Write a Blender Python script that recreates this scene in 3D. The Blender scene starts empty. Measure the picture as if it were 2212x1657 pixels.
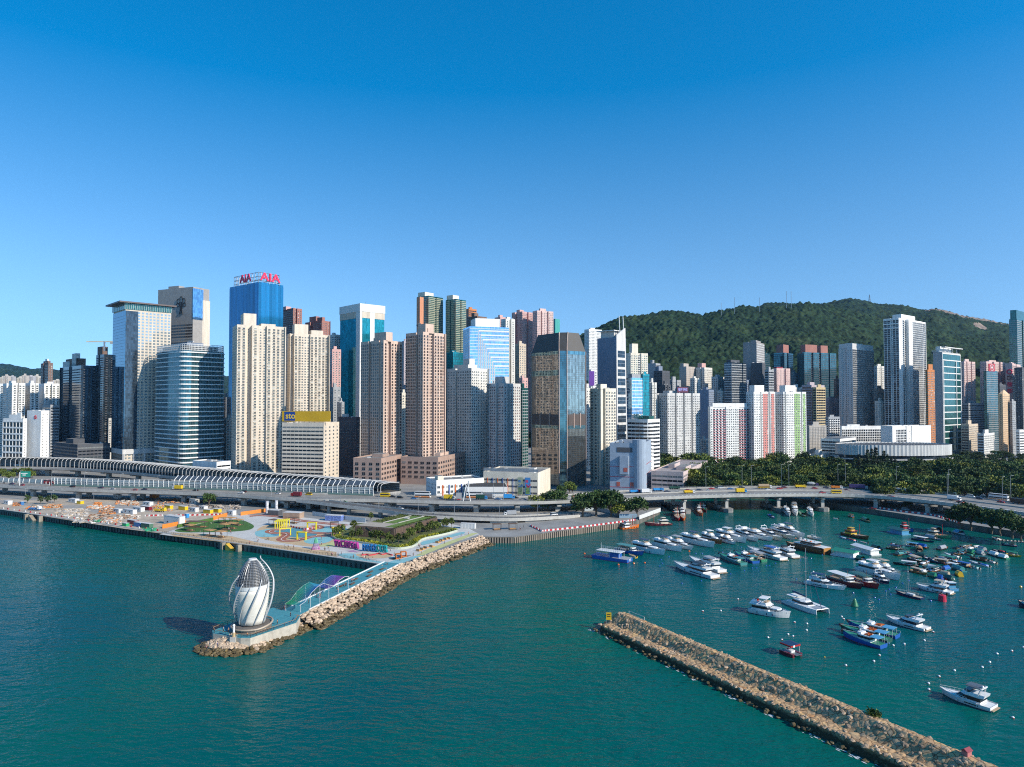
import bpy,math,random
from mathutils import Vector,Matrix,noise
rnd=random.Random(11)
rad=math.radians
sc=bpy.context.scene
COL=sc.collection
# camera, sky, sun, exposure
CAM_Z=80.0
TILT=math.atan(38.3/1473)
cam_data=bpy.data.cameras.new('camera')
cam_data.lens=24
cam_data.sensor_width=36
cam_data.clip_start=1
cam_data.clip_end=30000
cam=bpy.data.objects.new('camera',cam_data)
cam.location=(0,0,CAM_Z)
cam.rotation_euler=(math.pi/2+TILT,0,0)
COL.objects.link(cam)
sc.camera=cam
SUN_EL,SUN_AZ=rad(30),rad(121)
world=bpy.data.worlds.new('World')
sc.world=world
world.use_nodes=True
wn=world.node_tree
wbg=wn.nodes['Background']
sky=wn.nodes.new('ShaderNodeTexSky')
sky.sky_type='NISHITA'
sky.sun_disc=False
sky.sun_elevation=SUN_EL
sky.sun_rotation=SUN_AZ
sky.altitude=0
sky.air_density=1.0
sky.dust_density=0.2
sky.ozone_density=4.5
_tc=wn.nodes.new('ShaderNodeTexCoord');_ad=wn.nodes.new('ShaderNodeVectorMath');_ad.operation='ADD'
_ad.inputs[1].default_value=(0,0,0.14)
wn.links.new(_tc.outputs['Generated'],_ad.inputs[0]);wn.links.new(_ad.outputs[0],sky.inputs[0])
_hs=wn.nodes.new('ShaderNodeHueSaturation');_hs.inputs['Hue'].default_value=.491
_sp=wn.nodes.new('ShaderNodeSeparateXYZ');_mr=wn.nodes.new('ShaderNodeMapRange');_mr.interpolation_type='SMOOTHSTEP';_mr.inputs[1].default_value=.0;_mr.inputs[2].default_value=.75;_mr.inputs[3].default_value=1.05;_mr.inputs[4].default_value=1.56
wn.links.new(_tc.outputs['Generated'],_sp.inputs[0]);wn.links.new(_sp.outputs[2],_mr.inputs[0]);wn.links.new(_mr.outputs[0],_hs.inputs['Saturation'])
wn.links.new(sky.outputs[0],_hs.inputs['Color']);wn.links.new(_hs.outputs[0],wbg.inputs[0])
wbg.inputs[1].default_value=0.15
sl=bpy.data.lights.new('sun','SUN')
sl.energy=4.1
sl.angle=rad(0.5)
sl.color=(1.0,0.92,0.8)
sun=bpy.data.objects.new('sun',sl)
SUNV=Vector((math.sin(SUN_AZ)*math.cos(SUN_EL),math.cos(SUN_AZ)*math.cos(SUN_EL),math.sin(SUN_EL)))
sun.rotation_euler=(-SUNV).to_track_quat('-Z','Y').to_euler()
sun.location=SUNV*500
COL.objects.link(sun)
sc.view_settings.view_transform='Standard'
sc.view_settings.look='None'
sc.view_settings.exposure=0.6
sc.view_settings.gamma=1
sc.cycles.use_denoising=False
sc.cycles.sample_clamp_indirect=4
sc.cycles.filter_width=1.1
sc.cycles.max_bounces=6
sc.cycles.diffuse_bounces=4
sc.cycles.glossy_bounces=3
sc.cycles.volume_bounces=0
sc.cycles.transmission_bounces=3
sc.cycles.caustics_reflective=False
sc.cycles.caustics_refractive=False
# survey: a direction measured in the photo -> a place in the world
F0,CX,CY=1473.0,1105.5,828.5
_c,_s=math.cos(TILT),math.sin(TILT)
def ray(x,y):
 u,v=(x-CX)/F0,(CY-y)/F0
 return Vector((u,_c-v*_s,_s+v*_c))
def G(x,y,z=0.0):
 r=ray(x,y)
 return Vector((0,0,CAM_Z))+r*((z-CAM_Z)/r.z)
def P(x,y,Y):
 r=ray(x,y)
 return Vector((0,0,CAM_Z))+r*(Y/r.y)
 # mesh and object helpers
class MB:
 def __init__(s):s.v,s.f,s.m=[],[],[]
 def add(s,vs,fs,m=0):
  o=len(s.v);s.v.extend([tuple(p)for p in vs])
  s.f.extend([tuple(i+o for i in f)for f in fs]);s.m.extend([m]*len(fs));return s
 def quad(s,a,b,c,d,m=0):return s.add([a,b,c,d],[(0,1,2,3)],m)
 def box(s,x0,y0,z0,x1,y1,z1,m=0):
  return s.add([(x0,y0,z0),(x1,y0,z0),(x1,y1,z0),(x0,y1,z0),(x0,y0,z1),(x1,y0,z1),(x1,y1,z1),(x0,y1,z1)],[(0,3,2,1),(4,5,6,7),(0,1,5,4),(1,2,6,5),(2,3,7,6),(3,0,4,7)],m)
 def bar(s,p,q,w,h,m=0,up=0.0):
  p,q=Vector(p),Vector(q);d=(q-p);n=Vector((-d.y,d.x,0))
  n=n.normalized()*w/2 if n.length>1e-6 else Vector((w/2,0,0))
  a=Vector((0,0,up));b=Vector((0,0,up+h))
  vs=[p-n+a,q-n+a,q+n+a,p+n+a,p-n+b,q-n+b,q+n+b,p+n+b]
  return s.add(vs,[(0,3,2,1),(4,5,6,7),(0,1,5,4),(1,2,6,5),(2,3,7,6),(3,0,4,7)],m)
 def prism(s,pts,z0,z1,m=0,mt=None,mb=True):
  n=len(pts);vs=[(p[0],p[1],z0)for p in pts]+[(p[0],p[1],z1)for p in pts]
  s.add(vs,[(i,(i+1)%n,n+(i+1)%n,n+i)for i in range(n)],m)
  s.add(vs[n:],[tuple(range(n))],m if mt is None else mt)
  if mb:s.add(vs[:n],[tuple(range(n-1,-1,-1))],m)
  return s
 def loft(s,rings,m=0,cap=True,closed=True):
  n=len(rings[0]);vs=[p for r in rings for p in r];fs=[]
  for k in range(len(rings)-1):
   for i in range(n if closed else n-1):
    j=(i+1)%n;fs.append((k*n+i,k*n+j,(k+1)*n+j,(k+1)*n+i))
  if cap:fs+=[tuple(range(n-1,-1,-1)),tuple((len(rings)-1)*n+i for i in range(n))]
  return s.add(vs,fs,m)
 def tube(s,pts,r,m=0,n=6,cap=True):
  pts=[Vector(p)for p in pts];rings=[]
  for k,p in enumerate(pts):
   t=(pts[min(k+1,len(pts)-1)]-pts[max(k-1,0)]).normalized()
   a=t.cross(Vector((0,0,1)))if abs(t.z)<0.95 else t.cross(Vector((1,0,0)))
   a.normalize();b=t.cross(a)
   rr=r[k]if isinstance(r,(list,tuple))else r
   rings.append([p+(a*math.cos(2*math.pi*i/n)+b*math.sin(2*math.pi*i/n))*rr for i in range(n)])
  return s.loft(rings,m,cap)
 def lathe(s,prof,m=0,n=12,c=(0,0,0)):
  rings=[[(c[0]+r*math.cos(2*math.pi*i/n),c[1]+r*math.sin(2*math.pi*i/n),c[2]+z)for i in range(n)]for r,z in prof]
  return s.loft(rings,m)
 def merge(s,o,mx=None,off=0):
  vs=[mx@Vector(p)for p in o.v]if mx is not None else o.v
  k=len(s.v);s.v.extend([tuple(p)for p in vs]);s.f.extend([tuple(i+k for i in f)for f in o.f]);s.m.extend([i+off for i in o.m]);return s
 def mesh(s,name,mats,smooth=False):
  me=bpy.data.meshes.new(name);me.from_pydata(s.v,[],s.f)
  for m in(mats if isinstance(mats,(list,tuple))else[mats]):me.materials.append(m)
  me.polygons.foreach_set('material_index',s.m)
  if smooth:me.polygons.foreach_set('use_smooth',[True]*len(s.f))
  me.update();return me
 def build(s,name,mats,parent=None,smooth=False,loc=None):
  return link(name,s.mesh(name,mats,smooth),parent,loc)
def link(name,me,parent=None,loc=None,mx=None):
 o=bpy.data.objects.new(name,me);COL.objects.link(o)
 if parent is not None:o.parent=parent
 if loc is not None:o.location=loc
 if mx is not None:o.matrix_local=mx
 return o
def tag(o,label=None,cat=None,group=None,kind=None):
 if label:o['label']=label
 if cat:o['category']=cat
 if group:o['group']=group
 if kind:o['kind']=kind
 return o
def thing(name,label,cat,loc=(0,0,0),rz=0.0,group=None):
 o=link(name,None);o.location=loc;o.rotation_euler=(0,0,rz);o.empty_display_size=1
 return tag(o,label,cat,group)
KIDS={}
def kids(o):
 return KIDS.setdefault(o.name,[c for c in o.children])
def dup(root,loc,rz=0.0,label=None,group=None,sc_=None,mats=None):
 r=root.copy();COL.objects.link(r);r.location=loc;r.rotation_euler=(0,0,rz)
 if sc_ is not None:r.scale=(sc_,sc_,sc_)if not isinstance(sc_,tuple)else sc_
 if label:r['label']=label
 if group:r['group']=group
 def rec(src,dst):
  for ch in kids(src):
   c=ch.copy();COL.objects.link(c);c.parent=dst
   if mats and ch.name.split('.')[0]in mats:
    for i,m in enumerate(mats[ch.name.split('.')[0]]):
     c.material_slots[i].link='OBJECT';c.material_slots[i].material=m
   rec(ch,c)
 rec(root,r)
 if mats and '' in mats and r.data:
  for i,m in enumerate(mats['']):
   r.material_slots[i].link='OBJECT';r.material_slots[i].material=m
 return r
 # materials
def hx(h):
 h=h.lstrip('#');out=[]
 for i in(0,2,4):
  c=int(h[i:i+2],16)/255;out.append(c/12.92 if c<=0.04045 else((c+0.055)/1.055)**2.4)
 return tuple(out)
MATS={}
def nd(nt,t,**kw):
 n=nt.nodes.new(t)
 for k,v in kw.items():setattr(n,k,v)
 return n
def ramp(nt,stops,const=False):
 r=nt.nodes.new('ShaderNodeValToRGB');cr=r.color_ramp
 if const:cr.interpolation='CONSTANT'
 while len(cr.elements)<len(stops):cr.elements.new(0.5)
 for e,(p,c)in zip(cr.elements,stops):e.position=p;e.color=(c[0],c[1],c[2],1)
 return r
def newmat(name):
 m=bpy.data.materials.new(name);m.use_nodes=True
 return m,m.node_tree,m.node_tree.nodes['Principled BSDF']
def mat(name,col,rough=0.65,metal=0.0,var=0.12,scale=0.25,streak=False,bump=0.0,bscale=4.0,spec=0.5,island=0.0):
 if name in MATS:return MATS[name]
 m,nt,b=newmat(name);L=nt.links.new
 if isinstance(col,str):col=hx(col)
 tc=nd(nt,'ShaderNodeTexCoord');mp=nd(nt,'ShaderNodeMapping')
 mp.inputs['Scale'].default_value=(1,1,0.12)if streak else(1,1,1)
 L(tc.outputs['Object'],mp.inputs[0])
 nz=nd(nt,'ShaderNodeTexNoise');nz.inputs['Scale'].default_value=scale;nz.inputs['Detail'].default_value=5
 nz.inputs['Roughness'].default_value=0.65
 L(mp.outputs[0],nz.inputs['Vector'])
 rp=ramp(nt,[(0.3,[c*(1-var)for c in col]),(0.7,[min(1,c*(1+var))for c in col])])
 L(nz.outputs[0],rp.inputs[0])
 if island:
  ge=nd(nt,'ShaderNodeNewGeometry');hs=nd(nt,'ShaderNodeHueSaturation');mr=nd(nt,'ShaderNodeMapRange')
  mr.inputs[3].default_value=1-island;mr.inputs[4].default_value=1+island
  L(ge.outputs['Random Per Island'],mr.inputs[0]);L(mr.outputs[0],hs.inputs['Value']);L(rp.outputs[0],hs.inputs['Color']);L(hs.outputs[0],b.inputs['Base Color'])
 else:L(rp.outputs[0],b.inputs['Base Color'])
 b.inputs['Roughness'].default_value=rough;b.inputs['Metallic'].default_value=metal
 b.inputs['Specular IOR Level'].default_value=spec
 if bump:
  n2=nd(nt,'ShaderNodeTexNoise');n2.inputs['Scale'].default_value=bscale;n2.inputs['Detail'].default_value=4
  L(tc.outputs['Object'],n2.inputs['Vector']);bp=nd(nt,'ShaderNodeBump');bp.inputs['Strength'].default_value=bump
  L(n2.outputs[0],bp.inputs['Height']);L(bp.outputs[0],b.inputs['Normal'])
 MATS[name]=m;return m
def wall(name,col,var=0.15):return mat(name,col,rough=0.8,var=var,scale=0.22,streak=True)
def paint(name,col,rough=0.35):return mat(name,col,rough=rough,var=0.05,scale=0.6)
def glass(name,col,rough=0.05,metal=0.75,bump=0.02,bs=0.12,pane=0.0,cell=(1.5,1.5,3.3)):
 if name in MATS:return MATS[name]
 m,nt,b=newmat(name);L=nt.links.new
 if isinstance(col,str):col=hx(col)
 tc=nd(nt,'ShaderNodeTexCoord');nz=nd(nt,'ShaderNodeTexNoise');nz.inputs['Scale'].default_value=bs;nz.inputs['Detail'].default_value=3
 L(tc.outputs['Object'],nz.inputs['Vector'])
 sn=nd(nt,'ShaderNodeVectorMath',operation='SNAP');sn.inputs[1].default_value=cell
 ad=nd(nt,'ShaderNodeVectorMath',operation='ADD');ad.inputs[1].default_value=(0.37,0.41,0.11)
 L(tc.outputs['Object'],ad.inputs[0]);L(ad.outputs[0],sn.inputs[0])
 wnz=nd(nt,'ShaderNodeTexWhiteNoise');L(sn.outputs[0],wnz.inputs['Vector'])
 k=pane or 0.25
 rp=ramp(nt,[(0.0,[c*(1-k)for c in col]),(1.0,[min(1,c*(1+k))for c in col])]);L(wnz.outputs[0],rp.inputs[0])
 L(rp.outputs[0],b.inputs['Base Color'])
 b.inputs['Roughness'].default_value=rough;b.inputs['Metallic'].default_value=metal
 bp=nd(nt,'ShaderNodeBump');bp.inputs['Strength'].default_value=1.0;bp.inputs['Distance'].default_value=bump
 L(nz.outputs[0],bp.inputs['Height']);L(bp.outputs[0],b.inputs['Normal'])
 MATS[name]=m;return m
def island_glass(name,stops,rough=0.12):
 if name in MATS:return MATS[name]
 m,nt,b=newmat(name);L=nt.links.new
 ge=nd(nt,'ShaderNodeNewGeometry');oi=nd(nt,'ShaderNodeObjectInfo')
 ad=nd(nt,'ShaderNodeMath',operation='ADD');fr=nd(nt,'ShaderNodeMath',operation='FRACT')
 L(ge.outputs['Random Per Island'],ad.inputs[0]);L(oi.outputs['Random'],ad.inputs[1]);L(ad.outputs[0],fr.inputs[0])
 rp=ramp(nt,stops,True);L(fr.outputs[0],rp.inputs[0]);L(rp.outputs[0],b.inputs['Base Color'])
 b.inputs['Roughness'].default_value=rough
 MATS[name]=m;return m
WG=island_glass('window_glass',[(0,(.012,.02,.03)),(.3,(.03,.05,.07)),(.55,(.05,.075,.085)),(.75,(.10,.13,.13)),(.87,(.22,.23,.21)),(.95,(.45,.45,.42))])
WGG=island_glass('green_window_glass',[(0,(.01,.03,.03)),(.3,(.02,.08,.07)),(.6,(.04,.13,.11)),(.85,(.15,.24,.2)),(.95,(.4,.42,.38))])
WGD=island_glass('dark_window_glass',[(0,(.008,.012,.018)),(.5,(.015,.025,.035)),(.8,(.04,.055,.065)),(.95,(.16,.17,.17))])
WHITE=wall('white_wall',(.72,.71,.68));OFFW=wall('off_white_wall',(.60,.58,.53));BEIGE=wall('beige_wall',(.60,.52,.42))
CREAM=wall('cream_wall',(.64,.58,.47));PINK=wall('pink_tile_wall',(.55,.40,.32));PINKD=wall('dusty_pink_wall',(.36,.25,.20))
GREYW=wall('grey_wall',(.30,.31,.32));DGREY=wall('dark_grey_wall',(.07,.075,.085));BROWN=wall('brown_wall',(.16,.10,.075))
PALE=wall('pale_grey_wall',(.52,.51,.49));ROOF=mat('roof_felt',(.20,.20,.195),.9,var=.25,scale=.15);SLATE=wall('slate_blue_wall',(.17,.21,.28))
FRAME=mat('window_frame',(.38,.36,.33),.6);ACM=mat('air_conditioner',(.42,.41,.38),.6);CONC=mat('concrete',(.30,.29,.27),.85,var=.2,scale=.3,streak=True,bump=.15)
CONCL=mat('pale_concrete',(.40,.385,.35),.85,var=.18,scale=.25,bump=.1);ASPH=mat('asphalt',(.085,.083,.08),.85,var=.2,scale=.2,bump=.1)
STEEL=mat('galvanised_steel',(.36,.37,.38),.4,.6);WSTEEL=paint('white_steel',(.62,.62,.60));BLACK=paint('black_rubber',(.012,.012,.013),.6)
# setting: water, land, hills
def water_mat():
 m,nt,b=newmat('sea_water');L=nt.links.new
 tc=nd(nt,'ShaderNodeTexCoord')
 big=nd(nt,'ShaderNodeTexNoise');big.inputs['Scale'].default_value=.006;big.inputs['Detail'].default_value=3
 L(tc.outputs['Object'],big.inputs['Vector'])
 rp=ramp(nt,[(.38,(.0,.074,.084)),(.62,(.001,.098,.071))]);L(big.outputs[0],rp.inputs[0])
 L(rp.outputs[0],b.inputs['Base Color'])
 b.inputs['Roughness'].default_value=.13;b.inputs['IOR'].default_value=1.333;b.inputs['Specular IOR Level'].default_value=.14
 mp=nd(nt,'ShaderNodeMapping');mp.inputs['Rotation'].default_value=(0,0,rad(25));mp.inputs['Scale'].default_value=(.5,1.0,1)
 L(tc.outputs['Object'],mp.inputs[0])
 hs=[]
 for s,d in((.55,3),(.16,3),(1.7,2)):
  n=nd(nt,'ShaderNodeTexNoise');n.inputs['Scale'].default_value=s;n.inputs['Detail'].default_value=d
  L(mp.outputs[0],n.inputs['Vector']);hs.append(n)
 m1=nd(nt,'ShaderNodeMath',operation='MULTIPLY_ADD');m1.inputs[1].default_value=1.6
 L(hs[1].outputs[0],m1.inputs[0]);L(hs[0].outputs[0],m1.inputs[2])
 m2=nd(nt,'ShaderNodeMath',operation='MULTIPLY_ADD');m2.inputs[1].default_value=.25
 L(hs[2].outputs[0],m2.inputs[0]);L(m1.outputs[0],m2.inputs[2])
 g=nd(nt,'ShaderNodeTexNoise');g.inputs['Scale'].default_value=.018;g.inputs['Detail'].default_value=4
 L(mp.outputs[0],g.inputs['Vector'])
 mr=nd(nt,'ShaderNodeMapRange');mr.inputs[1].default_value=.3;mr.inputs[2].default_value=.7;mr.inputs[3].default_value=.2;mr.inputs[4].default_value=.6
 L(g.outputs[0],mr.inputs[0])
 bp=nd(nt,'ShaderNodeBump');bp.inputs['Strength'].default_value=1.0
 L(mr.outputs[0],bp.inputs['Distance']);L(m2.outputs[0],bp.inputs['Height']);L(bp.outputs[0],b.inputs['Normal'])
 return m
tag(MB().quad((-9000,-600,0),(9000,-600,0),(9000,9000,0),(-9000,9000,0)).build('water',water_mat()),kind='structure')
QZ=3.5
Q0,Q1=G(0,1100,QZ),G(827,1219,QZ)
BW0,BW1=G(861,1219,4.5),G(1040,1155,4.5)
shore=[(-1500,1095),(Q0.x,Q0.y),(Q1.x,Q1.y),(BW0.x,BW0.y),(BW1.x,BW1.y),(1,387),(79,440),(104,484),(117,533),(130,574),(213,562),(258,482),(299,398),(430,325),(900,200)]
land_poly=shore+[(6000,200),(6000,6000),(-6000,6000),(-6000,2600)]
GROUND=mat('ground_paving',(.24,.235,.22),.9,var=.25,scale=.08,bump=.1)
QUAYW=mat('quay_wall_concrete',(.12,.115,.10),.9,var=.5,scale=.25,streak=True)
mb=MB().prism(land_poly,-3,QZ,1,0,False)
tag(mb.build('ground',[GROUND,QUAYW]),kind='structure')
FOREST=None
def forest_mat():
 m,nt,b=newmat('forest_cover');L=nt.links.new
 tc=nd(nt,'ShaderNodeTexCoord')
 a=nd(nt,'ShaderNodeTexNoise');a.inputs['Scale'].default_value=.012;a.inputs['Detail'].default_value=6;a.inputs['Roughness'].default_value=.7
 L(tc.outputs['Object'],a.inputs['Vector'])
 v=nd(nt,'ShaderNodeTexVoronoi');v.inputs['Scale'].default_value=.115;L(tc.outputs['Object'],v.inputs['Vector'])
 r1=ramp(nt,[(.3,(.009,.021,.012)),(.5,(.016,.033,.015)),(.66,(.028,.045,.018)),(.8,(.055,.055,.03))]);L(a.outputs[0],r1.inputs[0])
 hs=nd(nt,'ShaderNodeHueSaturation');L(r1.outputs[0],hs.inputs['Color'])
 sp=nd(nt,'ShaderNodeSeparateColor');L(v.outputs['Color'],sp.inputs[0])
 mr=nd(nt,'ShaderNodeMapRange');mr.inputs[3].default_value=.55;mr.inputs[4].default_value=1.6;L(sp.outputs[0],mr.inputs[0]);L(mr.outputs[0],hs.inputs['Value'])
 L(hs.outputs[0],b.inputs['Base Color']);b.inputs['Roughness'].default_value=.9;b.inputs['Specular IOR Level'].default_value=.1
 return m
FOREST=forest_mat()
ROCKY=mat('bare_rock_slope',(.20,.15,.115),.95,var=.5,scale=.03)
def interp(pts,x):
 if x<=pts[0][0]:return pts[0][1]
 for(a,b),(c,d)in zip(pts,pts[1:]):
  if x<=c:
   t=(x-a)/(c-a);return b+(d-b)*t
 return pts[-1][1]
def hill(name,sky_pts,x0,x1,nx,Yb,Yr,nt_,zb,bump,cell,scar=()):
 vs,fs,ms=[],[],[]
 for i in range(nx+1):
  xd=x0+(x1-x0)*i/nx
  top=P(xd,interp(sky_pts,xd),Yr)
  for j in range(nt_+6):
   t=j/nt_
   Y=Yb+(Yr-Yb)*t
   X=(xd-CX)/F0*Y
   if t<=1:h=zb+(top.z-zb)*(0.8*t+0.2*(3*t*t-2*t**3))
   else:h=top.z-(t-1)*(top.z-zb)*2.2
   q=Vector((X,Y,0))
   h+=(noise.fractal(q*.004,1,2,4)*30+noise.noise(q*.011)*14)*min(1,4*t*max(0,1-t)+.05)
   if bump:
    dd=noise.voronoi(q/cell)[0]
    h+=bump*(1-min(1,dd[0]*1.15))+bump*.5*noise.noise(q*.09)
   vs.append((X,Y,h))
 n=nt_+6
 for i in range(nx):
  for j in range(n-1):
   fs.append((i*n+j,(i+1)*n+j,(i+1)*n+j+1,i*n+j+1))
   xd=x0+(x1-x0)*(i+.5)/nx;t=j/nt_
   k=0
   for(sx,st,sw,sh)in scar:
    if((xd-sx)/sw)**2+((t-st)/sh)**2+noise.noise(Vector((xd*.03,t*6,3)))*.8<1:k=1
   ms.append(k)
 mb=MB();mb.v,mb.f,mb.m=vs,fs,ms
 return tag(mb.build(name,[FOREST,ROCKY],smooth=True),kind='structure')
near_ridge=[(1120,765),(1230,738),(1292,710),(1342,687),(1377,685),(1415,679),(1447,673),(1474,676),(1518,682),(1547,676),(1606,664),(1640,667),(1704,661),(1737,655),(1770,659),(1835,672),(1900,690),(2000,716),(2120,735),(2300,745)]
far_ridge=[(1400,720),(1560,690),(1636,666),(1657,657),(1693,656),(1730,662),(1773,658),(1837,646),(1870,652),(1897,659),(1953,661),(1996,672),(2021,668),(2052,676),(2083,685),(2129,693),(2180,702),(2330,720)]
hill('hill',near_ridge,1080,2330,560,1130,1800,190,6,8,9.5)
hill('mountain',far_ridge,1350,2420,420,1500,2700,150,150,9,14,scar=[(2060,.96,60,.035),(2140,.94,45,.03),(2120,.70,14,.03)])
hill('far_hills',[(-300,792),(-40,786),(0,788),(29,791),(60,797),(73,798),(88,796),(129,801),(220,792),(330,805),(500,815)],-320,520,160,4200,5200,30,5,16,40)
PARKG=mat('park_ground',(.03,.05,.015),.95,var=.4,scale=.1)
tag(MB().prism([tuple(G(x,y,QZ)[:2])for x,y in[(1405,1045),(1560,1042),(1900,1043),(2090,1062),(2500,1100),(2300,1010),(2000,990),(1700,990),(1420,1005)]],QZ-.5,QZ+.03).build('park_ground',PARKG),kind='structure')
# facades
ST={'blank':('blank',),'res':('win',2.7,2.9,1.3,1.35,WG,FRAME,dict(sill=.35,ac=.45)),'resw':('win',3.2,2.9,2.0,1.5,WG,OFFW,dict(sill=.5,ac=.5,hood=1)),'resb':('win',2.8,2.9,1.6,1.45,WG,OFFW,dict(sill=.08,ac=.3)),'bay':('win',3.6,2.9,2.1,1.7,WG,OFFW,dict(sill=.7,ac=.6,hood=1)),'small':('win',3.4,2.9,.7,1.0,WGD,FRAME,dict(sill=.1,ac=.1)),'dense':('win',3.0,2.9,1.6,1.4,WG,OFFW,dict(sill=.1,ac=.35)),'pinkw':('win',2.9,2.95,1.9,1.9,WGD,PINKD,dict(sill=.3,ac=.35)),'pinkw2':('win',2.5,2.95,1.8,1.9,WGD,PINK,dict(sill=.2,ac=.3)),'office':('band',4.0,3.6,0,1.5,WGD,OFFW,{}),'punch':('win',1.35,3.5,.8,1.8,WGD,OFFW,dict(sill=.08,ac=0)),'hotel':('win',3.9,3.4,2.35,1.9,WG,CREAM,dict(sill=0,ac=0)),'curt':('curtain',1.6,3.6,.10,.35,None,STEEL,{}),'curtd':('curtain',1.6,3.6,.12,.9,None,DGREY,{}),'rescurt':('curtain',2.4,3.1,.25,.75,None,GREYW,{}),'balcg':('balc',3.6,3.05,2.6,.9,WGD,GREYW,{}),'gridw':('grid',3.0,3.1,.3,.4,WGD,WHITE,{}),}
def style(name,base,**kw):
 s=list(ST[base]);keys=['kind','bay','fh','ww','wh','glass','trim','opt']
 for k,v in kw.items():s[keys.index(k)]=v
 ST[name]=tuple(s);return name
def window_mb(w,h,opt,ac):
 mb=MB();d=opt.get('sill',0)
 mb.box(-w/2,-.02,0,w/2,.05,h,0)
 mb.box(-.04,.05,0,.04,.09,h,1)
 if w>1.5:mb.box(-w/2,.05,h*.62,w/2,.085,h*.62+.07,1)
 if d:mb.box(-w/2-.15,0,-.16,w/2+.15,d,0,1)
 if opt.get('hood'):mb.box(-w/2-.15,0,h,w/2+.15,d*.8,h+.14,1)
 if ac:mb.box(w/2+.12,0,-.1,w/2+.72,.5,.38,2)
 return mb
def ncw(p,q):
 e=Vector((q[0]-p[0],q[1]-p[1],0));L=e.length;e/=L
 return e,Vector((e.y,-e.x,0)),L
def visible(p,q):
 e,n,L=ncw(p,q);mid=Vector(((p[0]+q[0])/2,(p[1]+q[1])/2,0))
 to=Vector((0,0,0))-mid
 return n.dot(to.normalized())>-0.12 and L>1.2
def facade(root,poly,styles,z0,z1,indiv=0):
 """fits each visible wall of the outline poly with its style; the first `indiv` windows (from the top down) are parts of their own"""
 wins={};curt=MB();bands={};tm=None;balc=[];grid=MB();gm=None;gg=MB();gmm=None
 n=len(poly)
 for i in range(n):
  p,q=poly[i],poly[(i+1)%n]
  st=ST[styles[i]]if styles[i]else ST['blank']
  if st[0]=='blank' or not visible(p,q):continue
  kind,bay,fh,ww,wh,gl,tr,opt=st
  e,nn,L=ncw(p,q);ang=math.atan2(e.y,e.x)
  ztop=z1-opt.get('top',1.4);zb=z0+opt.get('base',3.5)
  nf=max(1,int((ztop-zb)/fh));p0=Vector((p[0],p[1],0))
  if kind=='win':
   nc=max(1,int((L-.4)/bay));b=L/nc
   for k in range(nf):
    for c in range(nc):
     if rnd.random()<opt.get('skip',0):continue
     pos=p0+e*(b*(c+.5))+Vector((0,0,ztop-fh*(k+1)+(fh-wh)*.45))
     wins.setdefault((styles[i]),[]).append((k,pos,nn,nf))
  elif kind=='band':
   for k in range(nf):
    z=ztop-fh*(k+1)+.9
    m=bands.setdefault((k,styles[i]),MB())
    a=p0+e*.5+nn*.03;c=p0+e*(L-.5)+nn*.03
    m.add([a-nn*.1+Vector((0,0,z)),c-nn*.1+Vector((0,0,z)),c-nn*.1+Vector((0,0,z+wh)),a-nn*.1+Vector((0,0,z+wh)),a+Vector((0,0,z)),c+Vector((0,0,z)),c+Vector((0,0,z+wh)),a+Vector((0,0,z+wh))],[(4,5,6,7),(0,1,5,4),(3,7,6,2),(0,4,7,3),(1,2,6,5)],0)
    npn=int(L/bay)
    for j in range(npn+1):
     x=.5+(L-1.0)*j/max(1,npn)
     c=p0+e*x+nn*.06;m.bar(c-e*.06,c+e*.06,.1,wh,1,up=z)
  elif kind=='curtain':
   tm=tr
   for k in range(nf+1):
    z=ztop-fh*k
    curt.bar(p0+nn*.04,p0+e*L+nn*.04,.14,wh,0,up=z-wh)
   nc=max(1,int(L/bay))
   for c in range(nc+1):
    x=p0+e*(L*c/nc)+nn*.05
    curt.bar(x-e*ww/2,x+e*ww/2,.16,ztop-zb+fh*.0,0,up=zb)
  elif kind=='balc':
   nc=max(1,int(L/bay));b=L/nc
   for k in range(nf):
    for c in range(nc):
     pos=p0+e*(b*(c+.5))+Vector((0,0,ztop-fh*(k+1)))
     balc.append((k,pos,nn,styles[i],b))
  elif kind=='grid':
   gm,gmm=tr,gl
   nc=max(1,int(L/bay));b=L/nc
   for k in range(nf+1):
    z=ztop-fh*k;grid.bar(p0+nn*.25,p0+e*L+nn*.25,.5,wh,0,up=z-wh)
   for c in range(nc+1):
    x=p0+e*(L*c/nc)+nn*.22
    grid.bar(x-e*ww/2,x+e*ww/2,.44,ztop-zb,0,up=zb)
   for k in range(nf):
    for c in range(nc):
     a=p0+e*(b*c)+nn*.06;d_=p0+e*(b*(c+1))+nn*.06;z=ztop-fh*(k+1)
     gg.quad(a+Vector((0,0,z)),d_+Vector((0,0,z)),d_+Vector((0,0,z+fh)),a+Vector((0,0,z+fh)),0)
 cnt=0
 for sn,ws in wins.items():
  kind,bay,fh,ww,wh,gl,tr,opt=ST[sn]
  acm=opt.get('acm',ACM)
  mbs=[window_mb(ww,wh,opt,False),window_mb(ww,wh,opt,True)]
  meshes=[None,None]
  ws.sort(key=lambda w:w[0]);rest=MB()
  for k,pos,nn,nf in ws:
   v=1 if rnd.random()<opt.get('ac',0)else 0
   mx=Matrix.Translation(pos)@Matrix.Rotation(math.atan2(nn.y,nn.x)-math.pi/2,4,'Z')
   if cnt<indiv:
    if meshes[v]is None:meshes[v]=mbs[v].mesh('window',[gl,tr,acm])
    link('window',meshes[v],root,mx=mx);cnt+=1
   else:rest.merge(mbs[v],mx)
  if rest.v:tag(rest.build('window',[gl,tr,acm],root),kind='stuff')
 for(k,sn),m in bands.items():
  m.build('window_band',[ST[sn][5],ST[sn][6]],root)
 if curt.v:curt.build('mullion_grid',tm,root)
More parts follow.
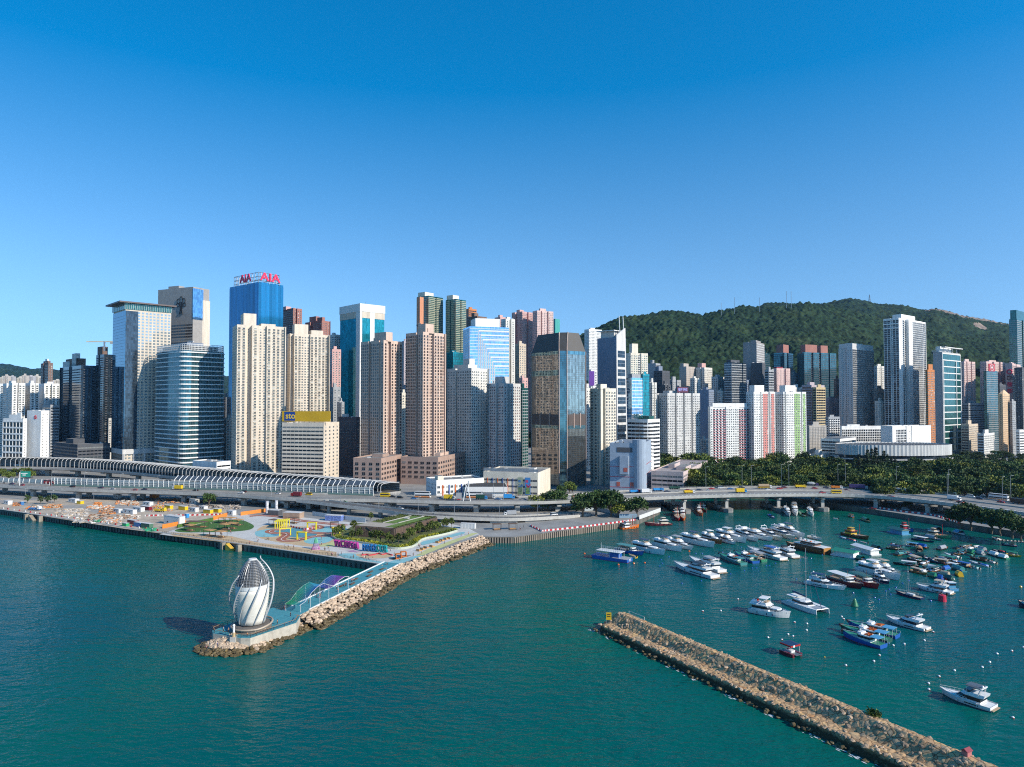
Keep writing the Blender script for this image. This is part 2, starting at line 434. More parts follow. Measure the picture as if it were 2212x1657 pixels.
 if gg.v:tag(gg.build('window',gmm,root),kind='stuff');grid.build('facade_grid',gm,root)
 if balc:
  groups={}
  for b in balc:groups.setdefault((b[3],round(b[4],2)),[]).append(b)
  for(sn,bw),bs in groups.items():
   kind,bay,fh,ww,wh,gl,tr,opt=ST[sn];dp=opt.get('depth',1.3);col=opt.get('col',tr)
   m=MB();w=min(ww,bw-.2)/2
   m.box(-w,-.02,0,w,dp,.16,1);m.box(-w,dp-.1,.16,w,dp,wh+.16,2);m.box(-w,0,.16,-w+.1,dp-.1,wh+.16,2);m.box(w-.1,0,.16,w,dp-.1,wh+.16,2)
   m.box(-w+.12,-.02,.17,w-.12,.05,fh-.5,0)
   me=None;rest=MB()
   bs.sort(key=lambda t:t[0])
   for k,pos,nn,_,_ in bs:
    mx=Matrix.Translation(pos)@Matrix.Rotation(math.atan2(nn.y,nn.x)-math.pi/2,4,'Z')
    if cnt<indiv:
     if me is None:me=m.mesh('balcony',[gl,tr,col])
     link('balcony',me,root,mx=mx);cnt+=1
    else:rest.merge(m,mx)
   if rest.v:tag(rest.build('balcony',[gl,tr,col],root),kind='stuff')
def corner_fp(xl,xc,xr,d,a,dep):
 C=Vector(((xc-CX)/F0*d,d,0));tl,tr=(xl-CX)/F0,(xr-CX)/F0;a=rad(a)
 u,v=Vector((-math.cos(a),math.sin(a),0)),Vector((math.sin(a),math.cos(a),0))
 L1=(C.x-tl*d)/(math.cos(a)+tl*math.sin(a))if xc-xl>.5 else dep
 L2=(tr*d-C.x)/(math.sin(a)-tr*math.cos(a))if xr-xc>.5 else dep
 if not 1.2<L1<150:print('L1?',xl,xc,xr,a,L1);L1=dep
 if not 1.2<L2<150:print('L2?',xl,xc,xr,a,L2);L2=dep
 return C,u,v,L1,L2
def cut(face_pts_dir,notches,L,st):
 """along a wall of length L: list of (distance, inward depth, style) with rectangular recesses (negative = proud bay)"""
 out=[(0,0,st)];cur=st
 for f0,f1,dp,s2 in sorted(notches):
  out+=[(f0*L,0,None),(f0*L,dp,s2 if s2 else st),(f1*L,dp,None),(f1*L,0,st)]
 return out
def bld(name,label,xl,xc,xr,yt,d,a,wm,s1,s2,n1=(),n2=(),indiv=0,dep=22,z0=3.4,tops=None,roof=None,cat='building',group=None,part='wall',parapet=1.0,grp=None):
 if xc>1408 and d>=610:d=d*1.3 if d<=720 else 936+(d-720)*.6
 C,u,v,L1,L2=corner_fp(xl,xc,xr,d,a,dep)
 zt=P(xc,yt,d).z
 poly,sty=[],[]
 for s,dp,st in cut(None,n1,L1,s1):poly.append(C+u*(L1-s)+v*dp);sty.append(st)
 for s,dp,st in cut(None,n2,L2,s2):poly.append(C+v*s+u*dp);sty.append(st)
 poly.append(C+v*L2);sty.append(None);poly.append(C+u*L1+v*L2);sty.append(None)
 P2,S2=[],[]
 for i in range(len(poly)):
  j=(i+1)%len(poly)
  if(poly[i]-poly[j]).length>.01:P2.append(poly[i]);S2.append(sty[i])
 o=(C.x,C.y)
 root=thing(name,label,cat,(C.x,C.y,0),0,group)
 loc=[(p.x-C.x,p.y-C.y)for p in P2]
 wmb=MB().prism(loc,z0,zt,0,1,False)
 wmb.build(part,[wm,roof or ROOF],root)
 if parapet:
  pm=MB();n=len(loc)
  for i in range(n):
   p,q=loc[i],loc[(i+1)%n];e,nn,L=ncw(p,q)
   if L>.6:pm.bar(Vector((p[0],p[1],zt))-nn*.15+e*.002,Vector((q[0],q[1],zt))-nn*.15-e*.002,.3+.004*(i%3),parapet+.006*(i%2),0)
  pm.build('parapet',wm,root)
 facade_at(root,loc,S2,z0,zt,indiv,C)
 if tops is None:
  tops=[(.3+.3*rnd.random(),.45,.3,.35,3.5+3*rnd.random())]
  if L1*L2>250:tops.append((.15+.1*rnd.random(),.5,.15,.2,2.2))
 for t in tops:
  f,g,w,dpt,h=t[:5];tmx=t[5]if len(t)>5 else wm
  m=MB();cs=C+u*(L1*(1-f))+v*(L2*g)-C
  hu,hv=u*(L1*w/2),v*(L2*dpt/2)
  m.prism([(cs+hu-hv)[:2],(cs-hu-hv)[:2],(cs-hu+hv)[:2],(cs+hu+hv)[:2]],zt+.05,zt+h,0,1,False)
  m.build('roof_house',[tmx,ROOF],root)
 for k in range(2):
  f,g=.1+.8*rnd.random(),.1+.8*rnd.random()
  c=u*(L1*(1-f))+v*(L2*g);h=.8+1.6*rnd.random();w=.6+rnd.random()
  MB().box(c.x-w,c.y-w,zt+.05,c.x+w,c.y+w,zt+h).build('roof_plant',PALE,root)
 return root,C,u,v,L1,L2,zt
def facade_at(root,loc,styles,z0,z1,indiv,C):
 global visible
 old=visible
 def vis(p,q):
  e,n,L=ncw(p,q);mid=Vector(((p[0]+q[0])/2+C.x,(p[1]+q[1])/2+C.y,0))
  return n.dot(-mid.normalized())>-0.12 and L>1.2
 visible=vis
 try:facade(root,loc,styles,z0,z1,indiv)
 finally:visible=old
def text_mesh(s,size,depth=.1,bold=True):
 cu=bpy.data.curves.new('text','FONT');cu.body=s;cu.size=size;cu.extrude=depth;cu.align_x='CENTER';cu.align_y='CENTER'
 if bold:cu.offset=size*.018
 ob=bpy.data.objects.new('text',cu);COL.objects.link(ob)
 dg=bpy.context.evaluated_depsgraph_get();me=bpy.data.meshes.new_from_object(ob.evaluated_get(dg))
 bpy.data.objects.remove(ob);return me
def put_text(s,size,m,parent,pos,n,depth=.1,name='lettering',bold=True,sx=1.0):
 """upright lettering centred at pos (parent space) facing the horizontal direction n"""
 me=text_mesh(s,size,depth,bold);me.materials.clear();me.materials.append(m)
 ang=math.atan2(n[1],n[0])+math.pi/2
 mx=Matrix.Translation(pos)@Matrix.Rotation(ang,4,'Z')@Matrix.Rotation(math.pi/2,4,'X')@Matrix.Diagonal((sx,1,1,1))
 return link(name,me,parent,mx=mx)
 # the city
GL_BLUE=glass('blue_curtain_glass',(.015,.18,.36),metal=.45,rough=.12,pane=.28,cell=(3.2,3.2,60))
GL_TEAL=glass('teal_curtain_glass',(.02,.27,.31),metal=.6,rough=.08)
GL_SKY=glass('pale_blue_mirror_glass',(.28,.50,.72),metal=.9,rough=.03)
GL_DARK=glass('dark_tower_glass',(.05,.075,.10),metal=.6,rough=.08,pane=.4)
GL_BRONZE=glass('bronze_mirror_glass',(.33,.37,.36),metal=.9,rough=.03,bump=.05)
GL_OFF=glass('office_blue_glass',(.05,.15,.18),metal=.6,rough=.08,pane=.35)
GL_GREEN=glass('green_flat_glass',(.03,.13,.12),metal=.5,rough=.1,pane=.4)
GL_HOT=glass('hotel_blue_glass',(.05,.16,.26),metal=.8,rough=.04,pane=.1,bump=.008)
STONE=wall('pale_stone_panel',(.52,.45,.36));TERRA=wall('terracotta_cladding',(.50,.20,.10));ROSE=wall('rose_render',(.55,.33,.30))
REDB=wall('red_brown_brick',(.32,.14,.11));NET=wall('scaffold_netting',(.38,.35,.31),.2);GREENW=wall('green_wall_panel',(.27,.42,.17));SALM=wall('salmon_wall_panel',(.55,.21,.18))
YELW=wall('sandy_wall',(.46,.36,.20));ORANGE=wall('orange_wall',(.48,.17,.05));LILAC=wall('lilac_grey_wall',(.40,.34,.36))
style('bayp','bay',trim=CREAM);style('resp','res',trim=PINK);style('hotelb','hotel',glass=glass('hotel_window',(.25,.36,.42),metal=.6,rough=.05),trim=STONE)
style('mull_t','curt',trim=GL_TEAL);style('mull_b','curt',trim=GL_BLUE);style('curtw','curt',trim=WSTEEL,wh=.5);style('curtb','curt',trim=mat('dark_mullion',(.03,.04,.05),.4),wh=.25)
style('gridd','gridw',trim=PALE);style('balcr','balcg',trim=WHITE,opt=dict(col=mat('pink_balcony_panel',(.50,.16,.18),.6),depth=1.2));style('balcw','balcg',trim=WHITE,opt=dict(depth=1.0))
style('balcd','balcg',trim=DGREY,opt=dict(depth=1.0),bay=4.2);style('resr','res',opt=dict(sill=.35,ac=.7,acm=mat('orange_red_awning',(.40,.09,.05),.6)),trim=PALE);style('curtg','curt',trim=WSTEEL,wh=.8,bay=2.2)
style('bandw','office',trim=WHITE,wh=1.9);style('bandg','office',glass=GL_GREEN,trim=WSTEEL,wh=1.8);style('tealb','rescurt',trim=mat('teal_slab_edge',(.46,.43,.30),.6),bay=2.0)
style('smallb','small',bay=2.6,ww=.8,wh=1.3);style('hill','dense',trim=WHITE)
far_wall=[wall('far_estate_wall_a',(.50,.44,.38)),wall('far_estate_wall_b',(.44,.42,.42)),wall('far_estate_wall_c',(.55,.50,.42))]
for k,(x0,x1,yt)in enumerate([(-60,-34,824),(-30,-8,819),(0,8,815),(6,18,812),(19,29,813),(36,47,816),(47,57,811),(57,72,813),(72,83,812),(84,96,816),(100,112,822),(114,130,821)]):
 bld('housing_block','pale estate slab in the distant row below the hills at far left',x0,x0,x1,yt,2300+40*(k%3),78,far_wall[k%3],None,'res',dep=18,parapet=0,group='distant estate slabs at the far left',n2=[(.4,.55,2,None)])
bld('apartment_tower','slim brown brick tower rising behind the white estate at far left',88,104,114,785,1250,40,BROWN,'dense','dense',n1=[(.3,.45,-1.5,None)],tops=[(.5,.5,.6,.6,5,BROWN),(.5,.5,.3,.3,9,WHITE)])
est='white estate slabs at the left edge'
bld('housing_slab','white estate slab cut by the left edge of the photo',-90,-90,8,830,900,80,WHITE,None,'resw',dep=16,group=est,n2=[(.3,.34,3,None),(.62,.66,3,None)])
bld('housing_slab','white estate slab with balconied windows, behind the building with the red emblem',7,27,55,829,860,42,WHITE,'resw','resw',dep=14,group=est,n2=[(.4,.5,4,None)],n1=[(.4,.6,3,None)])
bld('housing_slab','white estate slab beside the slim brown tower, its lower half in shade',52,66,84,829,880,42,WHITE,'resw','resw',dep=14,group=est,n2=[(.6,.66,2,None)])
bld('housing_slab','white estate slab half hidden behind the dark glass residential tower',84,96,130,830,900,42,WHITE,'blank','resw',dep=16,group=est,n2=[(.35,.5,4,None)])
bld('apartment_block','low dark grey block with ledges between the white emblem building and the dark tower',93,110,130,876,830,40,GREYW,'office','office',dep=16)
r,C,u,v,L1,L2,zt=bld('office_building','white institutional building with a tall blank slab bearing a red emblem',60,90,108,889,720,20,WHITE,'blank','small',dep=24,tops=[(.3,.6,.5,.3,1.5)])
em=MB();cc=u*(L1*.38)-v*.12+Vector((0,0,zt-6))
for k in range(8):
 aa=k*math.pi/4;em.tube([cc+(-u)*math.cos(aa)*.9+Vector((0,0,math.sin(aa)*.9)),cc+(-u)*math.cos(aa)*2.0+Vector((0,0,math.sin(aa)*2.0))],.4,0,5)
em.build('emblem',paint('emblem_red',(.55,.03,.03)),r)
bld('office_building','low white wing with shaded loggias left of the emblem slab',9,52,60,906,715,18,WHITE,style('logg','grid' if 'grid' in ST else 'gridw',bay=4.2,fh=6.5,ww=.8,wh=1.6),'small',dep=20,tops=[(.4,.6,.4,.3,5),(.7,.6,.2,.3,7)])
r,C,u,v,L1,L2,zt=bld('apartment_tower','dark glass residential tower with a beige stepped crown at left',129,175,217,791,800,42,GL_DARK,'balcd','balcd',n1=[(.0,.18,2,None),(.45,.6,2,None)],n2=[(.35,.5,2.5,None),(.8,.99,3,None)],indiv=60,tops=[(.35,.45,.5,.5,11,BROWN),(.15,.4,.3,.5,8,PALE),(.5,.3,.2,.2,17,PALE)])
bld('apartment_tower','dark residential tower under construction crane, between the dark tower and the canopied hotel',207,224,246,767,900,40,GL_DARK,'balcd','balcd',n1=[(.3,.5,2,None)],tops=[(.3,.4,.55,.6,12,BROWN)])
r=thing('tower_crane','pale tower crane arm on top of the dark tower beside the hotel','crane',tuple(P(226,749,905)))
MB().box(-.8,-.8,-6,.8,.8,7).build('mast',STEEL,r);MB().bar((-24,0,6),(12,0,6),1.2,1.4).build('jib',mat('crane_paint',(.5,.45,.35)),r);MB().box(8,-1.2,3.8,12,1.2,6).build('counterweight',CONC,r)
bld('podium_building','dark glazed podium at the foot of the dark residential tower',118,170,240,962,760,38,DGREY,'office','office',dep=30)
r,C,u,v,L1,L2,zt=bld('hotel_tower','hotel with blue glass corner, beige window grid and an overhanging brown roof canopy',243,269,368,668,760,45,STONE,'curtb','hotelb',indiv=100,parapet=0,tops=[])
m=MB();q=lambda s,t,z:u*s+v*t+Vector((0,0,z))
gz0,gz1=26,zt-1.5
m.prism([(q(L1+.3,-.3,0))[:2],(q(-.28,-.3,0))[:2],(q(-.28,3,0))[:2],(q(L1+.3,3,0))[:2]],gz0,gz1);m.build('glass_corner',GL_HOT,r)
MB().prism([(q(L1-1,.2,0))[:2],(q(-.3,.2,0))[:2],(q(-.3,L2*.27,0))[:2],(q(L1-1,L2*.27,0))[:2]],gz0+.1,gz1-.1).build('side_glazing',GL_DARK,r)
m=MB()
for k in range(int((gz1-gz0)/3.4)):
 z=gz0+3.4*k;m.bar(q(L1+.32,-.36,z),q(-.36,-.36,z),.12,.18);m.bar(q(-.36,-.36,z),q(-.36,L2*.27,z),.12,.18)
m.build('mullion_grid',mat('dark_mullion',(.03,.04,.05)),r)
m=MB()
for(o,z0_,z1_,mi)in((0.6,zt,zt+7,0),(4.5,zt+7,zt+8.6,1)):
 m.prism([(q(L1+o,-o*1.6,0))[:2],(q(-o,-o*1.6,0))[:2],(q(-o,L2+o,0))[:2],(q(L1+o,L2+o,0))[:2]],z0_,z1_,mi)
m.build('roof_canopy',[GL_GREEN,mat('bronze_fascia',(.085,.06,.055),.5)],r)
m=MB()
for k in range(26):m.bar(q(-.65,L2*k/25,zt+.1),q(-.65,L2*k/25+.25,zt+.1),.3,6.8)
for k in range(8):m.bar(q(L1*k/7,-1.05,zt+.1),q(L1*k/7+.2,-1.05,zt+.1),.3,6.8)
m.build('sloping_fins',STEEL,r)
m=MB();m.bar(q(L1+.8,-.8,21),q(-.8,-.8,21),1.2,5.5);m.bar(q(-.8,-.8,21.03),q(-.8,L2+.5,21.03),1.2,5.5);m.build('base_beam',PALE,r)
for f in(0,.22,.45,.7,1):MB().box(-.9,-.9,3.4,.9,.9,20.9).build('column',PALE,r,loc=q(-.9,L2*f,0))
bld('hotel_block','grey hotel slab with a tree emblem on its blank crown, behind the canopied hotel',339,415,450,621,830,24,mat('grey_render',(.30,.28,.26),.85),style('htb','office',trim=BROWN,opt=dict(top=44),wh=2.0),'blank',parapet=.8)
r2=sc.objects['hotel_block'];C,u,v,L1,L2=corner_fp(339,415,450,830,24,22);zt=P(415,621,830).z
m=MB();m.prism([(u*-.2-v*.25)[:2],(v*(L2*.62)-u*.25-v*.0)[:2],(v*(L2*.62)+u*.3)[:2],(u*.3-v*.25)[:2]],zt-39,zt-1);m.build('glass_corner',GL_SKY,r2)
m=MB();m.box(0,0,0,1,1,1)if 0 else None
cc=u*(L1*.33)-v*.35+Vector((0,0,zt-22));ex=-u
def arcpt(cx,cz,rx,rz,a):return cc+ex*(cx+rx*math.cos(a))+Vector((0,0,cz+rz*math.sin(a)))
for(cx,cz,rx,rz)in((0,8,2.4,4),(-4.6,6.4,2.6,3),(4.6,6.4,2.6,3),(-6,1.4,2.6,2),(6,1.4,2.6,2)):
 m.tube([arcpt(cx,cz,rx,rz,2*math.pi*k/14)for k in range(15)],.42,0,5)
for s in(-1,0,1):m.tube([cc+ex*(s*3.2)+Vector((0,0,-10)),cc+ex*(s*1.2)+Vector((0,0,-4)),cc+ex*(s*2.6)+Vector((0,0,4))],.6,0,5)
m.build('tree_emblem',BLACK,r2)
MB().prism([(v*(L2+.2)-u*1.2)[:2],(v*(L2+.2)+u*10)[:2],(v*4+u*10)[:2],(v*(L2*.62+.2)-u*1.2)[:2]][::-1],3.4,zt-14).build('service_core',BEIGE,r2)
root=thing('office_tower','white office building wrapped in curved white floor bands with blue glass, beside the beige towers','building',(P(394,900,720).x,720,0))
C,u,v,L1,L2=corner_fp(331,394,489,720,40,40)
zt=P(394,753,700).z
def round_rect(o,rr=9,n=6):
 pts=[]
 for cx,cy,a0 in((L1-rr,rr,180),(rr,rr,270),(rr,L2-rr,0),(L1-rr,L2-rr,90)):
  ca=-u;cb=v
  for k in range(n+1):
   a=rad(a0+90*k/n);w=u*cx+v*cy+(ca*math.cos(a)+cb*math.sin(a))*(rr+o)
   pts.append((w.x,w.y))
 return pts
MB().prism(round_rect(0),3.4,zt,0,1).build('glass_wall',[GL_OFF,ROOF],root)
nf=25;fh=(zt-12)/nf
mm=MB()
rr_=round_rect(.06)
for k in range(len(rr_)):
 p,q_=Vector((*rr_[k],0)),Vector((*rr_[(k+1)%len(rr_)],0));nseg=max(1,int((q_-p).length/1.6))
 for j in range(nseg):c=p.lerp(q_,j/nseg);mm.box(c.x-.06,c.y-.06,8,c.x+.06,c.y+.06,zt-.2)
mm.build('mullion_grid',STEEL,root)
band=None
for k in range(nf+1):
 m=MB();pts=round_rect(1.0);inn=round_rect(-.1);n=len(pts);z=10+fh*k
 rings=[]
 for i in range(n):
  t=math.exp(-((i-10)/3.0)**2)
  p,q_=Vector(pts[i]),Vector(inn[i]);o=q_+(p-q_)*(1+.5*t)
  rings.append([(q_.x,q_.y,z),(o.x,o.y,z-.25-.3*t),(o.x,o.y,z+.45+.5*t),(q_.x,q_.y,z+.9)])
 rings.append(rings[0]);m.loft(rings,0,False)
 m.build('floor_band',WHITE,root)
m=MB()
for dz in(0,2,4,6.3):
 pp=round_rect(-.4);[m.bar((*pp[i],0),(*pp[(i+1)%len(pp)],0),.3,.5,up=zt+.4+dz)for i in range(len(pp))]
pp=round_rect(-.4)
for k in range(len(pp)):
 p,q_=Vector((*pp[k],0)),Vector((*pp[(k+1)%len(pp)],0));nseg=max(1,int((q_-p).length/1.5))
 for j in range(nseg):c=p.lerp(q_,j/nseg);m.box(c.x-.15,c.y-.15,zt,c.x+.15,c.y+.15,zt+7)
m.build('roof_screen',WSTEEL,root)
MB().prism(round_rect(-6),zt,zt+6,0).build('plant_floor',DGREY,root)
cn=u*(L1*.5)+v*(L2*.5);m=MB();m.prism([(cn+u*12-v*9)[:2],(cn-u*12-v*9)[:2],(cn-u*12+v*9)[:2],(cn+u*12+v*9)[:2]],zt+6,zt+10.5);m.build('roof_house',SLATE,root)
MB().bar(cn-u*8+Vector((0,0,zt+12)),cn+u*6+Vector((0,0,zt+13)),1,.8).bar(cn+Vector((0,0,zt+10)),cn+u+Vector((0,0,zt+10)),1,2.2).build('gondola_crane',WSTEEL,root)
bld('shopfront_block','low white shed with grey panels at the foot of the white-banded office tower',418,470,500,1000,640,30,WHITE,'blank','office',dep=18,tops=[])
r,C,u,v,L1,L2,zt=bld('office_tower','tall blue glass tower with a steel rooftop frame carrying red letters',494,557,610,611,880,38,GL_BLUE,style('aiab','curt',bay=3.2,fh=11,ww=.25,wh=.25,trim=glass('blue_fin',(.04,.22,.45),metal=.4)),'aiab',parapet=1.2,tops=[])
m=MB();fz0,fz1=zt+3,zt+13.5
for f in(L1*.04,L1*.96):
 pass
def fr(s,t):return u*s+v*t
c4=[fr(L1*.82,-1),fr(-1,-1),fr(-1,L2*.82),fr(L1*.82,L2*.82)]
for i in range(4):
 p,q_=c4[i],c4[(i+1)%4]
 for z in(fz0,(fz0+fz1)/2,fz1):m.tube([p+Vector((0,0,z)),q_+Vector((0,0,z))],.34,0,4)
 for k in range(9):
  a,b=p.lerp(q_,k/8),p.lerp(q_,min(1,(k+1)/8))
  m.tube([a+Vector((0,0,zt if k%4==0 else fz0)),a+Vector((0,0,fz1))],.3,0,4);m.tube([a+Vector((0,0,fz0)),b+Vector((0,0,fz1))],.14,0,4)
m.build('sign_frame',STEEL,r)
SIGNR=paint('letter_red',(.75,.01,.07),.5)
put_text('AIA',14.5,SIGNR,r,fr(L1*.40,-2.2)+Vector((0,0,zt+8.0)),-v,.5,sx=1.15);put_text('AIA',14.5,SIGNR,r,fr(-2.2,L2*.42)+Vector((0,0,zt+8.0)),-u,.5,sx=1.25)
tw=[(.0,.10,1.5,'res'),(.10,.17,7,None),(.42,.60,2.2,'resb'),(.80,.96,2.5,'bay')]
bld('apartment_tower','tall beige apartment tower in front of the blue tower, left one of the beige pair',501,511,617,703,700,60,BEIGE,'small','bayp',n2=[(.18,.30,6,'small'),(.44,.60,2.5,'resb'),(.80,.98,2.0,'bay')],indiv=100,dep=30,tops=[(.45,.28,.6,.26,14,BEIGE),(.5,.66,.5,.3,4,BEIGE)])
bld('apartment_tower','beige apartment tower behind the yellow-signed office block, right one of the beige pair',618,626,712,722,745,60,BEIGE,'small','bayp',n2=[(.0,.1,5,'small'),(.28,.50,2.5,'resb'),(.88,.99,4.0,'bay')],indiv=100,dep=28,tops=[(.45,.3,.6,.34,12,BEIGE),(.5,.7,.5,.3,6,BEIGE)])
bld('apartment_tower','red-brown tower with an orange crest just right of the blue tower',610,632,651,667,960,44,REDB,'res','resp',n2=[(.25,.45,3,None)],tops=[(.2,.2,.35,.6,5,ROSE)])
bld('apartment_tower','red-brown tower with a stepped roof left of the white-crowned green tower',658,694,713,694,980,40,REDB,'resp','resp',n1=[(.3,.5,3,None)],n2=[(.5,.99,2,None)],tops=[(.35,.4,.4,.4,9,REDB),(.85,.2,.3,.3,6,REDB)])
bld('apartment_tower','narrow white and brown block peeping out beside the green-glass tower',709,722,735,724,900,40,OFFW,'dense','dense')
bld('apartment_tower','narrow rose-pink block low beside the green-glass tower',713,717,736,756,860,60,ROSE,'dense','dense')
bld('apartment_block','dim grey block between the yellow-signed office and the green-glass tower',712,720,736,838,800,60,GREYW,'dense','dense')
r,C,u,v,L1,L2,zt=bld('office_tower','green-blue glass tower with white corner columns and a white crown',734,777,829,657,850,46,GL_TEAL,'mull_t','mull_t',parapet=0,tops=[])
m=MB();WB=wall('white_cladding',(.66,.65,.62),.04)
def col_(s0,s1,t0,t1,z0=3.4,z1=None,mm=m):mm.prism([(u*s1+v*t0)[:2],(u*s0+v*t0)[:2],(u*s0+v*t1)[:2],(u*s1+v*t1)[:2]],z0,z1 or zt)
col_(-.6,.18*L1,-.6,.1);col_(-.58,.1,-.55,.07*L2);col_(-.6,.1,.40*L2,.58*L2)
m.build('white_column',WB,r)
m=MB();o=.9;col_(-o,L1+o,-o,L2+o,zt-9,zt+.8,m);m.build('crown',WB,r)
m=MB();o=.5;col_(-o,L1+o,-o,L2+o,zt-17,zt-9.05,m);m.build('plant_band',STONE,r)
for k in range(4):MB().box(-.2,-.2,0,.2,.2,3).build('mast',STEEL,r,loc=u*(L1*k/3)+v*8+Vector((0,0,zt+.8)))
r,C,u,v,L1,L2,zt=bld('office_building','beige office block with ribbon windows under a long yellow rooftop board',610,700,733,916,640,12,BEIGE,'office',style('stob','punch',bay=7,ww=2.5,wh=1.5,glass=WG,fh=3.5),parapet=1.2,tops=[(.75,.5,.3,.4,4)])
q=lambda s,t,z:u*s+v*t+Vector((0,0,z))
sg=thing('rooftop_billboard','long yellow rooftop board with a blue panel at its left end reading sto','billboard',tuple(C+q(0,1,zt)))
m=MB();m.bar(q(L1+.5,0,2.2),q(-6,0,2.2),.7,9.8);m.build('board',mat('faded_yellow_board',(.58,.34,.01),.5,var=.12,scale=.1),sg)
m=MB();m.bar(q(L1-2.0,-.4,3.0),q(L1-13,-.4,3.0),.12,8.4);m.build('panel',paint('sign_blue',(.012,.05,.25)),sg)
put_text('sto',8.0,paint('sign_yellow',(.75,.5,.05)),sg,q(L1-8.3,-.5,7.4),-v,.05)
m=MB()
for k in range(9):m.bar(q(L1-k*L1/8,1.2,0),q(L1-k*L1/8-.3,1.2,0),.3,11)
m.build('support_frame',STEEL,sg)
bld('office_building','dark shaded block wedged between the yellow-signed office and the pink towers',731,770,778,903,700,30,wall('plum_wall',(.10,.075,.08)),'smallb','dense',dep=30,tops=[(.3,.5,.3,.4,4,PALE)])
pn1,pn2=[(.36,.44,5,None),(.44,.62,0.8,None),(.62,.70,2.5,'blank')],[(.30,.42,3,'pinkw'),(.66,.78,2,None)]
bld('apartment_tower','pink tiled apartment tower on the brown-pink podium, left twin',779,828,868,737,645,40,PINK,'pinkw2','pinkw',n1=[(.34,.44,5,None),(.80,.88,1.2,'blank')],n2=[(.22,.40,3,'pinkw2'),(.72,.86,2,None)],indiv=100,tops=[(.75,.3,.5,.35,9,PINK),(.4,.55,.35,.3,5,PINK)])
bld('apartment_tower','pink tiled apartment tower on the brown-pink podium, right twin with a roof dish',876,913,963,719,640,44,PINK,'pinkw2','pinkw',n1=[(.60,.72,5,None)],n2=[(.26,.48,2.5,'pinkw2'),(.84,.97,1.5,None)],indiv=100,tops=[(.75,.3,.45,.35,9,PINK),(.9,.3,.2,.2,5,PINK)])
d_=thing('satellite_dish','dark dish aerial on the roof of the right pink tower','aerial',tuple(P(905,703,655)))
MB().lathe([(.1,0),(1.4,.35),(2.4,1.1)],0,12).build('dish',DGREY,d_).rotation_euler=(rad(-50),0,rad(40));MB().box(-.15,-.15,-3,.15,.15,.1).build('post',STEEL,d_)
style('podw','pinkw',bay=5.6,fh=4.3,ww=3.6,wh=2.0,opt=dict(sill=.25,ac=0,top=2.2));style('podg','podw',ww=3.2,wh=2.4,trim=GREYW)
bld('podium_building','brown-pink podium wing nearest the flyover end, below the left pink tower',764,824,868,992,605,14,PINKD,'podg','podw',indiv=40,dep=20,tops=[(.5,.6,.4,.3,3,PINKD)])
bld('podium_building','brown-pink podium wing with strip windows below the right pink tower',866,946,1020,990,625,16,PINKD,'podw','podw',indiv=40,dep=20,tops=[(.7,.4,.2,.3,3,PINK)])
bld('apartment_tower','left one of the twin green-glazed towers, with an orange flank wall',900,925,956,640,1150,38,GL_GREEN,'tealb','tealb',n1=[(.0,.3,-.6,'blank'),(.4,.5,2,None)],n2=[(.4,.55,2,None)],tops=[(.25,.4,.6,.6,9,CREAM)])
bld('wall_slab','tall orange flank slab attached left of the twin green towers',899,906,914,643,1140,50,wall('orange_flank',(.55,.23,.12)),'blank','blank',tops=[])
bld('apartment_tower','right one of the twin green-glazed towers',962,984,1006,647,1150,40,GL_GREEN,'tealb','tealb',n1=[(.4,.55,2,None)],n2=[(.4,.55,2,None)],tops=[(.3,.4,.6,.6,9,CREAM)])
bld('office_building','teal glass block with a rooftop logo below the twin green towers',960,978,1004,762,900,40,GL_TEAL,'curtb','curtb')
bld('apartment_tower','orange and white striped block right of the twin green towers',1004,1012,1029,668,1250,50,ORANGE,'bandw','bandw')
bld('apartment_tower','brown block in front of the orange striped one',1008,1030,1051,684,1200,45,BROWN,'res','res',tops=[(.4,.4,.3,.4,8,BROWN)])
r,C,u,v,L1,L2,zt=bld('office_tower','pale blue mirror-glass building with white step-line bands and a white roof box',1000,1014,1099,706,800,72,GL_SKY,'curtw','curtw',tops=[(.5,.48,.7,.62,11,WHITE)],parapet=.6)
m=MB()
for k in range(9):
 z=zt-5-k*5.2;t0=L2*(.22+.05*k)
 m.bar(u*-.25+v*t0+Vector((0,0,z)),u*-.25+v*L2+Vector((0,0,z)),.3,1.5);m.bar(u*-.28+v*t0+Vector((0,0,20)),u*-.28+v*(t0+.8)+Vector((0,0,20)),.3,z-19)
m.build('white_band',WB,r)
bld('apartment_tower','white flats tower behind the pale blue mirror building',1082,1092,1112,690,880,55,OFFW,'dense','dense',n2=[(.4,.6,3,None)])
bld('apartment_tower','pinkish roofed block just above the pale blue mirror building',1068,1080,1098,686,1150,50,ROSE,'dense','dense')
bld('apartment_tower','wide pink tower complex with red-brown stripes behind the bronze glass tower, left part',1105,1128,1152,674,1180,45,ROSE,'res','res',n1=[(.3,.5,4,None)],n2=[(.4,.55,4,None)])
bld('apartment_tower','pink and white tower complex behind the bronze glass tower, right part',1150,1160,1195,672,1160,60,wall('pale_rose_wall',(.60,.42,.38)),'res','res',n2=[(.22,.3,3,None),(.6,.7,3,None)])
bld('building_site','teal netted block under construction at the end of the pink complex',1191,1199,1209,690,1250,45,wall('teal_net',(.05,.30,.27)),'blank','blank',tops=[])
bld('apartment_tower','beige flats block left of the bronze glass tower',1112,1121,1136,744,850,50,wall('sand_wall',(.52,.42,.31)),'dense','dense')
bld('apartment_block','narrow dull pink block tucked left of the bronze glass tower',1120,1128,1140,818,760,50,ROSE,'dense','dense')
bld('apartment_block','narrow green-tinted block with balconies squeezed left of the bronze glass tower',1118,1128,1140,840,700,45,GL_GREEN,'rescurt','rescurt',dep=15)
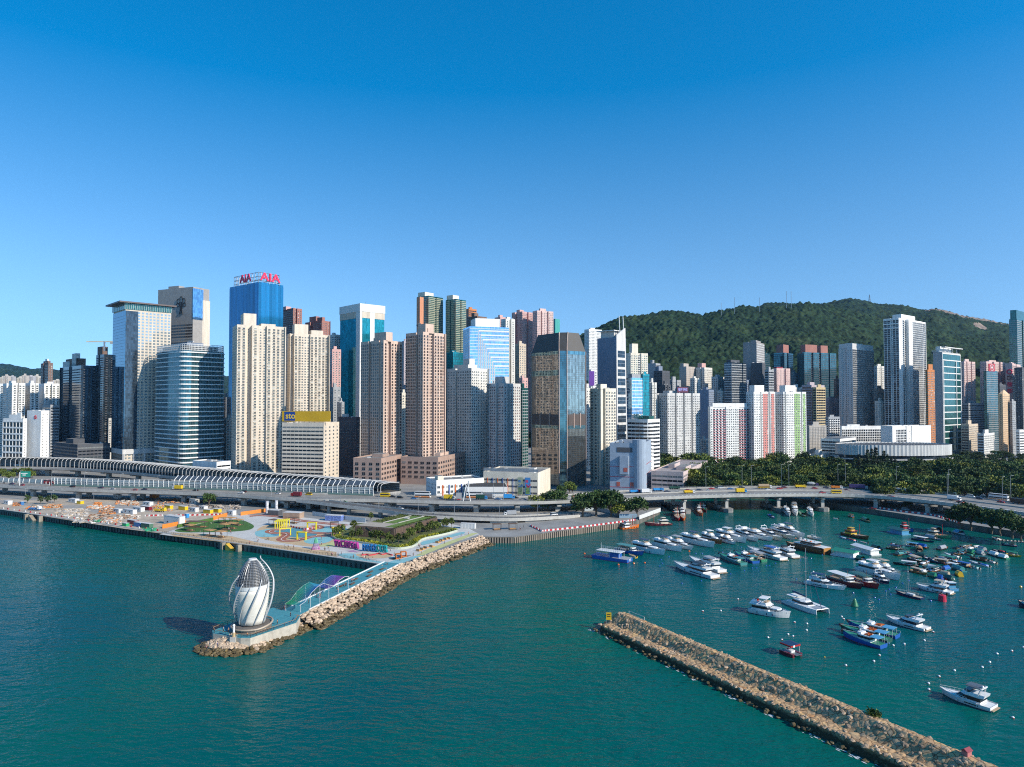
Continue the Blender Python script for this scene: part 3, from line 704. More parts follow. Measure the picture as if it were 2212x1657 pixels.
bld('apartment_tower','white apartment tower with small windows between the pink twin and the bronze tower',966,1018,1057,797,690,38,OFFW,'dense','dense',n1=[(.34,.42,4,None)],n2=[(.45,.99,2.5,'dense')],indiv=100,tops=[(.45,.4,.6,.5,5,OFFW),(.6,.4,.25,.3,11,OFFW)])
bld('apartment_tower','white apartment tower with orange-red window hoods left of the bronze glass tower',1051,1088,1124,830,675,40,PALE,'resr','resr',n1=[(.0,.25,3,'resr'),(.55,.7,2.5,None)],n2=[(.2,.4,2.5,'resr')],indiv=100,tops=[(.5,.4,.4,.4,8,PALE)])
root=thing('office_tower','bronze and blue mirror-glass tower with chamfered corners and a dark mansard roof','building',(P(1215,900,605).x,605,0))
C,u,v,L1,L2=corner_fp(1140,1214,1272,605,54,30);zt=P(1214,716,605).z
def octo(o,ch=5.0):
 a,b,w,h=-o,-o,L1+o,L2+o
 pts=[(w,b+ch),(w-ch,b),(a+ch,b),(a,b+ch),(a,h-ch),(a+ch,h),(w-ch,h),(w,h-ch)]
 return[tuple((u*s+v*t)[:2])for s,t in pts]
zr=zt-17
MB().prism(octo(0),3.4,zr,0).build('glass_wall',GL_BRONZE,root)
GL_COR=glass('corner_blue_glass',(.14,.27,.31),metal=.9,rough=.04)
m=MB();rings=[[(*p,z)for p in octo(o,c)]for o,z,c in((0,zr,5),(-.8,zr+3,5),(-4,zt,5.5))];m.loft(rings,0);m.build('mansard_roof',[mat('dark_louvre_roof',(.055,.05,.045),.6,streak=True)],root)
o8=octo(.15);m=MB()
for i in range(8):
 p,q_=Vector((*o8[i],0)),Vector((*o8[(i+1)%8],0))
 nf=int((zr-8)/1.85)
 if i in(0,1,2,3,4,7):
  for k in range(nf):m.bar(p+Vector((0,0,8+1.85*k)),q_+Vector((0,0,8+1.85*k)),.1,.13)
  ns=max(2,int((q_-p).length/1.7))
  for k in range(ns+1):c=p.lerp(q_,k/ns);m.box(c.x-.06,c.y-.06,3.4,c.x+.06,c.y+.06,zr)
m.build('mullion_grid',mat('bronze_mullion',(.16,.13,.10),.4,.5),root)
for i,mt in((2,GL_COR),(0,GL_COR),(4,GL_COR)):
 p,q_=Vector((*octo(.07)[i],0)),Vector((*octo(.07)[(i+1)%8],0));e=(q_-p).normalized()
 MB().quad(p+e*.1+Vector((0,0,3.5)),q_-e*.1+Vector((0,0,3.5)),q_-e*.1+Vector((0,0,zr-.1)),p+e*.1+Vector((0,0,zr-.1))).build('corner_glazing',mt,root)
m=MB()
for i in(2,):
 p,q_=Vector((*o8[i],0)),Vector((*o8[i+1],0))
 for c in(p,q_):m.tube([c+Vector((0,0,3.4)),c+Vector((0,0,zr))],.55,0,6)
 a,b=octo(-1,5)[i],octo(-1,5)[i+1];a2,b2=octo(-4,5.5)[i],octo(-4,5.5)[i+1]
 m.tube([(*p[:2],zr),(*a,zr+3),(*a2,zt+.3)],.5,0,6);m.tube([(*q_[:2],zr),(*b,zr+3),(*b2,zt+.3)],.5,0,6)
for i in(0,1,4):
 c=Vector((*o8[i],0));m.tube([c+Vector((0,0,3.4)),c+Vector((0,0,zr))],.45,0,6)
m.build('corner_frame',mat('pink_granite',(.35,.25,.20),.4),root)
zm=P(1214,905,605).z
for i in(1,3):
 p,q_=Vector((*octo(.3)[i],0)),Vector((*octo(.3)[i+1],0));L_=(q_-p).length;e=(q_-p)/L_
 m=MB();m.bar(p+e*1.5+Vector((0,0,zm-6)),q_-e*1.0+Vector((0,0,zm-6)),.25,10);m.build('louvre_band',mat('brown_louvre',(.07,.05,.042),.6),root)
 m=MB();m.bar(p+e*1.5+Vector((0,0,zm-9)),q_-e+Vector((0,0,zm-9)),.6,2.8);m.bar(p+e*1.5+Vector((0,0,zr-22)),q_-e+Vector((0,0,zr-22)),.5,5)if i==1 else None;m.bar(p+e*1.5+Vector((0,0,zr-3)),q_-e+Vector((0,0,zr-3)),.5,3);m.build('blue_glass_band',GL_COR,root)
 for f in(.33,.66):MB().bar(p+e*(L_*f)+Vector((0,0,zm-8)),p+e*(L_*f+1)+Vector((0,0,zm-8)),1,13).build('pier',mat('pink_granite',(.35,.25,.20)),root)
bld('white_building','small white building with a purple side panel seen between the bronze and the twin-masted towers',1270,1276,1290,800,800,70,WHITE,'blank','resb',tops=[])
MB().bar((-2,-.5,P(1276,800,800).z-18),(4,-.5,P(1276,800,800).z-18),.4,17).build('purple_panel',paint('purple_paint',(.18,.07,.35)),sc.objects['white_building'])
bld('hillside_house','white terraced house high on the hill behind the bronze tower',1262,1272,1300,712,1300,60,WHITE,'dense','dense',z0=120)
bld('apartment_tower','slender cream tower with many air conditioners right of the bronze glass tower',1274,1297,1330,841,625,50,CREAM,'resw','resw',n1=[(.7,.999,3,'resw')],n2=[(.001,.3,3,'res')],indiv=100,dep=14,tops=[(.5,.4,.4,.4,5,CREAM)])
root=thing('office_tower','grey slab tower tapering to a glazed point with two white roof masts','building',(P(1331,900,680).x,680,0))
C,u,v,L1,L2=corner_fp(1290,1331,1352,680,42,30);zt=P(1331,724,680).z;zp=P(1350,708,690).z
MB().prism([(u*L1)[:2],(0,0),(v*L2)[:2],(u*L1+v*L2)[:2]],3.4,zt-2,0,1).build('wall',[SLATE,ROOF],root)
m=MB();o=-u*.3
m.add([o+Vector((0,0,3.4)),v*(L2*1.12)+o+Vector((0,0,3.4)),v*(L2*.92)+o+Vector((0,0,zp)),v*.2+o+Vector((0,0,zt)),u+Vector((0,0,3.4)),v*(L2*1.12)+u+Vector((0,0,3.4)),v*(L2*.92)+u+Vector((0,0,zp)),v*.2+u+Vector((0,0,zt))],[(0,1,2,3),(7,6,5,4),(3,2,6,7),(0,3,7,4),(1,5,6,2)])
m.build('pointed_face',PALE,root)
for k in range(14):
 z=zt-22-k*9.3
 if z<12:break
 sh=L2*(1.12-.2*(z/zt))
 MB().bar(v*2.2-u*.45+Vector((0,0,z)),v*(sh-2)-u*.45+Vector((0,0,z)),.35,6.6).build('window_band',GL_DARK,root)
 MB().bar(v*2.2-u*.55+Vector((0,0,z+3.2)),v*(sh-2)-u*.55+Vector((0,0,z+3.2)),.3,.35).build('transom',STEEL,root)
m=MB()
for f in(.45,.85):m.tube([v*(L2*f)+Vector((0,0,zt-14)),v*(L2*(f-.16))+Vector((0,0,zp+11))],.45,0,6)
m.build('roof_mast',WSTEEL,root)
MB().prism([(u*L1*.9+v*3)[:2],(u*L1*.2+v*3)[:2],(u*L1*.2+v*L2*.7)[:2],(u*L1*.9+v*L2*.7)[:2]],zt-2,zt+4.5).build('roof_house',PALE,root)
MB().bar(u*L1+v*5+Vector((0,0,zt+4.6)),u*2+v*5+Vector((0,0,zt+4.6)),12,.8).build('roof_slab',WB,root)
r,C,u,v,L1,L2,zt=bld('ventilation_building','windowless blue-grey block with thin red lines and red hatches beside the bridge',1316,1386,1405,962,560,18,mat('blue_grey_panel',(.27,.33,.40),.7),'blank','blank',dep=18,parapet=1.5,tops=[(.2,.4,.1,.1,3),(.45,.5,.3,.2,2.5)])
m=MB();RED=paint('sign_red_line',(.42,.05,.06))
for z in(9,17.5,26):m.bar(u*(L1+.03)-v*.05+Vector((0,0,z)),u*-.02-v*.05+Vector((0,0,z)),.14,.4);m.bar(-u*.05+Vector((0,0,z)),-u*.05+v*L2+Vector((0,0,z)),.14,.4)
m.build('red_line',RED,r)
for(f,z,h)in((.26,10,3.4),(.68,10,3.4)):MB().bar(u*(L1*(1-f)+1.4)-v*.05+Vector((0,0,z)),u*(L1*(1-f)-1.4)-v*.05+Vector((0,0,z)),.3,h).build('hatch',mat('red_hatch',(.40,.10,.07)),r)
m=MB();m.bar(u*(L1*.68)-v*1.2+Vector((0,0,20)),u*(L1*.68-7)-v*1.2+Vector((0,0,20)),2.4,15);m.build('bay',mat('blue_grey_panel',(.27,.33,.40)),r)
MB().bar(u*(L1*.68-3.2)-v*2.45+Vector((0,0,22)),u*(L1*.68-6.3)-v*2.45+Vector((0,0,22)),.2,3.4).build('hatch',mat('red_hatch',(.40,.10,.07)),r)
for f in(.3,.45,.62):MB().bar(u*(L1*(1-f)+2.2)-v*.04+Vector((0,0,zt-6)),u*(L1*(1-f)-2.2)-v*.04+Vector((0,0,zt-6)),.25,4).build('louvre',DGREY,r)
m=MB();pts=[(math.cos(rad(a))*5.6,math.sin(rad(a))*5.6)for a in range(0,360,20)];c=u*3+v*4;m.prism([(c.x+a,c.y+b)for a,b in pts],3.4,zt+4.5);m.build('round_stair_tower',mat('blue_grey_panel',(.27,.33,.40)),r,smooth=False)
bld('apartment_tower','cream tower with green-tinted windows below the hill, behind the twin-masted tower',1350,1362,1399,764,900,66,CREAM,'blank',style('creamg','resb',glass=WGG,trim=WHITE,bay=3.0,ww=2.0),n2=[(.42,.62,2,'balcw')],tops=[(.3,.4,.5,.35,14,CREAM)])
bld('office_building','narrow block of coloured glass panes with a green patch beside the twin-masted tower',1352,1364,1387,818,720,55,GL_SKY,'curtg','curtg',tops=[(.5,.5,.7,.8,5,GREYW)])
rr0=sc.objects['office_building.004']if 'office_building.004' in sc.objects else None
bld('office_building','slim deep teal glass slab right of the coloured-glass block',1384,1388,1402,810,760,60,GL_TEAL,'curtb','curtb')
bld('office_building','dark grey slab with a plain flank in front of the hill',1398,1416,1426,786,850,35,GREYW,'blank','curtd')
bld('office_building','dark glazed office with stepped roof right of the dark grey slab',1412,1430,1446,802,830,45,DGREY,'office','curtd',tops=[(.3,.4,.3,.5,8,SLATE)])
r,C,u,v,L1,L2,zt=bld('apartment_building','curved balcony building with wrap-round white floors and a rooftop sign',1354,1398,1424,908,650,40,WHITE,'bandw','bandw',dep=20,tops=[(.7,.4,.5,.4,4,GL_GREEN),(.2,.4,.3,.3,5,WHITE)])
m=MB();c=u*4+v*4
for k in range(int((zt-6)/3.4)):
 m.prism([(c.x+7.2*math.cos(rad(a)),c.y+7.2*math.sin(rad(a)))for a in range(0,360,24)],5+3.4*k,6.5+3.4*k)
m.build('curved_balcony',WHITE,r)
put_text('28hk',5,paint('teal_sign',(.05,.30,.28)),r,u*(L1*.45)-v*.6+Vector((0,0,zt+4)),-v,.2)
r,C,u,v,L1,L2,zt=bld('apartment_tower','grey-white tower with vertical ribs and a red neon greeting board on its roof',1414,1441,1511,851,612,58,PALE,'dense','resb',n1=[(.2,.35,3,None)],n2=[(.22,.27,2.5,None),(.47,.52,2.5,None),(.72,.77,2.5,None)],indiv=100,tops=[(.5,.3,.5,.3,4,PALE)])
nb=thing('neon_board','dark red rooftop board with Chinese greeting characters','sign',tuple(C+v*(L2*.46)+Vector((0,0,zt+1))))
MB().bar(v*-9,v*9,.5,6.5,up=.8).build('board',paint('maroon_board',(.10,.02,.04)),nb)
put_text('聖誕快樂',3.8,paint('neon_blue_tube',(.30,.30,.60)),nb,-u*.35+Vector((0,0,4.0)),-u,.05)
for s in(-8,0,8):MB().bar(v*s-v*.2+u*.6,v*s+v*.2+u*.6,.3,6).build('strut',STEEL,nb)
bld('apartment_tower','beige grey tower with a stepped flat roof in front of the forested hill',1467,1482,1503,793,900,45,wall('mushroom_wall',(.40,.35,.31)),'blank','small',tops=[(.3,.3,.5,.5,6)])
bld('apartment_tower','white and pale pink tower right of the beige grey stepped one',1503,1521,1538,795,910,45,OFFW,'res','res',n1=[(.5,.7,2,None)],tops=[(.3,.4,.5,.5,8,ROSE)])
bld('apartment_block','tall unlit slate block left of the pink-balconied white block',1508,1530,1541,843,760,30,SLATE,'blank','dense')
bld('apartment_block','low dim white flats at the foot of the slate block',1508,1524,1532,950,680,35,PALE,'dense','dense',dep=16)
bld('apartment_block','white block with stacked pink balconies, facing the park trees',1528,1533,1626,880,624,74,WHITE,'blank','resb',n2=[(.06,.36,1.0,'balcr'),(.66,.97,1.0,'balcr')],indiv=100,dep=16,tops=[(.5,.46,.8,.8,5,WHITE)])
bld('office_building','dark blue-glass office block behind the pink-balconied block',1564,1580,1611,784,820,55,GL_DARK,'curtd','curtw',n2=[(.55,.8,1.5,None)],tops=[(.4,.4,.6,.6,5,DGREY)])
bld('apartment_tower','grey concrete tower with glazed upper corner below the hill',1605,1634,1651,740,900,35,wall('taupe_wall',(.27,.25,.24)),'blank','curtg',tops=[(.7,.4,.4,.6,4)])
bld('office_building','ribbed charcoal block in front of the grey concrete tower',1622,1646,1653,785,840,30,DGREY,'curtd','blank',tops=[])
bld('office_building','squat grey block with a blank top beside the red-topped white tower',1651,1660,1671,800,800,50,GREYW,'bandw','bandw')
bld('apartment_tower','pale pink tower with a maroon cap between grey blocks',1669,1677,1706,797,820,66,wall('shell_pink',(.58,.40,.36)),'smallb','smallb',n2=[(.55,.7,2,None)],tops=[(.5,.25,.9,.45,3,wall('maroon_cap',(.22,.03,.05)))])
gd=style('glb','rescurt',trim=mat('dark_slab_edge',(.05,.07,.09)),bay=3.2)
bld('apartment_tower','left one of the dark blue glass towers with red-brown roof boxes',1671,1694,1713,763,1050,42,GL_OFF,'glb','glb',n2=[(.3,.45,2,None)],tops=[(.5,.4,.65,.6,15,REDB)])
bld('apartment_tower','widest of the dark blue glass towers, with two red-brown roof boxes',1722,1737,1806,762,1040,64,GL_OFF,'glb','glb',n2=[(.2,.28,2,'balcd'),(.45,.52,2,'balcd'),(.75,.8,2,None)],tops=[(.5,.25,.7,.36,14,REDB),(.4,.7,.5,.22,14,REDB)])
bld('apartment_tower','dark blue glass tower low behind the grey concrete tower',1642,1650,1662,764,1000,45,GL_OFF,'glb','glb')
style('salm','dense',trim=SALM);style('grn','dense',trim=GREENW)
def colour_strips(r,C,u,v,L1,L2,zt,strips,mt,nm):
 m=MB()
 for f0,f1 in strips:m.prism([(v*(L2*f0)-u*.03)[:2],(v*(L2*f1)-u*.03)[:2],(v*(L2*f1)+u*.3)[:2],(v*(L2*f0)+u*.3)[:2]],6,zt-1.2)
 m.build(nm,mt,r)
t=bld('apartment_tower','white tower with salmon-red window strips, left of the green-striped one',1611,1627,1673,848,630,64,WHITE,'dense','resb',n2=[(.30,.36,2,None),(.68,.78,3,None)],indiv=100,tops=[(.4,.35,.7,.45,9,WHITE)],dep=16)
colour_strips(*t,[(.42,.66),(.80,.97)],SALM,'salmon_strip')
t=bld('apartment_tower','white tower with green window strips, right of the salmon-striped one',1673,1691,1740,848,640,64,WHITE,'dense','resb',n2=[(.05,.12,2,None),(.76,.82,2.5,None)],indiv=100,tops=[(.4,.4,.7,.45,9,WHITE)],dep=16)
colour_strips(*t,[(.46,.72),(.84,.97)],GREENW,'green_strip')
bld('apartment_block','old brown and pink flats stepping up behind the green-striped tower',1731,1752,1780,833,780,50,LILAC,'bandw','bandw',n2=[(.4,.5,2,None)])
bld('apartment_block','sandy yellow upper block of the old flats beside the dark blue towers',1754,1762,1782,838,760,55,YELW,'bandw','bandw')
bld('scaffolded_block','building wrapped in pale scaffold netting right of the green-striped tower',1740,1746,1783,921,690,72,NET,'blank',style('scaf','gridd',fh=2.0,bay=2.4,ww=.12,wh=.12,glass=NET),dep=18)
bld('apartment_block','old grey flats with laundry balconies right of the netted building',1781,1788,1812,902,700,66,GREYW,'balcw','balcw')
bld('school_building','low white building with a louvred roof behind the tall pines',1771,1812,1846,950,640,45,WHITE,'bandw','bandw',tops=[(.5,.5,.8,.7,2,STEEL)],dep=24)
bld('low_building','small white shed beneath the trees near the netted building',1742,1770,1790,985,610,35,OFFW,'office','blank',dep=14)
bld('apartment_tower','pale blue-grey slab tower with a dense white window grid, left of the tallest tower',1811,1841,1887,752,800,50,PALE,'small','gridd',n1=[(.2,.6,1.5,'small')],tops=[(.5,.5,.98,.98,7,PALE),(.3,.5,.5,.5,9,PALE)],parapet=0)
bld('apartment_tower','white flats with small balconies between the pale grid tower and the tallest tower',1886,1894,1913,792,950,60,OFFW,'dense','dense',n2=[(.4,.5,2,None)])
bld('apartment_block','brown-grey flats low between the pale grid tower and the tallest tower',1886,1892,1914,842,830,60,wall('dun_wall',(.33,.28,.25)),'dense','dense')
r,C,u,v,L1,L2,zt=bld('apartment_tower','tallest tower on the right, white with dark recessed balcony columns',1910,1942,2001,688,770,52,WHITE,style('tallg','gridw',bay=3.4,ww=.6,trim=WHITE),'tallg',n1=[(.45,.6,1.5,'small')],n2=[(.0,.12,-.5,'small'),(.18,.34,4,'tallg'),(.34,.48,-.5,'small'),(.86,.99,1,'tallg')],tops=[(.5,.45,.6,.5,8,WHITE)])
m=MB();[m.bar(u*(L1+.5)-v*.5+Vector((0,0,zt-z)),u*-.5-v*.5+Vector((0,0,zt-z)),1.0,h)or m.bar(-u*.9-v*.5+Vector((0,0,zt-z)),-u*.9+v*L2+Vector((0,0,zt-z)),1.0,h)for z,h in((2,2.5),(8,1.6),(14,1.6))]
m.build('crown_band',WHITE,r)
bld('apartment_tower','slim orange-red block between the tallest tower and the white-framed office',1998,2003,2018,800,680,60,ORANGE,'bandg','dense',tops=[(.5,.5,.6,.6,8,ORANGE)])
r,C,u,v,L1,L2,zt=bld('office_tower','office tower with blank grey flank and green glass in a white open frame',2015,2035,2074,760,720,52,wall('flank_grey',(.36,.35,.34)),'blank',style('fr','gridw',bay=40,ww=1,wh=1.3,fh=9,glass=GL_GREEN,trim=WB),tops=[(.35,.4,.5,.6,8,WHITE)],parapet=0)
m=MB()
for t_ in(.02,.72,.98):m.bar(-u*.5+v*(L2*t_)+Vector((0,0,12)),-u*.5+v*(L2*t_+1.3)+Vector((0,0,12)),.9,zt-24)
for k in range(5):m.bar(u*(L1*.3)+v*(L2*k/4.2)+Vector((0,0,zt)),u*(L1*.3)+v*(L2*k/4.2+.8)+Vector((0,0,zt)),.8,6)
m.bar(-u+Vector((0,0,zt+6)),-u+v*L2+Vector((0,0,zt+6)),5,1);m.build('white_frame',WB,r)
put_text('GUL',4,STEEL,r,u*(L1*.75)-v*.5+Vector((0,0,zt+1.5)),-v,.2)
bld('apartment_tower','pink-white flats tower right of the white-framed office',2073,2082,2106,782,950,60,wall('pale_rose_wall',(.60,.42,.38)),'dense','resb',n2=[(.2,.3,2,None),(.6,.7,2,None)])
bld('apartment_tower','pale pink flats tower behind the block with the red square sign',2116,2130,2171,782,980,62,wall('pale_rose_wall',(.60,.42,.38)),'res','resb',n2=[(.3,.4,3,None),(.65,.75,3,None)])
r,C,u,v,L1,L2,zt=bld('hotel_building','slim glazed hotel block with a square red sign with a white H',2124,2130,2154,803,800,70,GL_OFF,'blank','rescurt',dep=14,tops=[])
MB().bar(-u*.2+v*4,-u*.2+v*17,.6,11,up=zt+.6).build('sign_board',paint('sign_red',(.5,.02,.03)),r);put_text('H',8,WB,r,-u*.6+v*10.5+Vector((0,0,zt+6)),-u,.1)
m=MB();m.tube([-u*.6+v*(10.5+4.4*math.cos(2*math.pi*k/16))+Vector((0,0,zt+6+4.4*math.sin(2*math.pi*k/16)))for k in range(17)],.35,0,5);m.build('sign_ring',WB,r)
bld('apartment_tower','dark slab with an open roof between the red-sign block and the sandy peaked tower',2152,2158,2171,832,820,60,DGREY,'blank','curtd')
r,C,u,v,L1,L2,zt=bld('apartment_tower','sandy tower with a peaked roof near the right edge',2154,2164,2179,852,740,50,wall('peach_wall',(.58,.40,.24)),'smallb','smallb',tops=[])
m=MB();c=u*L1*.5+v*L2*.5+Vector((0,0,zt+7));m.add([u*L1+Vector((0,0,zt)),Vector((0,0,zt)),v*L2+Vector((0,0,zt)),u*L1+v*L2+Vector((0,0,zt)),c],[(0,1,4),(1,2,4),(2,3,4),(3,0,4)]);m.build('peaked_roof',wall('peach_wall',(.58,.40,.24)),r)
bld('apartment_tower','grey-green narrow block right of the sandy peaked tower',2179,2184,2192,868,760,55,GREYW,'dense','dense')
r,C,u,v,L1,L2,zt=bld('apartment_tower','pink flats tower with a red emblem and Chinese characters near the right edge',2171,2186,2204,786,900,44,wall('shell_pink',(.58,.40,.36)),'blank','res',n2=[(.4,.5,2,None)])
for k,ch in enumerate('勵德邨'):put_text(ch,7.5,SIGNR if k else mat('brown_letter',(.15,.04,.03)),r,u*(L1*.42)-v*.3+Vector((0,0,zt-22-10*k)),-v,.1)
m=MB();m.tube([u*(L1*.42+3.2*math.cos(2*math.pi*k/14))-v*.3+Vector((0,0,zt-12+3.2*math.sin(2*math.pi*k/14)))for k in range(15)],.9,0,5);m.build('emblem',SIGNR,r)
bld('apartment_tower','tall teal glass tower cut by the right edge',2181,2198,2230,690,1000,50,GL_GREEN,'rescurt','rescurt',n2=[(.3,.4,2,None)],tops=[(.45,.3,.8,.5,16,GL_GREEN)])
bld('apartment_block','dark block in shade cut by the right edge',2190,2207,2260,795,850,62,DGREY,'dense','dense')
bld('apartment_block','white block low at the right edge above the trees',2191,2199,2260,930,700,66,WHITE,'office','office')
bld('apartment_block','old beige walk-up flats with rooftop huts right of the white-framed office',2073,2090,2110,918,720,50,wall('sand_wall',(.52,.42,.31)),'bandw','resb')
bld('apartment_block','row of old pale flats beside the trees below the red-sign block',2108,2122,2145,938,690,50,OFFW,'bandw','resb',dep=18)
bld('apartment_block','low dark terrace behind the old flats',2073,2090,2130,872,900,55,GREYW,'office','office')
bld('apartment_block','small white flats between the tallest tower podium and the white-framed office',2004,2010,2018,922,730,55,OFFW,'dense','dense')
bld('library_building','low white library wing with dark gridded windows in front of the pale grid tower',1812,1816,1905,922,690,80,WHITE,None,style('lib','gridd',bay=2.6,fh=3.2,ww=.5,wh=.7,trim=WHITE,opt=dict(base=18,top=3)),dep=20,tops=[(.4,.3,.5,.3,3)])
bld('library_building','tall white library block with square window grid and a blank flank',1900,1925,2008,922,640,66,WHITE,'blank','blank',n2=[(.1,.36,.8,'lib'),(.42,.5,.5,'small')],dep=26,tops=[])
root=thing('sports_arena','oval arena with a pleated white wall band and dark flat roof among the trees','building',(0,0,0))
c0=G(1940,995,3.4);cx,cy=P(1938,975,790).x,800;RX,RY=66,32
root.location=(cx,cy,0)
ztop,zmid=P(1938,962,768).z,P(1938,985,768).z
el=lambda k,s=1.0,n=96:(RX*s*math.cos(2*math.pi*k/n),RY*s*math.sin(2*math.pi*k/n))
MB().prism([el(k,.93)for k in range(96)],3.4,zmid+1).build('lower_wall',GL_DARK,root)
m=MB()
for k in range(96):a=el(k,1.0 if k%2 else .985);m.add([],[])
m.loft([[(*el(k,(1.0 if k%2 else .988),192),z)for k in range(192)]for z in(zmid,ztop)],0,False);m.build('pleated_band',mat('silver_pleats',(.50,.50,.48),.5,streak=True,var=.2),root)
m=MB();m.prism([el(k,.985)for k in range(96)],ztop-1.5,ztop-1.2);m.build('roof',mat('dark_roof_sheet',(.10,.10,.11),.5),root)
m=MB()
for k in range(14):x=-46+7*k;w=RY*.9*math.sqrt(max(0,1-(x/RX)**2));m.box(x-.5,-w,ztop-1.15,x+.5,w,ztop-.7)
m.build('roof_rib',STEEL,root)
m=MB();m.prism([el(k,1.03)for k in range(96)],zmid-5,zmid-4);m.build('canopy_ring',PALE,root)
bld('depot_building','low pale pink building with a flat roof and plant beside the bridge',1405,1474,1526,1022,575,25,wall('pale_pink_wall',(.50,.40,.37)),'office','resb',dep=30,tops=[(.35,.4,.2,.2,4),(.75,.3,.3,.2,3)],roof=mat('pink_roof',(.30,.26,.25),.9))
r,C,u,v,L1,L2,zt=bld('industrial_building','white four-storey block with orange and blue vertical strips beside the elevated road',921,943,1045,1040,540,64,WHITE,'small',style('ind','resb',bay=3.4,fh=4.0,ww=2.2,wh=1.8,opt=dict(sill=.1,ac=.1,base=1.5,top=2.5)),indiv=60,dep=14,tops=[(.8,.1,.3,.12,4,CREAM)])
m=MB();m2=MB()
for k in range(6):(m if k%2==0 else m2).bar(-u*.25+v*(L2*(.12+.13*k))+Vector((0,0,4)),-u*.25+v*(L2*(.12+.13*k)+.9)+Vector((0,0,4)),.35,zt-7)
m.build('orange_strip',paint('orange_paint',(.60,.14,.03)),r);m2.build('blue_strip',paint('blue_paint',(.03,.08,.28)),r)
r,C,u,v,L1,L2,zt=bld('industrial_building','cream long block with coloured strips, two poster panels and a glass roof screen',1044,1161,1188,1024,548,16,CREAM,style('indl','office',fh=5.0,wh=1.5,glass=DGREY,trim=CREAM,opt=dict(base=1,top=2.2)),'blank',dep=16,tops=[(.02,.2,.04,.2,3),(.86,.2,.1,.2,4,WHITE)])
m=MB();m2=MB()
for k in range(7):(m if k%2==0 else m2).bar(u*(L1*(.93-.095*k))-v*.25+Vector((0,0,4)),u*(L1*(.93-.095*k)-.45)-v*.25+Vector((0,0,4)),.3,zt-8)
m.build('orange_strip',paint('orange_paint',(.60,.14,.03)),r);m2.build('blue_strip',paint('blue_paint',(.03,.08,.28)),r)
m=MB()
for k in range(40):m.bar(u*(L1*k/39)+v*.4+Vector((0,0,zt+1)),u*(L1*k/39-.12)+v*.4+Vector((0,0,zt+1)),.12,3)
m.bar(u*L1+v*.4+Vector((0,0,zt+1.5)),v*.4+Vector((0,0,zt+1.5)),.05,2.2);m.bar(u*L1+v*.4+Vector((0,0,zt+4)),v*.4+Vector((0,0,zt+4)),.15,.15);m.build('roof_screen',STEEL,r)
for(f0,f1,nm,cols)in((.64,.73,'green',((.26,.30,.21),(.10,.16,.09),(.05,.14,.30))),(.77,.87,'blue',((.05,.20,.45),(.13,.24,.08),(.45,.06,.10)))):
 po=thing('poster_panel','tall %s poster panel hung on the cream block wall'%('pale green map' if nm=='green' else 'blue and green crowd'),'poster',tuple(C+u*(L1*(1-(f0+f1)/2))-v*.6))
 w=L1*(f1-f0)/2;h0,h1=5,zt-3
 MB().bar(u*w,-u*w,.3,h1-h0,up=h0).build('sheet',mat('poster_'+nm,cols[0],.5),po)
 MB().bar(u*(w-.6)-v*.2,-u*(w-.6)-v*.2,.06,(h1-h0)*.42,up=h0+.6).build('lower_picture',mat('poster_low_'+nm,cols[1],.5,var=.7,scale=.9),po)
 m=MB()
 for k in range(9):x=(-.8+1.6*rnd.random())*w;z=h0+(h1-h0)*(.35+.2*rnd.random());m.bar(u*x-v*.24,u*(x-.8)-v*.24,.05,1.1,up=z)
 m.bar(u*w*.7-v*.2,-u*w*.2-v*.2,.06,2,up=h1-4);m.build('figures',mat('poster_fig_'+nm,cols[2],.5),po)
root=thing('transit_hall','low hall with a black roof edged by a thick white fascia beside the elevated road','building',tuple(G(1060,1072,3.4)[:2])+(0,))
h=[G(1008,1080,3.4),G(1096,1080,3.4),G(1090,1068,3.4),G(1000,1066,3.4)];o=root.location
pl=[((p-o).x,(p-o).y)for p in h]
MB().prism([(x*.92,y*.92)for x,y in pl],3.4,9.5).build('wall',WHITE,root);MB().prism(pl,9.5,13.5).build('fascia',WB,root);MB().prism([(x*.97,y*.95)for x,y in pl],13.45,13.6).build('roof',mat('black_roof',(.035,.035,.035),.9),root)
for k,(xl,xc,xr,yt,d,a,wm_,st_)in enumerate([(1440,1452,1470,822,880,50,GREYW,'dense'),(1490,1500,1512,818,860,55,OFFW,'dense'),(1536,1550,1566,815,870,45,PALE,'res'),(1548,1556,1570,846,840,60,OFFW,'dense'),(1600,1612,1626,822,850,50,SLATE,'dense'),(1703,1712,1726,806,1060,50,GREYW,'dense'),(1706,1716,1734,838,860,55,OFFW,'res'),(1776,1788,1812,862,880,60,LILAC,'dense'),(1800,1806,1816,820,900,60,BROWN,'dense'),(1888,1896,1912,868,800,60,OFFW,'dense'),(1400,1408,1418,828,800,60,OFFW,'dense'),(1426,1436,1448,832,790,50,DGREY,'office')]):
 bld('apartment_tower','plain infill block filling a gap in the skyline below the forested hill',xl,xc,xr,yt,d,a,wm_,st_,st_,group='infill blocks below the hill',n2=[(.4,.55,2,None)])
for k,(xl,xc,xr,yt,d,a,wm_)in enumerate([(216,226,250,862,1000,42,GREYW),(222,236,262,905,900,42,PALE),(480,490,512,905,780,40,OFFW),(864,868,880,850,760,60,CREAM),(728,738,744,870,760,50,GREYW),(1014,1024,1040,770,820,45,OFFW),(480,488,500,860,800,50,GREYW),(868,872,880,738,950,60,LILAC),(1128,1134,1140,870,720,50,OFFW),(1256,1266,1280,840,760,50,OFFW)]):
 bld('apartment_block','narrow block glimpsed in a slot between the waterfront towers',xl,xc,xr,yt,d,a,wm_,'dense','dense',group='blocks glimpsed between the towers')
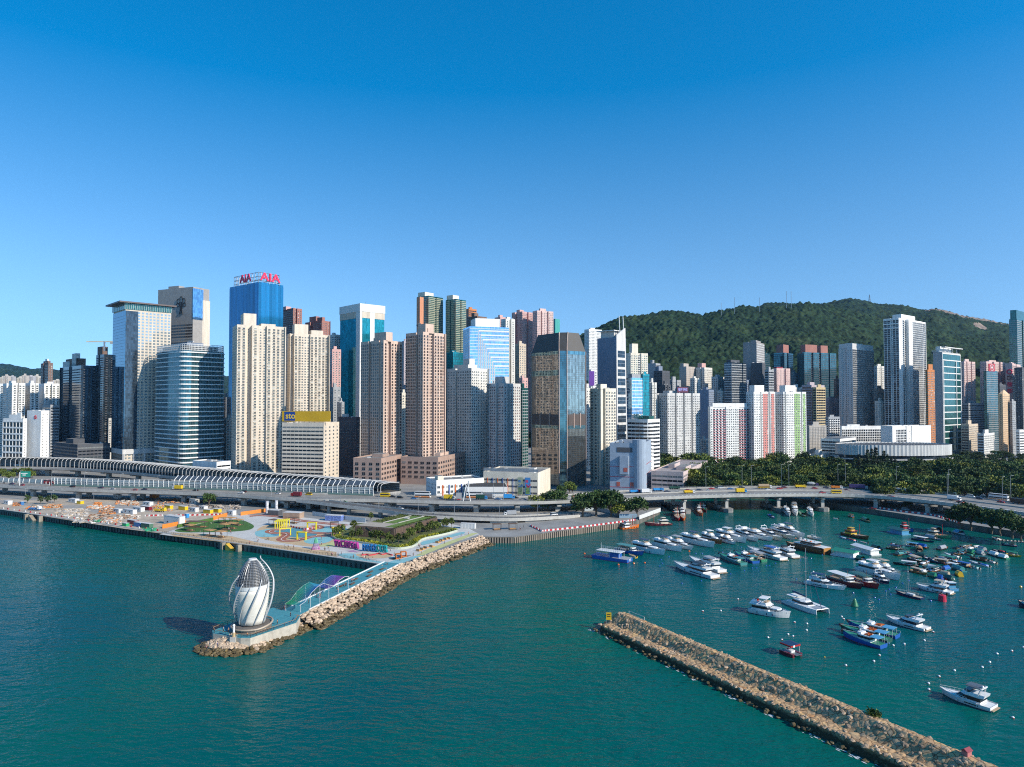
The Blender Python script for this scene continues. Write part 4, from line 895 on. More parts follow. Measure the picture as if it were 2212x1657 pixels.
 # elevated roads
def spline(pts,step):
 pts=[Vector(p)for p in pts];out=[]
 for i in range(len(pts)-1):
  p0,p1,p2,p3=pts[max(i-1,0)],pts[i],pts[i+1],pts[min(i+2,len(pts)-1)]
  n=max(1,int((p2-p1).length/step))
  for k in range(n):
   t=k/n
   out.append(0.5*((2*p1)+(p2-p0)*t+(2*p0-5*p1+4*p2-p3)*t*t+(3*p1-p0-3*p2+p3)*t**3))
 return out+[pts[-1]]
def nrm(path,i):
 d=path[min(i+1,len(path)-1)]-path[max(i-1,0)];d.z=0;d.normalize();return Vector((-d.y,d.x,0))
def sweep(mb,path,prof,m=0,closed=True,cap=True):
 rings=[]
 for i,p in enumerate(path):
  n=nrm(path,i);pr=prof(i)if callable(prof)else prof
  rings.append([p+n*o+Vector((0,0,z))for o,z in pr])
 return mb.loft(rings,m,cap and closed,closed)
def scr(p):
 d=p-Vector((0,0,CAM_Z));f=d.y*_c+d.z*_s;return CX+d.x/f*F0
def at_x(path,x):return min(range(len(path)),key=lambda i:abs(scr(path[i])-x))
DZ=11.0
FM=[G(x,y,z)for x,y,z in[(-160,1039,12),(0,1047,12),(171,1055.6,12),(351,1061,12),(496,1067,12),(607,1074,12),(690,1077,12),(799,1077.5,12),(965,1081.5,12),(1118,1082.5,12),(1209,1080.6,12),(1357,1075,12.5),(1500,1069.5,12.8),(1646,1066.5,13),(1780,1066,13),(1889,1069.5,13),(2021,1082,13),(2211,1106,13),(2420,1140,13)]]
for p in FM:p.z-=1.0
FMp=spline(FM,6)
wx=[(-200,20),(0,20),(171,21),(351,23),(496,25),(607,27),(690,30),(799,26),(965,25),(1118,25),(1209,28),(1357,38),(1500,42),(1646,44),(1889,44),(2021,44),(2211,42),(2500,42)]
FMw=[interp(wx,scr(p))for p in FMp]
road=thing('elevated_road','long elevated highway sweeping along the whole waterfront and out over the boat basin','bridge')
sweep(MB(),FMp,lambda i:[(.2,-.02),(.2,-.7),(2.5,-1.0),(3.5,-2.2),(FMw[i]-3.5,-2.2),(FMw[i]-2.5,-1.0),(FMw[i]-.2,-.7),(FMw[i]-.2,-.02)]).build('deck',CONC,road)
sweep(MB(),FMp,lambda i:[(.5,.0),(FMw[i]-.5,.0)],0,False).build('carriageway',mat('worn_asphalt',(.23,.215,.19),.9,var=.22,scale=.06,bump=.05),road)
sweep(MB(),FMp,[(0,-1.2),(0,.85),(.35,.85),(.35,-.01)],0).build('parapet',CONCL,road)
sweep(MB(),FMp,lambda i:[(FMw[i],-1.2),(FMw[i]-.35,-.01),(FMw[i]-.35,.85),(FMw[i],.85)],0).build('parapet',CONCL,road)
def railing(path,off,z0,z1,name,parent,m=WSTEEL,step=3.0,rails=2,th=.07):
 mb=MB();pts=[p+nrm(path,i)*(off(i)if callable(off)else off)for i,p in enumerate(path)]
 for r in range(rails):
  z=z1-(z1-z0)*r/rails
  for a,b in zip(pts,pts[1:]):mb.bar(a+Vector((0,0,z)),b+Vector((0,0,z)),th,th)
 for a,b in zip(pts,pts[1:]):
  n=max(1,round((b-a).length/step))
  for k in range(n):c=a.lerp(b,k/n);mb.box(c.x-th*.8,c.y-th*.8,c.z+z0,c.x+th*.8,c.y+th*.8,c.z+z1)
 return mb.build(name,m,parent)
railing(FMp,.18,.85,1.5,'railing',road,STEEL,2.5,1,.1);railing(FMp,lambda i:FMw[i]-.18,.85,1.5,'railing',road,STEEL,2.5,1,.1)
i0,i1=at_x(FMp,1240),len(FMp)
seg=FMp[i0:i1];segw=FMw[i0:i1]
sweep(MB(),seg,lambda i:[(segw[i]*.52,0),(segw[i]*.52,.8),(segw[i]*.52+.5,.8),(segw[i]*.52+.5,0)]).build('median_barrier',CONCL,road)
MARK=mat('road_paint',(.62,.61,.56),.7,var=.2,scale=1)
m=MB()
for i in range(0,len(seg)-1):
 n=nrm(seg,i);a,w=seg[i],segw[i]
 for f in(.33,.72,.86):m.bar(a+n*w*f,a.lerp(seg[i+1],.4)+n*w*f,.25,.01,up=.006)
 for k in range(2):
  b=a.lerp(seg[i+1],k/2);m.add([b+n*(w*.07)+Vector((0,0,.012)),b+n*(w*.07)+(seg[i+1]-a)*.2+Vector((0,0,.012)),b+n*(w*.19)+(seg[i+1]-a)*.75+Vector((0,0,.012)),b+n*(w*.19)+(seg[i+1]-a)*.55+Vector((0,0,.012))],[(0,1,2,3)])
m.build('road_marking',MARK,road)
m=MB()
i2=at_x(FMp,700)
for i in range(0,i2):
 n=nrm(FMp,i)
 for f in(.3,.6):m.bar(FMp[i]+n*FMw[i]*f,FMp[i].lerp(FMp[i+1],.4)+n*FMw[i]*f,.22,.01,up=.006)
m.build('road_marking',MARK,road)
def pier(path,widths,x,z0,parent,cols=(.2,.75),r=1.3,head=True,cap=False):
 i=at_x(path,x);p,n=path[i],nrm(path,i);w=widths[i]
 d=Vector((n.y,-n.x,0));m=MB()
 for f in cols:
  c=p+n*(w*f);z1=p.z-2.25
  m.prism([(c+d*r+n*r*.7)[:2],(c-d*r+n*r*.7)[:2],(c-d*r-n*r*.7)[:2],(c+d*r-n*r*.7)[:2]][::1],z0,z1-1.2 if head else z1)
 if head:a=p+n*1.5;b=p+n*(w-1.5);m.bar(Vector((a.x,a.y,z1-1.2)),Vector((b.x,b.y,z1-1.2)),r*1.7,1.25)
 m.build('pier',CONCL,parent)
 if cap:
  for f in cols:
   c=p+n*(w*f);c.z=0;e1,e2=d*3.6,n*6.5
   MB().prism([(c-e1*.4-e2)[:2],(c+e1*.4-e2)[:2],(c+e1-e2*.5)[:2],(c+e1+e2*.5)[:2],(c+e1*.4+e2)[:2],(c-e1*.4+e2)[:2],(c-e1+e2*.5)[:2],(c-e1-e2*.5)[:2]],-1,2.6).build('pile_cap',mat('stained_concrete',(.22,.215,.20),.9,var=.4,scale=.35),parent)
for x in(-20,60,162,277,394,510,576,616,663,699,751,830,930,1030,1120,1215,1310):pier(FMp,FMw,x,3.4,road,(.25,.7),1.7)
for x in(1390,1486,1580,1676,1776):pier(FMp,FMw,x,0,road,(.1,.55),1.1,cap=True)
for x in(1884,1996,2108,2215):pier(FMp,FMw,x,0,road,(.1,.55),1.3,cap=(x<1890))
RA=[G(x,y,z)for x,y,z in[(640,1078,12),(675,1081.5,11.7),(729,1088.6,10.8),(811,1098,9.6),(897,1109.6,8.4),(1016,1116.5,7.4),(1118,1118,6.9),(1220,1113,5.8),(1275,1109,4.9)]]
for p in RA:p.z-=1.0
RAp=spline(RA,5);RAw=[11.0]*len(RAp)
ramp_=thing('exit_ramp','curving concrete exit ramp that drops in front of the elevated highway behind the timber pavilion','ramp')
sweep(MB(),RAp,[(.2,-.02),(.2,-.7),(2,-1.5),(9,-1.5),(10.8,-.7),(10.8,-.02)]).build('deck',CONC,ramp_)
sweep(MB(),RAp,[(.4,.005),(10.6,.005)],0,False).build('carriageway',ASPH,ramp_)
sweep(MB(),RAp,[(0,-1.2),(0,.9),(.35,.9),(.35,0)]).build('parapet',CONCL,ramp_);sweep(MB(),RAp,[(11,-1.2),(10.65,0),(10.65,.9),(11,.9)]).build('parapet',CONCL,ramp_)
railing(RAp,.18,.9,1.5,'railing',ramp_,STEEL,2.5,1,.1);railing(RAp,10.82,.9,1.5,'railing',ramp_,STEEL,2.5,1,.1)
for x in(700,751,811,868,930,985):pier(RAp,RAw,x,3.4,ramp_,(.5,),1.2,head=False)
m=MB()
j0,j1,j2,j3=at_x(RAp,1064),at_x(RAp,1116),at_x(RAp,1143),at_x(RAp,1184)
for a,b in((j0,j1),(j2,j3),(at_x(RAp,1222),len(RAp)-1)):sweep(m,RAp[a:b+1],[(1.2,3.4-6),(1.2,-1.4),(9,-1.4),(9,3.4-6)])
m.build('abutment_wall',CONCL,ramp_)
EB=[G(x,y,12.15)for x,y in[(-130,1008),(0,1010),(90,1010.5),(171,1013),(280,1021),(376,1031),(450,1037),(540,1044.5),(640,1051),(729,1058),(800,1063.5),(822,1066)]]
EBp=spline(EB,4.9)
en_road=thing('elevated_road','rear elevated carriageway running under the rib roof at left','bridge')
sweep(MB(),EBp,[(-1.2,.1),(-1.2,-1.4),(2,-2.4),(17,-2.4),(19,-1.4),(19,.1)]).build('deck',CONC,en_road)
sweep(MB(),EBp,[(-.9,.12),(18.6,.12)],0,False).build('carriageway',ASPH,en_road)
EBw=[18.0]*len(EBp)
for x in(30,90,150,215,280,345,410,480,560,640,720):pier(EBp,EBw,x,3.4,en_road,(.5,),2.2)
encl=thing('noise_enclosure','white ribbed noise roof over the rear carriageway, its ribs curving back like a wave','noise barrier')
H_=8.2
hts=[interp([(0,9.6),(376,9.0),(729,7.6),(822,7.0)],scr(p))for p in EBp]
def rib_prof(h,dy=0):
 pts=[(0,.1),(0,h*.5)]+[(3.2*(1-math.cos(rad(a))),h*.62+h*.38*math.sin(rad(a)))for a in range(0,91,15)]+[(9,h+.35),(17.5,h-.6)]
 return pts
for i in range(len(EBp)):
 n=nrm(EBp,i);p=EBp[i]
 m=MB();m.tube([p+n*o+Vector((0,0,z))for o,z in rib_prof(hts[i])],.3,0,5);m.build('rib',mat('rib_grey_white',(.38,.38,.37),.5),encl)
ROOFP=mat('roof_louvre_panel',(.30,.31,.31),.5,.3,var=.2,scale=.4);
sweep(MB(),EBp,lambda i:[(4.2,hts[i]+.0),(9,hts[i]+.28),(17.8,hts[i]-.65)],0,False).build('roof_panel',ROOFP,encl)
sweep(MB(),EBp,lambda i:[(18,.2),(18,hts[i]-.7)],0,False).build('rear_wall',mat('rear_panel',(.16,.165,.17),.5,var=.3),encl)
m=MB()
for k in range(5):sweep(m,EBp,lambda i:[(17.9,1+k*1.5),(17.9,1.15+k*1.5),(17.8,1.15+k*1.5),(17.8,1+k*1.5)])
m.build('rear_rail',WSTEEL,encl)
m=MB();sweep(m,EBp,[(-.3,.12),(-.3,1.0),(.0,1.0),(.0,.12)]);m.build('kerb_wall',CONCL,encl)
FB=spline([G(x,y,DZ+.1)for x,y in[(112,1048.5),(256,1053),(376,1055.6),(522,1060),(607,1063.5),(729,1068),(806,1070.5)]],4.3)
fb=thing('noise_barrier','front noise barrier of curved white posts, clear panels and dark leaning louvres along the highway','noise barrier')
k0=at_x(FB,372)
GLS=mat('clear_panel',(.20,.25,.26),.15,var=.15,scale=.3)
for i,p in enumerate(FB):
 n=nrm(FB,i);tall=i>=k0
 pts=[(0,0),(.0,2.0),(-.25,4.0),(.1,6.0)]+([(1.0,7.4),(5.0,10.0)]if tall else[(.5,6.8)])
 m=MB();m.tube([p+n*o+Vector((0,0,z))for o,z in pts],.3,0,5);m.build('post',WSTEEL,fb)
sweep(MB(),FB,[(.12,1.2),(-.1,4.0),(.22,6.0)],0,False).build('clear_panel',GLS,fb)
m=MB()
for o,z in((-.02,2.6),(-.2,4.1),(.1,5.6),(.4,6.7)):sweep(m,FB,[(o,z),(o,z+.22),(o-.14,z+.22),(o-.14,z)])
m.build('rail',WSTEEL,fb)
sweep(MB(),FB,[(-.3,0),(-.3,1.2),(.2,1.2),(.2,0)]).build('kerb_wall',mat('green_grey_kerb',(.12,.20,.18),.7),fb)
m=MB()
for i in range(k0,len(FB)-1):
 a,b=FB[i].lerp(FB[i+1],.06),FB[i].lerp(FB[i+1],.94);n=nrm(FB,i)
 m.add([a+n*1.1+Vector((0,0,7.3)),b+n*1.1+Vector((0,0,7.3)),b+n*4.9+Vector((0,0,9.85)),a+n*4.9+Vector((0,0,9.85))],[(0,1,2,3)])
m.build('louvre_panel',mat('dark_louvre_panel',(.10,.12,.14),.35,.4,var=.2),fb)
LB=spline([G(x,y,DZ+.1)for x,y in[(-130,1038.5),(-20,1043),(50,1045.5),(108,1048.3)]],5)
lb=thing('noise_barrier','low glazed barrier with leaning white posts at the left end of the highway','noise barrier')
for i,p in enumerate(LB):n=nrm(LB,i);MB().tube([p,p-n*.1+Vector((0,0,2)),p+n*.7+Vector((0,0,4.6))],.28,0,5).build('post',WSTEEL,lb)
sweep(MB(),LB,[(.1,.9),(.1,2),(.75,4.3)],0,False).build('clear_panel',GLS,lb);sweep(MB(),LB,[(-.3,0),(-.3,1),(.2,1),(.2,0)]).build('kerb_wall',CONCL,lb)
# breakwaters
PHI=(1+5**.5)/2
ICO_V=[Vector(p).normalized()for p in[(-1,PHI,0),(1,PHI,0),(-1,-PHI,0),(1,-PHI,0),(0,-1,PHI),(0,1,PHI),(0,-1,-PHI),(0,1,-PHI),(PHI,0,-1),(PHI,0,1),(-PHI,0,-1),(-PHI,0,1)]]
ICO_F=[(0,11,5),(0,5,1),(0,1,7),(0,7,10),(0,10,11),(1,5,9),(5,11,4),(11,10,2),(10,7,6),(7,1,8),(3,9,4),(3,4,2),(3,2,6),(3,6,8),(3,8,9),(4,9,5),(2,4,11),(6,2,10),(8,6,7),(9,8,1)]
def rock(mb,c,r,m,rg=rnd):
 ax=(r*rg.uniform(.8,1.35),r*rg.uniform(.7,1.1),r*rg.uniform(.5,.85));a=rg.uniform(0,6.28);ca,sa=math.cos(a),math.sin(a)
 vs=[]
 for v in ICO_V:
  k=rg.uniform(.78,1.12);x,y,z=v.x*ax[0]*k,v.y*ax[1]*k,v.z*ax[2]*k
  vs.append((c[0]+x*ca-y*sa,c[1]+x*sa+y*ca,c[2]+z))
 mb.add(vs,ICO_F,m)
RK=mat('pink_granite_boulder',(.46,.34,.235),.9,var=.18,scale=.6,island=.3,bump=.2)
RKW=mat('wet_algae_boulder',(.10,.07,.028),.6,var=.3,scale=.5,island=.4,bump=.2)
BD=(BW0-BW1);BD.z=0
TIPR,TIPL=G(648,1330,4.5),G(541,1377,4.5)
deckpoly=[(BW1.x,BW1.y),(BW0.x,BW0.y),(Q1.x,Q1.y)]
D1=BW0;D2=Vector((-75.2,244,0));ddir=(Vector((D2.x,D2.y,0))-Vector((D1.x,D1.y,0)));dl=ddir.length;ddir.normalize();dn=Vector((ddir.y,-ddir.x,0))
if dn.x>0:dn=-dn
pier_z=4.3
TEALF=mat('teal_deck_paint',(.055,.24,.28),.7,var=.12,scale=.4)
bwR=lambda s:Vector((D1.x,D1.y,0))+ddir*s
W_=9.3
end=dl
c=[bwR(-3),bwR(end),bwR(end)+dn*W_,bwR(-3)+dn*W_]
bw=MB();bw.prism([p[:2]for p in c][::-1],-3,pier_z,0,1)
plat=[G(648.5,1331,4.3),G(640,1345,4.3),G(541,1378,4.3),G(520,1378,4.3),G(461,1368,4.3),G(458,1362,4.3),G(540,1330,4.3),G(590,1312,4.3)]
bw.prism([p[:2]for p in plat][::-1],-3,pier_z+.02,0,1)
o=bw.build('breakwater',[mat('block_stone_wall',(.42,.38,.31),.9,var=.2,scale=.5,bump=.3),TEALF]);tag(o,'long breakwater arm with a teal painted deck carrying the white egg-shaped tower','breakwater')
m=MB();m.bar(bwR(-3)+dn*.2+Vector((0,0,pier_z)),bwR(end-6)+dn*.2+Vector((0,0,pier_z)),.45,.35);m.bar(bwR(-3)+dn*9.1+Vector((0,0,pier_z)),bwR(end-8)+dn*9.1+Vector((0,0,pier_z)),.45,.35)
m.build('kerb',WHITE,o)
rg=random.Random(5);rk=MB()
def slope_rocks(a,b,nout,width,ztop,dens=1.0):
 L=(b-a).length;d=(b-a)/L;n=int(L*width*.60*dens)
 for k in range(n):
  s,t=rg.random()*L,rg.random()
  p=a+d*s+nout*(t*width);z=ztop*(1-t)-t*.4+rg.uniform(-.1,.25)
  rock(rk,(p.x,p.y,z),rg.uniform(.5,1.0),1 if z<1.3+rg.uniform(-.25,.25)else 0,rg)
RJ=bwR(-3)
ed=(Vector((BW0.x,BW0.y,0))-Vector((BW1.x,BW1.y,0)));eL=ed.length;ed.normalize();en=Vector((-ed.y,ed.x,0));en=en if en.x>0 else-en
bw1=Vector((BW1.x,BW1.y,0))
slope_rocks(bw1+ed*1,bw1+ed*(eL+2),en,9.4,4.2,2.1)
slope_rocks(bwR(-3),bwR(end+1),-dn,9.2,4.2,2.1)
w0,w1=G(654,1328,4.3),G(540,1379,4.3);w0.z=w1.z=0
slope_rocks(w0,w1,Vector((.94,-.33,0)),4.6,1.7,3.2)
tipc=G(507,1382,2);tipc.z=0
for k in range(820):
 a,t=rg.uniform(0,6.28),rg.random()**.6
 p=tipc+Vector((math.cos(a)*12*t,math.sin(a)*8*t-1.2,0));z=4.3*(1-t*.95)-.1
 rock(rk,(p.x,p.y,z),rg.uniform(.6,1.05),1 if z<1.35+rg.uniform(-.2,.2)else 0,rg)
slope_rocks(bwR(2),bwR(end-14),dn,W_+1.2,2.0,.0)
a=bwR(4)+dn*W_;b=bwR(end-14)+dn*W_;slope_rocks(a,b,dn,1.6,2.8,1.3)
tag(rk.build('boulder_revetment',[RK,RKW]),'sloping mass of pale pink boulders, dark with algae at the waterline, along the breakwater','rocks',kind='stuff')
def apron(a,b,nout,w,z,m):m.quad(a+Vector((0,0,z)),b+Vector((0,0,z)),b+nout*w-Vector((0,0,.6)),a+nout*w-Vector((0,0,.6)))
m=MB();apron(bw1,bw1+ed*(eL+3),en,8.0,3.4,m);apron(bwR(-3),bwR(end),-dn,8.0,3.4,m);m.lathe([(9.5,-1.2),(6,1.0),(2,3.0),(.2,3.3)],0,20,tuple(tipc));tag(m.build('rubble_core',mat('dark_rubble',(.12,.09,.06),.95)),kind='structure')
b2a,b2b=Vector((28.5,243,0)),Vector((128,72,0));b2d=(b2b-b2a).normalized();b2n=Vector((-b2d.y,b2d.x,0))
prof2=[(-1.0,-1.0),(0,.5),(.5,2.0),(.9,2.45),(4.0,2.6),(4.3,2.75),(7.3,5.3),(7.7,5.6),(9.9,5.6),(10.4,4.8),(12,-1)]
def stone_mat():
 m,nt,b=newmat('dry_stone_masonry');L=nt.links.new
 tc=nd(nt,'ShaderNodeTexCoord');wz=nd(nt,'ShaderNodeTexNoise');wz.inputs['Scale'].default_value=.9;L(tc.outputs['Object'],wz.inputs['Vector'])
 mx=nd(nt,'ShaderNodeVectorMath',operation='MULTIPLY_ADD');mx.inputs[1].default_value=(.5,.5,.5);L(wz.outputs['Color'],mx.inputs[0]);L(tc.outputs['Object'],mx.inputs[2])
 v=nd(nt,'ShaderNodeTexVoronoi');v.inputs['Scale'].default_value=.62;L(mx.outputs[0],v.inputs['Vector'])
 ve=nd(nt,'ShaderNodeTexVoronoi',feature='DISTANCE_TO_EDGE');ve.inputs['Scale'].default_value=.62;L(mx.outputs[0],ve.inputs['Vector'])
 sp=nd(nt,'ShaderNodeSeparateColor');L(v.outputs['Color'],sp.inputs[0])
 rp=ramp(nt,[(0,(.31,.19,.10)),(.25,(.52,.32,.16)),(.45,(.41,.28,.16)),(.65,(.58,.36,.16)),(.85,(.34,.26,.17)),(1,(.52,.26,.10))]);L(sp.outputs[0],rp.inputs[0])
 er=ramp(nt,[(.0,(.20,.14,.09)),(.06,(1,1,1))]);L(ve.outputs['Distance'],er.inputs[0])
 mu=nd(nt,'ShaderNodeMixRGB',blend_type='MULTIPLY');mu.inputs[0].default_value=1;L(rp.outputs[0],mu.inputs[1]);L(er.outputs[0],mu.inputs[2])
 sx=nd(nt,'ShaderNodeSeparateXYZ');L(tc.outputs['Object'],sx.inputs[0]);zn=nd(nt,'ShaderNodeMath',operation='MULTIPLY_ADD');zn.inputs[1].default_value=-1.2;L(wz.outputs[0],zn.inputs[0]);L(sx.outputs[2],zn.inputs[2])
 zr=nd(nt,'ShaderNodeMapRange');zr.inputs[1].default_value=.6;zr.inputs[2].default_value=1.5;L(zn.outputs[0],zr.inputs[0])
 wt=nd(nt,'ShaderNodeMixRGB',blend_type='MIX');wt.inputs[1].default_value=(.045,.030,.012,1);L(zr.outputs[0],wt.inputs[0]);L(mu.outputs[0],wt.inputs[2])
 L(wt.outputs[0],b.inputs['Base Color']);b.inputs['Roughness'].default_value=.9
 bp=nd(nt,'ShaderNodeBump');bp.inputs['Strength'].default_value=.9;bp.inputs['Distance'].default_value=.25
 cl=nd(nt,'ShaderNodeMath',operation='MINIMUM');cl.inputs[1].default_value=.3;L(ve.outputs['Distance'],cl.inputs[0]);L(cl.outputs[0],bp.inputs['Height']);L(bp.outputs[0],b.inputs['Normal'])
 return m
STONEM=stone_mat()
L2_=(b2b-b2a).length;nn_=int(L2_/.5);rings=[];NP=44
cum=[0]
for(a,z),(c,w)in zip(prof2,prof2[1:]):cum.append(cum[-1]+math.hypot(c-a,w-z))
def profpt(s):
 for k in range(len(cum)-1):
  if s<=cum[k+1]+1e-6:
   t=(s-cum[k])/(cum[k+1]-cum[k]);return prof2[k][0]+(prof2[k+1][0]-prof2[k][0])*t,prof2[k][1]+(prof2[k+1][1]-prof2[k][1])*t
for i in range(nn_+1):
 s=i/nn_*L2_;ring=[];e=min(1,s/6.0);sc2=.25+.75*math.sin(e*math.pi/2)
 for j in range(NP+1):
  a,z=profpt(cum[-1]*j/NP);a=5+(a-5)*sc2;z=z*(sc2 if z>0 else 1)if s<6 else z
  p=b2a+b2d*s+b2n*a+Vector((0,0,z));q_=p*.62
  f=noise.voronoi(q_)[0];dz=min(.35,(f[1]-f[0]))*.5-.1
  p+=Vector((noise.noise(q_)*.15,noise.noise(q_+Vector((9,0,0)))*.15,dz if z>-.5 else 0))
  ring.append(p)
 rings.append(ring)
o=MB().loft(rings,0,False,False).build('stone_breakwater',STONEM);tag(o,'brown stone-block breakwater with a stepped ledge, running out of the lower right corner','breakwater')
m=MB()
for k in range(240):
 s=rg.random()*L2_;p=b2a+b2d*s+b2n*rg.uniform(-1.6,.5);rock(m,(p.x,p.y,rg.uniform(-.2,.7)),rg.uniform(.4,.9),0,rg)
tag(m.build('weedy_boulders',RKW),'dark weedy boulders at the foot of the stone-block breakwater','rocks',kind='stuff')
m=MB();RKB=mat('brown_block',(.35,.25,.165),.9,var=.25,scale=.6,island=.4,bump=.2)
for k in range(620):
 s=rg.uniform(3,L2_);a,z,r=rg.choice([(rg.uniform(.2,1.3),2.2,rg.uniform(.4,.8)),(rg.uniform(1,4),2.5,rg.uniform(.3,.6)),(rg.uniform(4.4,7.4),None,rg.uniform(.45,.8)),(rg.uniform(7.5,10.2),5.4,rg.uniform(.35,.65))])
 p=b2a+b2d*s+b2n*a;rock(m,(p.x,p.y,z if z else 2.7+(a-4.4)*.88),r,0,rg)
tag(m.build('loose_blocks',RKB),'loose brown blocks breaking the edges of the stone-block breakwater','rocks',kind='stuff')
FOAM=mat('surf_foam',(.55,.58,.58),.8)
m=MB()
for k in range(230):
 s=rg.random()*L2_
 if noise.noise(Vector((s*.08,0,0)))<-.05:continue
 p=b2a+b2d*s-b2n*rg.uniform(.9,2.6);r=rg.uniform(.12,.4);d_=b2d*r*2.2;e_=b2n*r*.6
 m.add([p-d_+Vector((0,0,.05)),p+e_+Vector((0,0,.1)),p+d_+Vector((0,0,.05)),p-e_+Vector((0,0,.07))],[(0,3,2,1)])
tag(m.build('surf',FOAM),'thin broken line of white surf at the foot of the stone-block breakwater','foam',kind='stuff')
# trees
def leaf_mat(name,dark,light):
 m,nt,b=newmat(name);L=nt.links.new
 ge=nd(nt,'ShaderNodeNewGeometry');oi=nd(nt,'ShaderNodeObjectInfo')
 rp=ramp(nt,[(0,dark),(.6,[(a+c)/2 for a,c in zip(dark,light)]),(1,light)]);L(ge.outputs['Random Per Island'],rp.inputs[0])
 hs=nd(nt,'ShaderNodeHueSaturation');mr=nd(nt,'ShaderNodeMapRange');mr.inputs[3].default_value=.65;mr.inputs[4].default_value=1.45
 L(oi.outputs['Random'],mr.inputs[0]);L(mr.outputs[0],hs.inputs['Value']);L(rp.outputs[0],hs.inputs['Color']);L(hs.outputs[0],b.inputs['Base Color'])
 b.inputs['Roughness'].default_value=.7;b.inputs['Specular IOR Level'].default_value=.25;MATS[name]=m;return m
LEAF=leaf_mat('broad_leaves',(.020,.044,.012),(.062,.102,.026));LEAFY=leaf_mat('yellow_green_leaves',(.07,.09,.014),(.19,.20,.03));PINE=leaf_mat('pine_needles',(.010,.024,.012),(.03,.055,.022))
LEAFB=leaf_mat('young_leaves',(.04,.065,.012),(.13,.16,.03));HEDGE=leaf_mat('hedge_leaves',(.05,.075,.01),(.16,.20,.025));HEDGEY=leaf_mat('yellow_hedge_leaves',(.16,.17,.01),(.34,.33,.03));TRUNK=mat('tree_bark',(.12,.095,.07),.9,var=.3,scale=2)
def leaf_quad(mb,p,s,rg,m=0):
 a=Vector((rg.uniform(-1,1),rg.uniform(-1,1),rg.uniform(-.4,1))).normalized();b=a.cross(Vector((rg.uniform(-1,1),rg.uniform(-1,1),rg.uniform(-1,1)))).normalized();c=a.cross(b)
 mb.add([p+b*s,p+c*s*.7,p-b*s,p-c*s*.7],[(0,1,2,3)],m)
def tree_meshes(seed,R_,H_,trunk_h,n=1000,leaf=.5,flat=.8):
 rg=random.Random(seed);cr=MB();tk=MB();tips=[]
 tk.tube([(0,0,-.5),(rg.uniform(-.3,.3),rg.uniform(-.3,.3),trunk_h*.5),(0,0,trunk_h),(rg.uniform(-.5,.5),rg.uniform(-.5,.5),H_*.8)],[.38*R_/4,.3*R_/4,.26*R_/4,.06],0,6)
 for k in range(17):
  a=k*2.4+rg.uniform(-.3,.3);t=rg.uniform(.25,1);rr=R_*rg.uniform(.45,.95)*(1-.55*max(0,t-.55));z=trunk_h+(H_-trunk_h)*t*.9
  tip=Vector((math.cos(a)*rr,math.sin(a)*rr,z));tips.append(tip)
  tk.tube([(0,0,trunk_h*rg.uniform(.7,1)),tip*.5+Vector((0,0,(trunk_h+z)*.22)),tip],[.14*R_/4,.09*R_/4,.03],0,4)
 tips.append(Vector((0,0,H_*.93)))
 for k in range(n):
  c=tips[k%len(tips)];d=Vector((rg.gauss(0,1),rg.gauss(0,1),rg.gauss(0,.7))).normalized()*(R_*.40*rg.random()**.4)
  leaf_quad(cr,c+Vector((d.x,d.y,d.z*flat)),leaf*rg.uniform(.6,1.3),rg)
 return cr.mesh('crown',[LEAF]),tk.mesh('trunk',[TRUNK])
BROAD=[tree_meshes(s,4.6,8.6,2.6)for s in(1,2,3,4)]
YOUNG=[tree_meshes(s,2.0,6.2,1.7,330,.38,1.1)for s in(11,12,13)]
def pine_mesh(seed,H_=17,R_=2.7):
 rg=random.Random(seed);cr=MB();tk=MB().tube([(0,0,-.5),(0,0,H_)],[.35,.05],0,5)
 for k in range(17):
  t=k/17;z=H_*(.12+.86*t);r=R_*(1-t)**.75+.25
  for j in range(9):
   a=j*.7+k*1.3+rg.uniform(-.2,.2)
   for s in(.35,.7,1):leaf_quad(cr,Vector((math.cos(a)*r*s,math.sin(a)*r*s,z-.5*s*r*.4)),.55*rg.uniform(.7,1.2),rg)
 return cr.mesh('crown',[PINE]),tk.mesh('trunk',[TRUNK])
PINES=[pine_mesh(21),pine_mesh(22)]
def plant_tree(p,meshes,s,label,group=None,leaf=None,name='tree',sz=None):
 o=thing(name,label,'tree',tuple(p),rnd.uniform(0,6.28),group);o.scale=(s,s,sz or s)
 c=link('crown',meshes[0],o);link('trunk',meshes[1],o)
 if leaf:c.material_slots[0].link='OBJECT';c.material_slots[0].material=leaf
 return o
rows=[(1000,1030,1405,1530,10),]
parkg='broadleaf trees of the park behind the bridge'
cells=[]
for dpt,x0,x1,sx in((562,1500,1830,17),(588,1490,1990,17),(622,1480,2240,17),(662,1440,2240,18),(715,1430,2240,19),(770,1440,1830,20),(520,1880,2240,17),(550,1850,2240,17)):
 for x in range(x0,x1,sx):cells.append(((x+rnd.uniform(-8,8)-CX)/F0*dpt,dpt+rnd.uniform(-14,14),x))
for X,Y,x in cells:
 if((X-cx)/(RX+6))**2+((Y-cy)/(RY+5))**2<1:continue
 s=rnd.uniform(1.25,2.1)*(.75 if Y<575 and x<1850 else 1)
 plant_tree((X,Y,3.4),BROAD[rnd.randrange(4)],s,'leafy tree in the dense park belt between the highway bridge and the towers',parkg,rnd.choice([LEAF,LEAF,LEAF,LEAF,LEAFB,LEAFY]))
for x in range(2010,2250,17):
 for dpt in(765,830,890):plant_tree(((x+rnd.uniform(-6,6)-CX)/F0*dpt,dpt,3.4),BROAD[rnd.randrange(4)],rnd.uniform(.9,1.4),'leafy tree among the old flats behind the park at right','trees among the old flats')
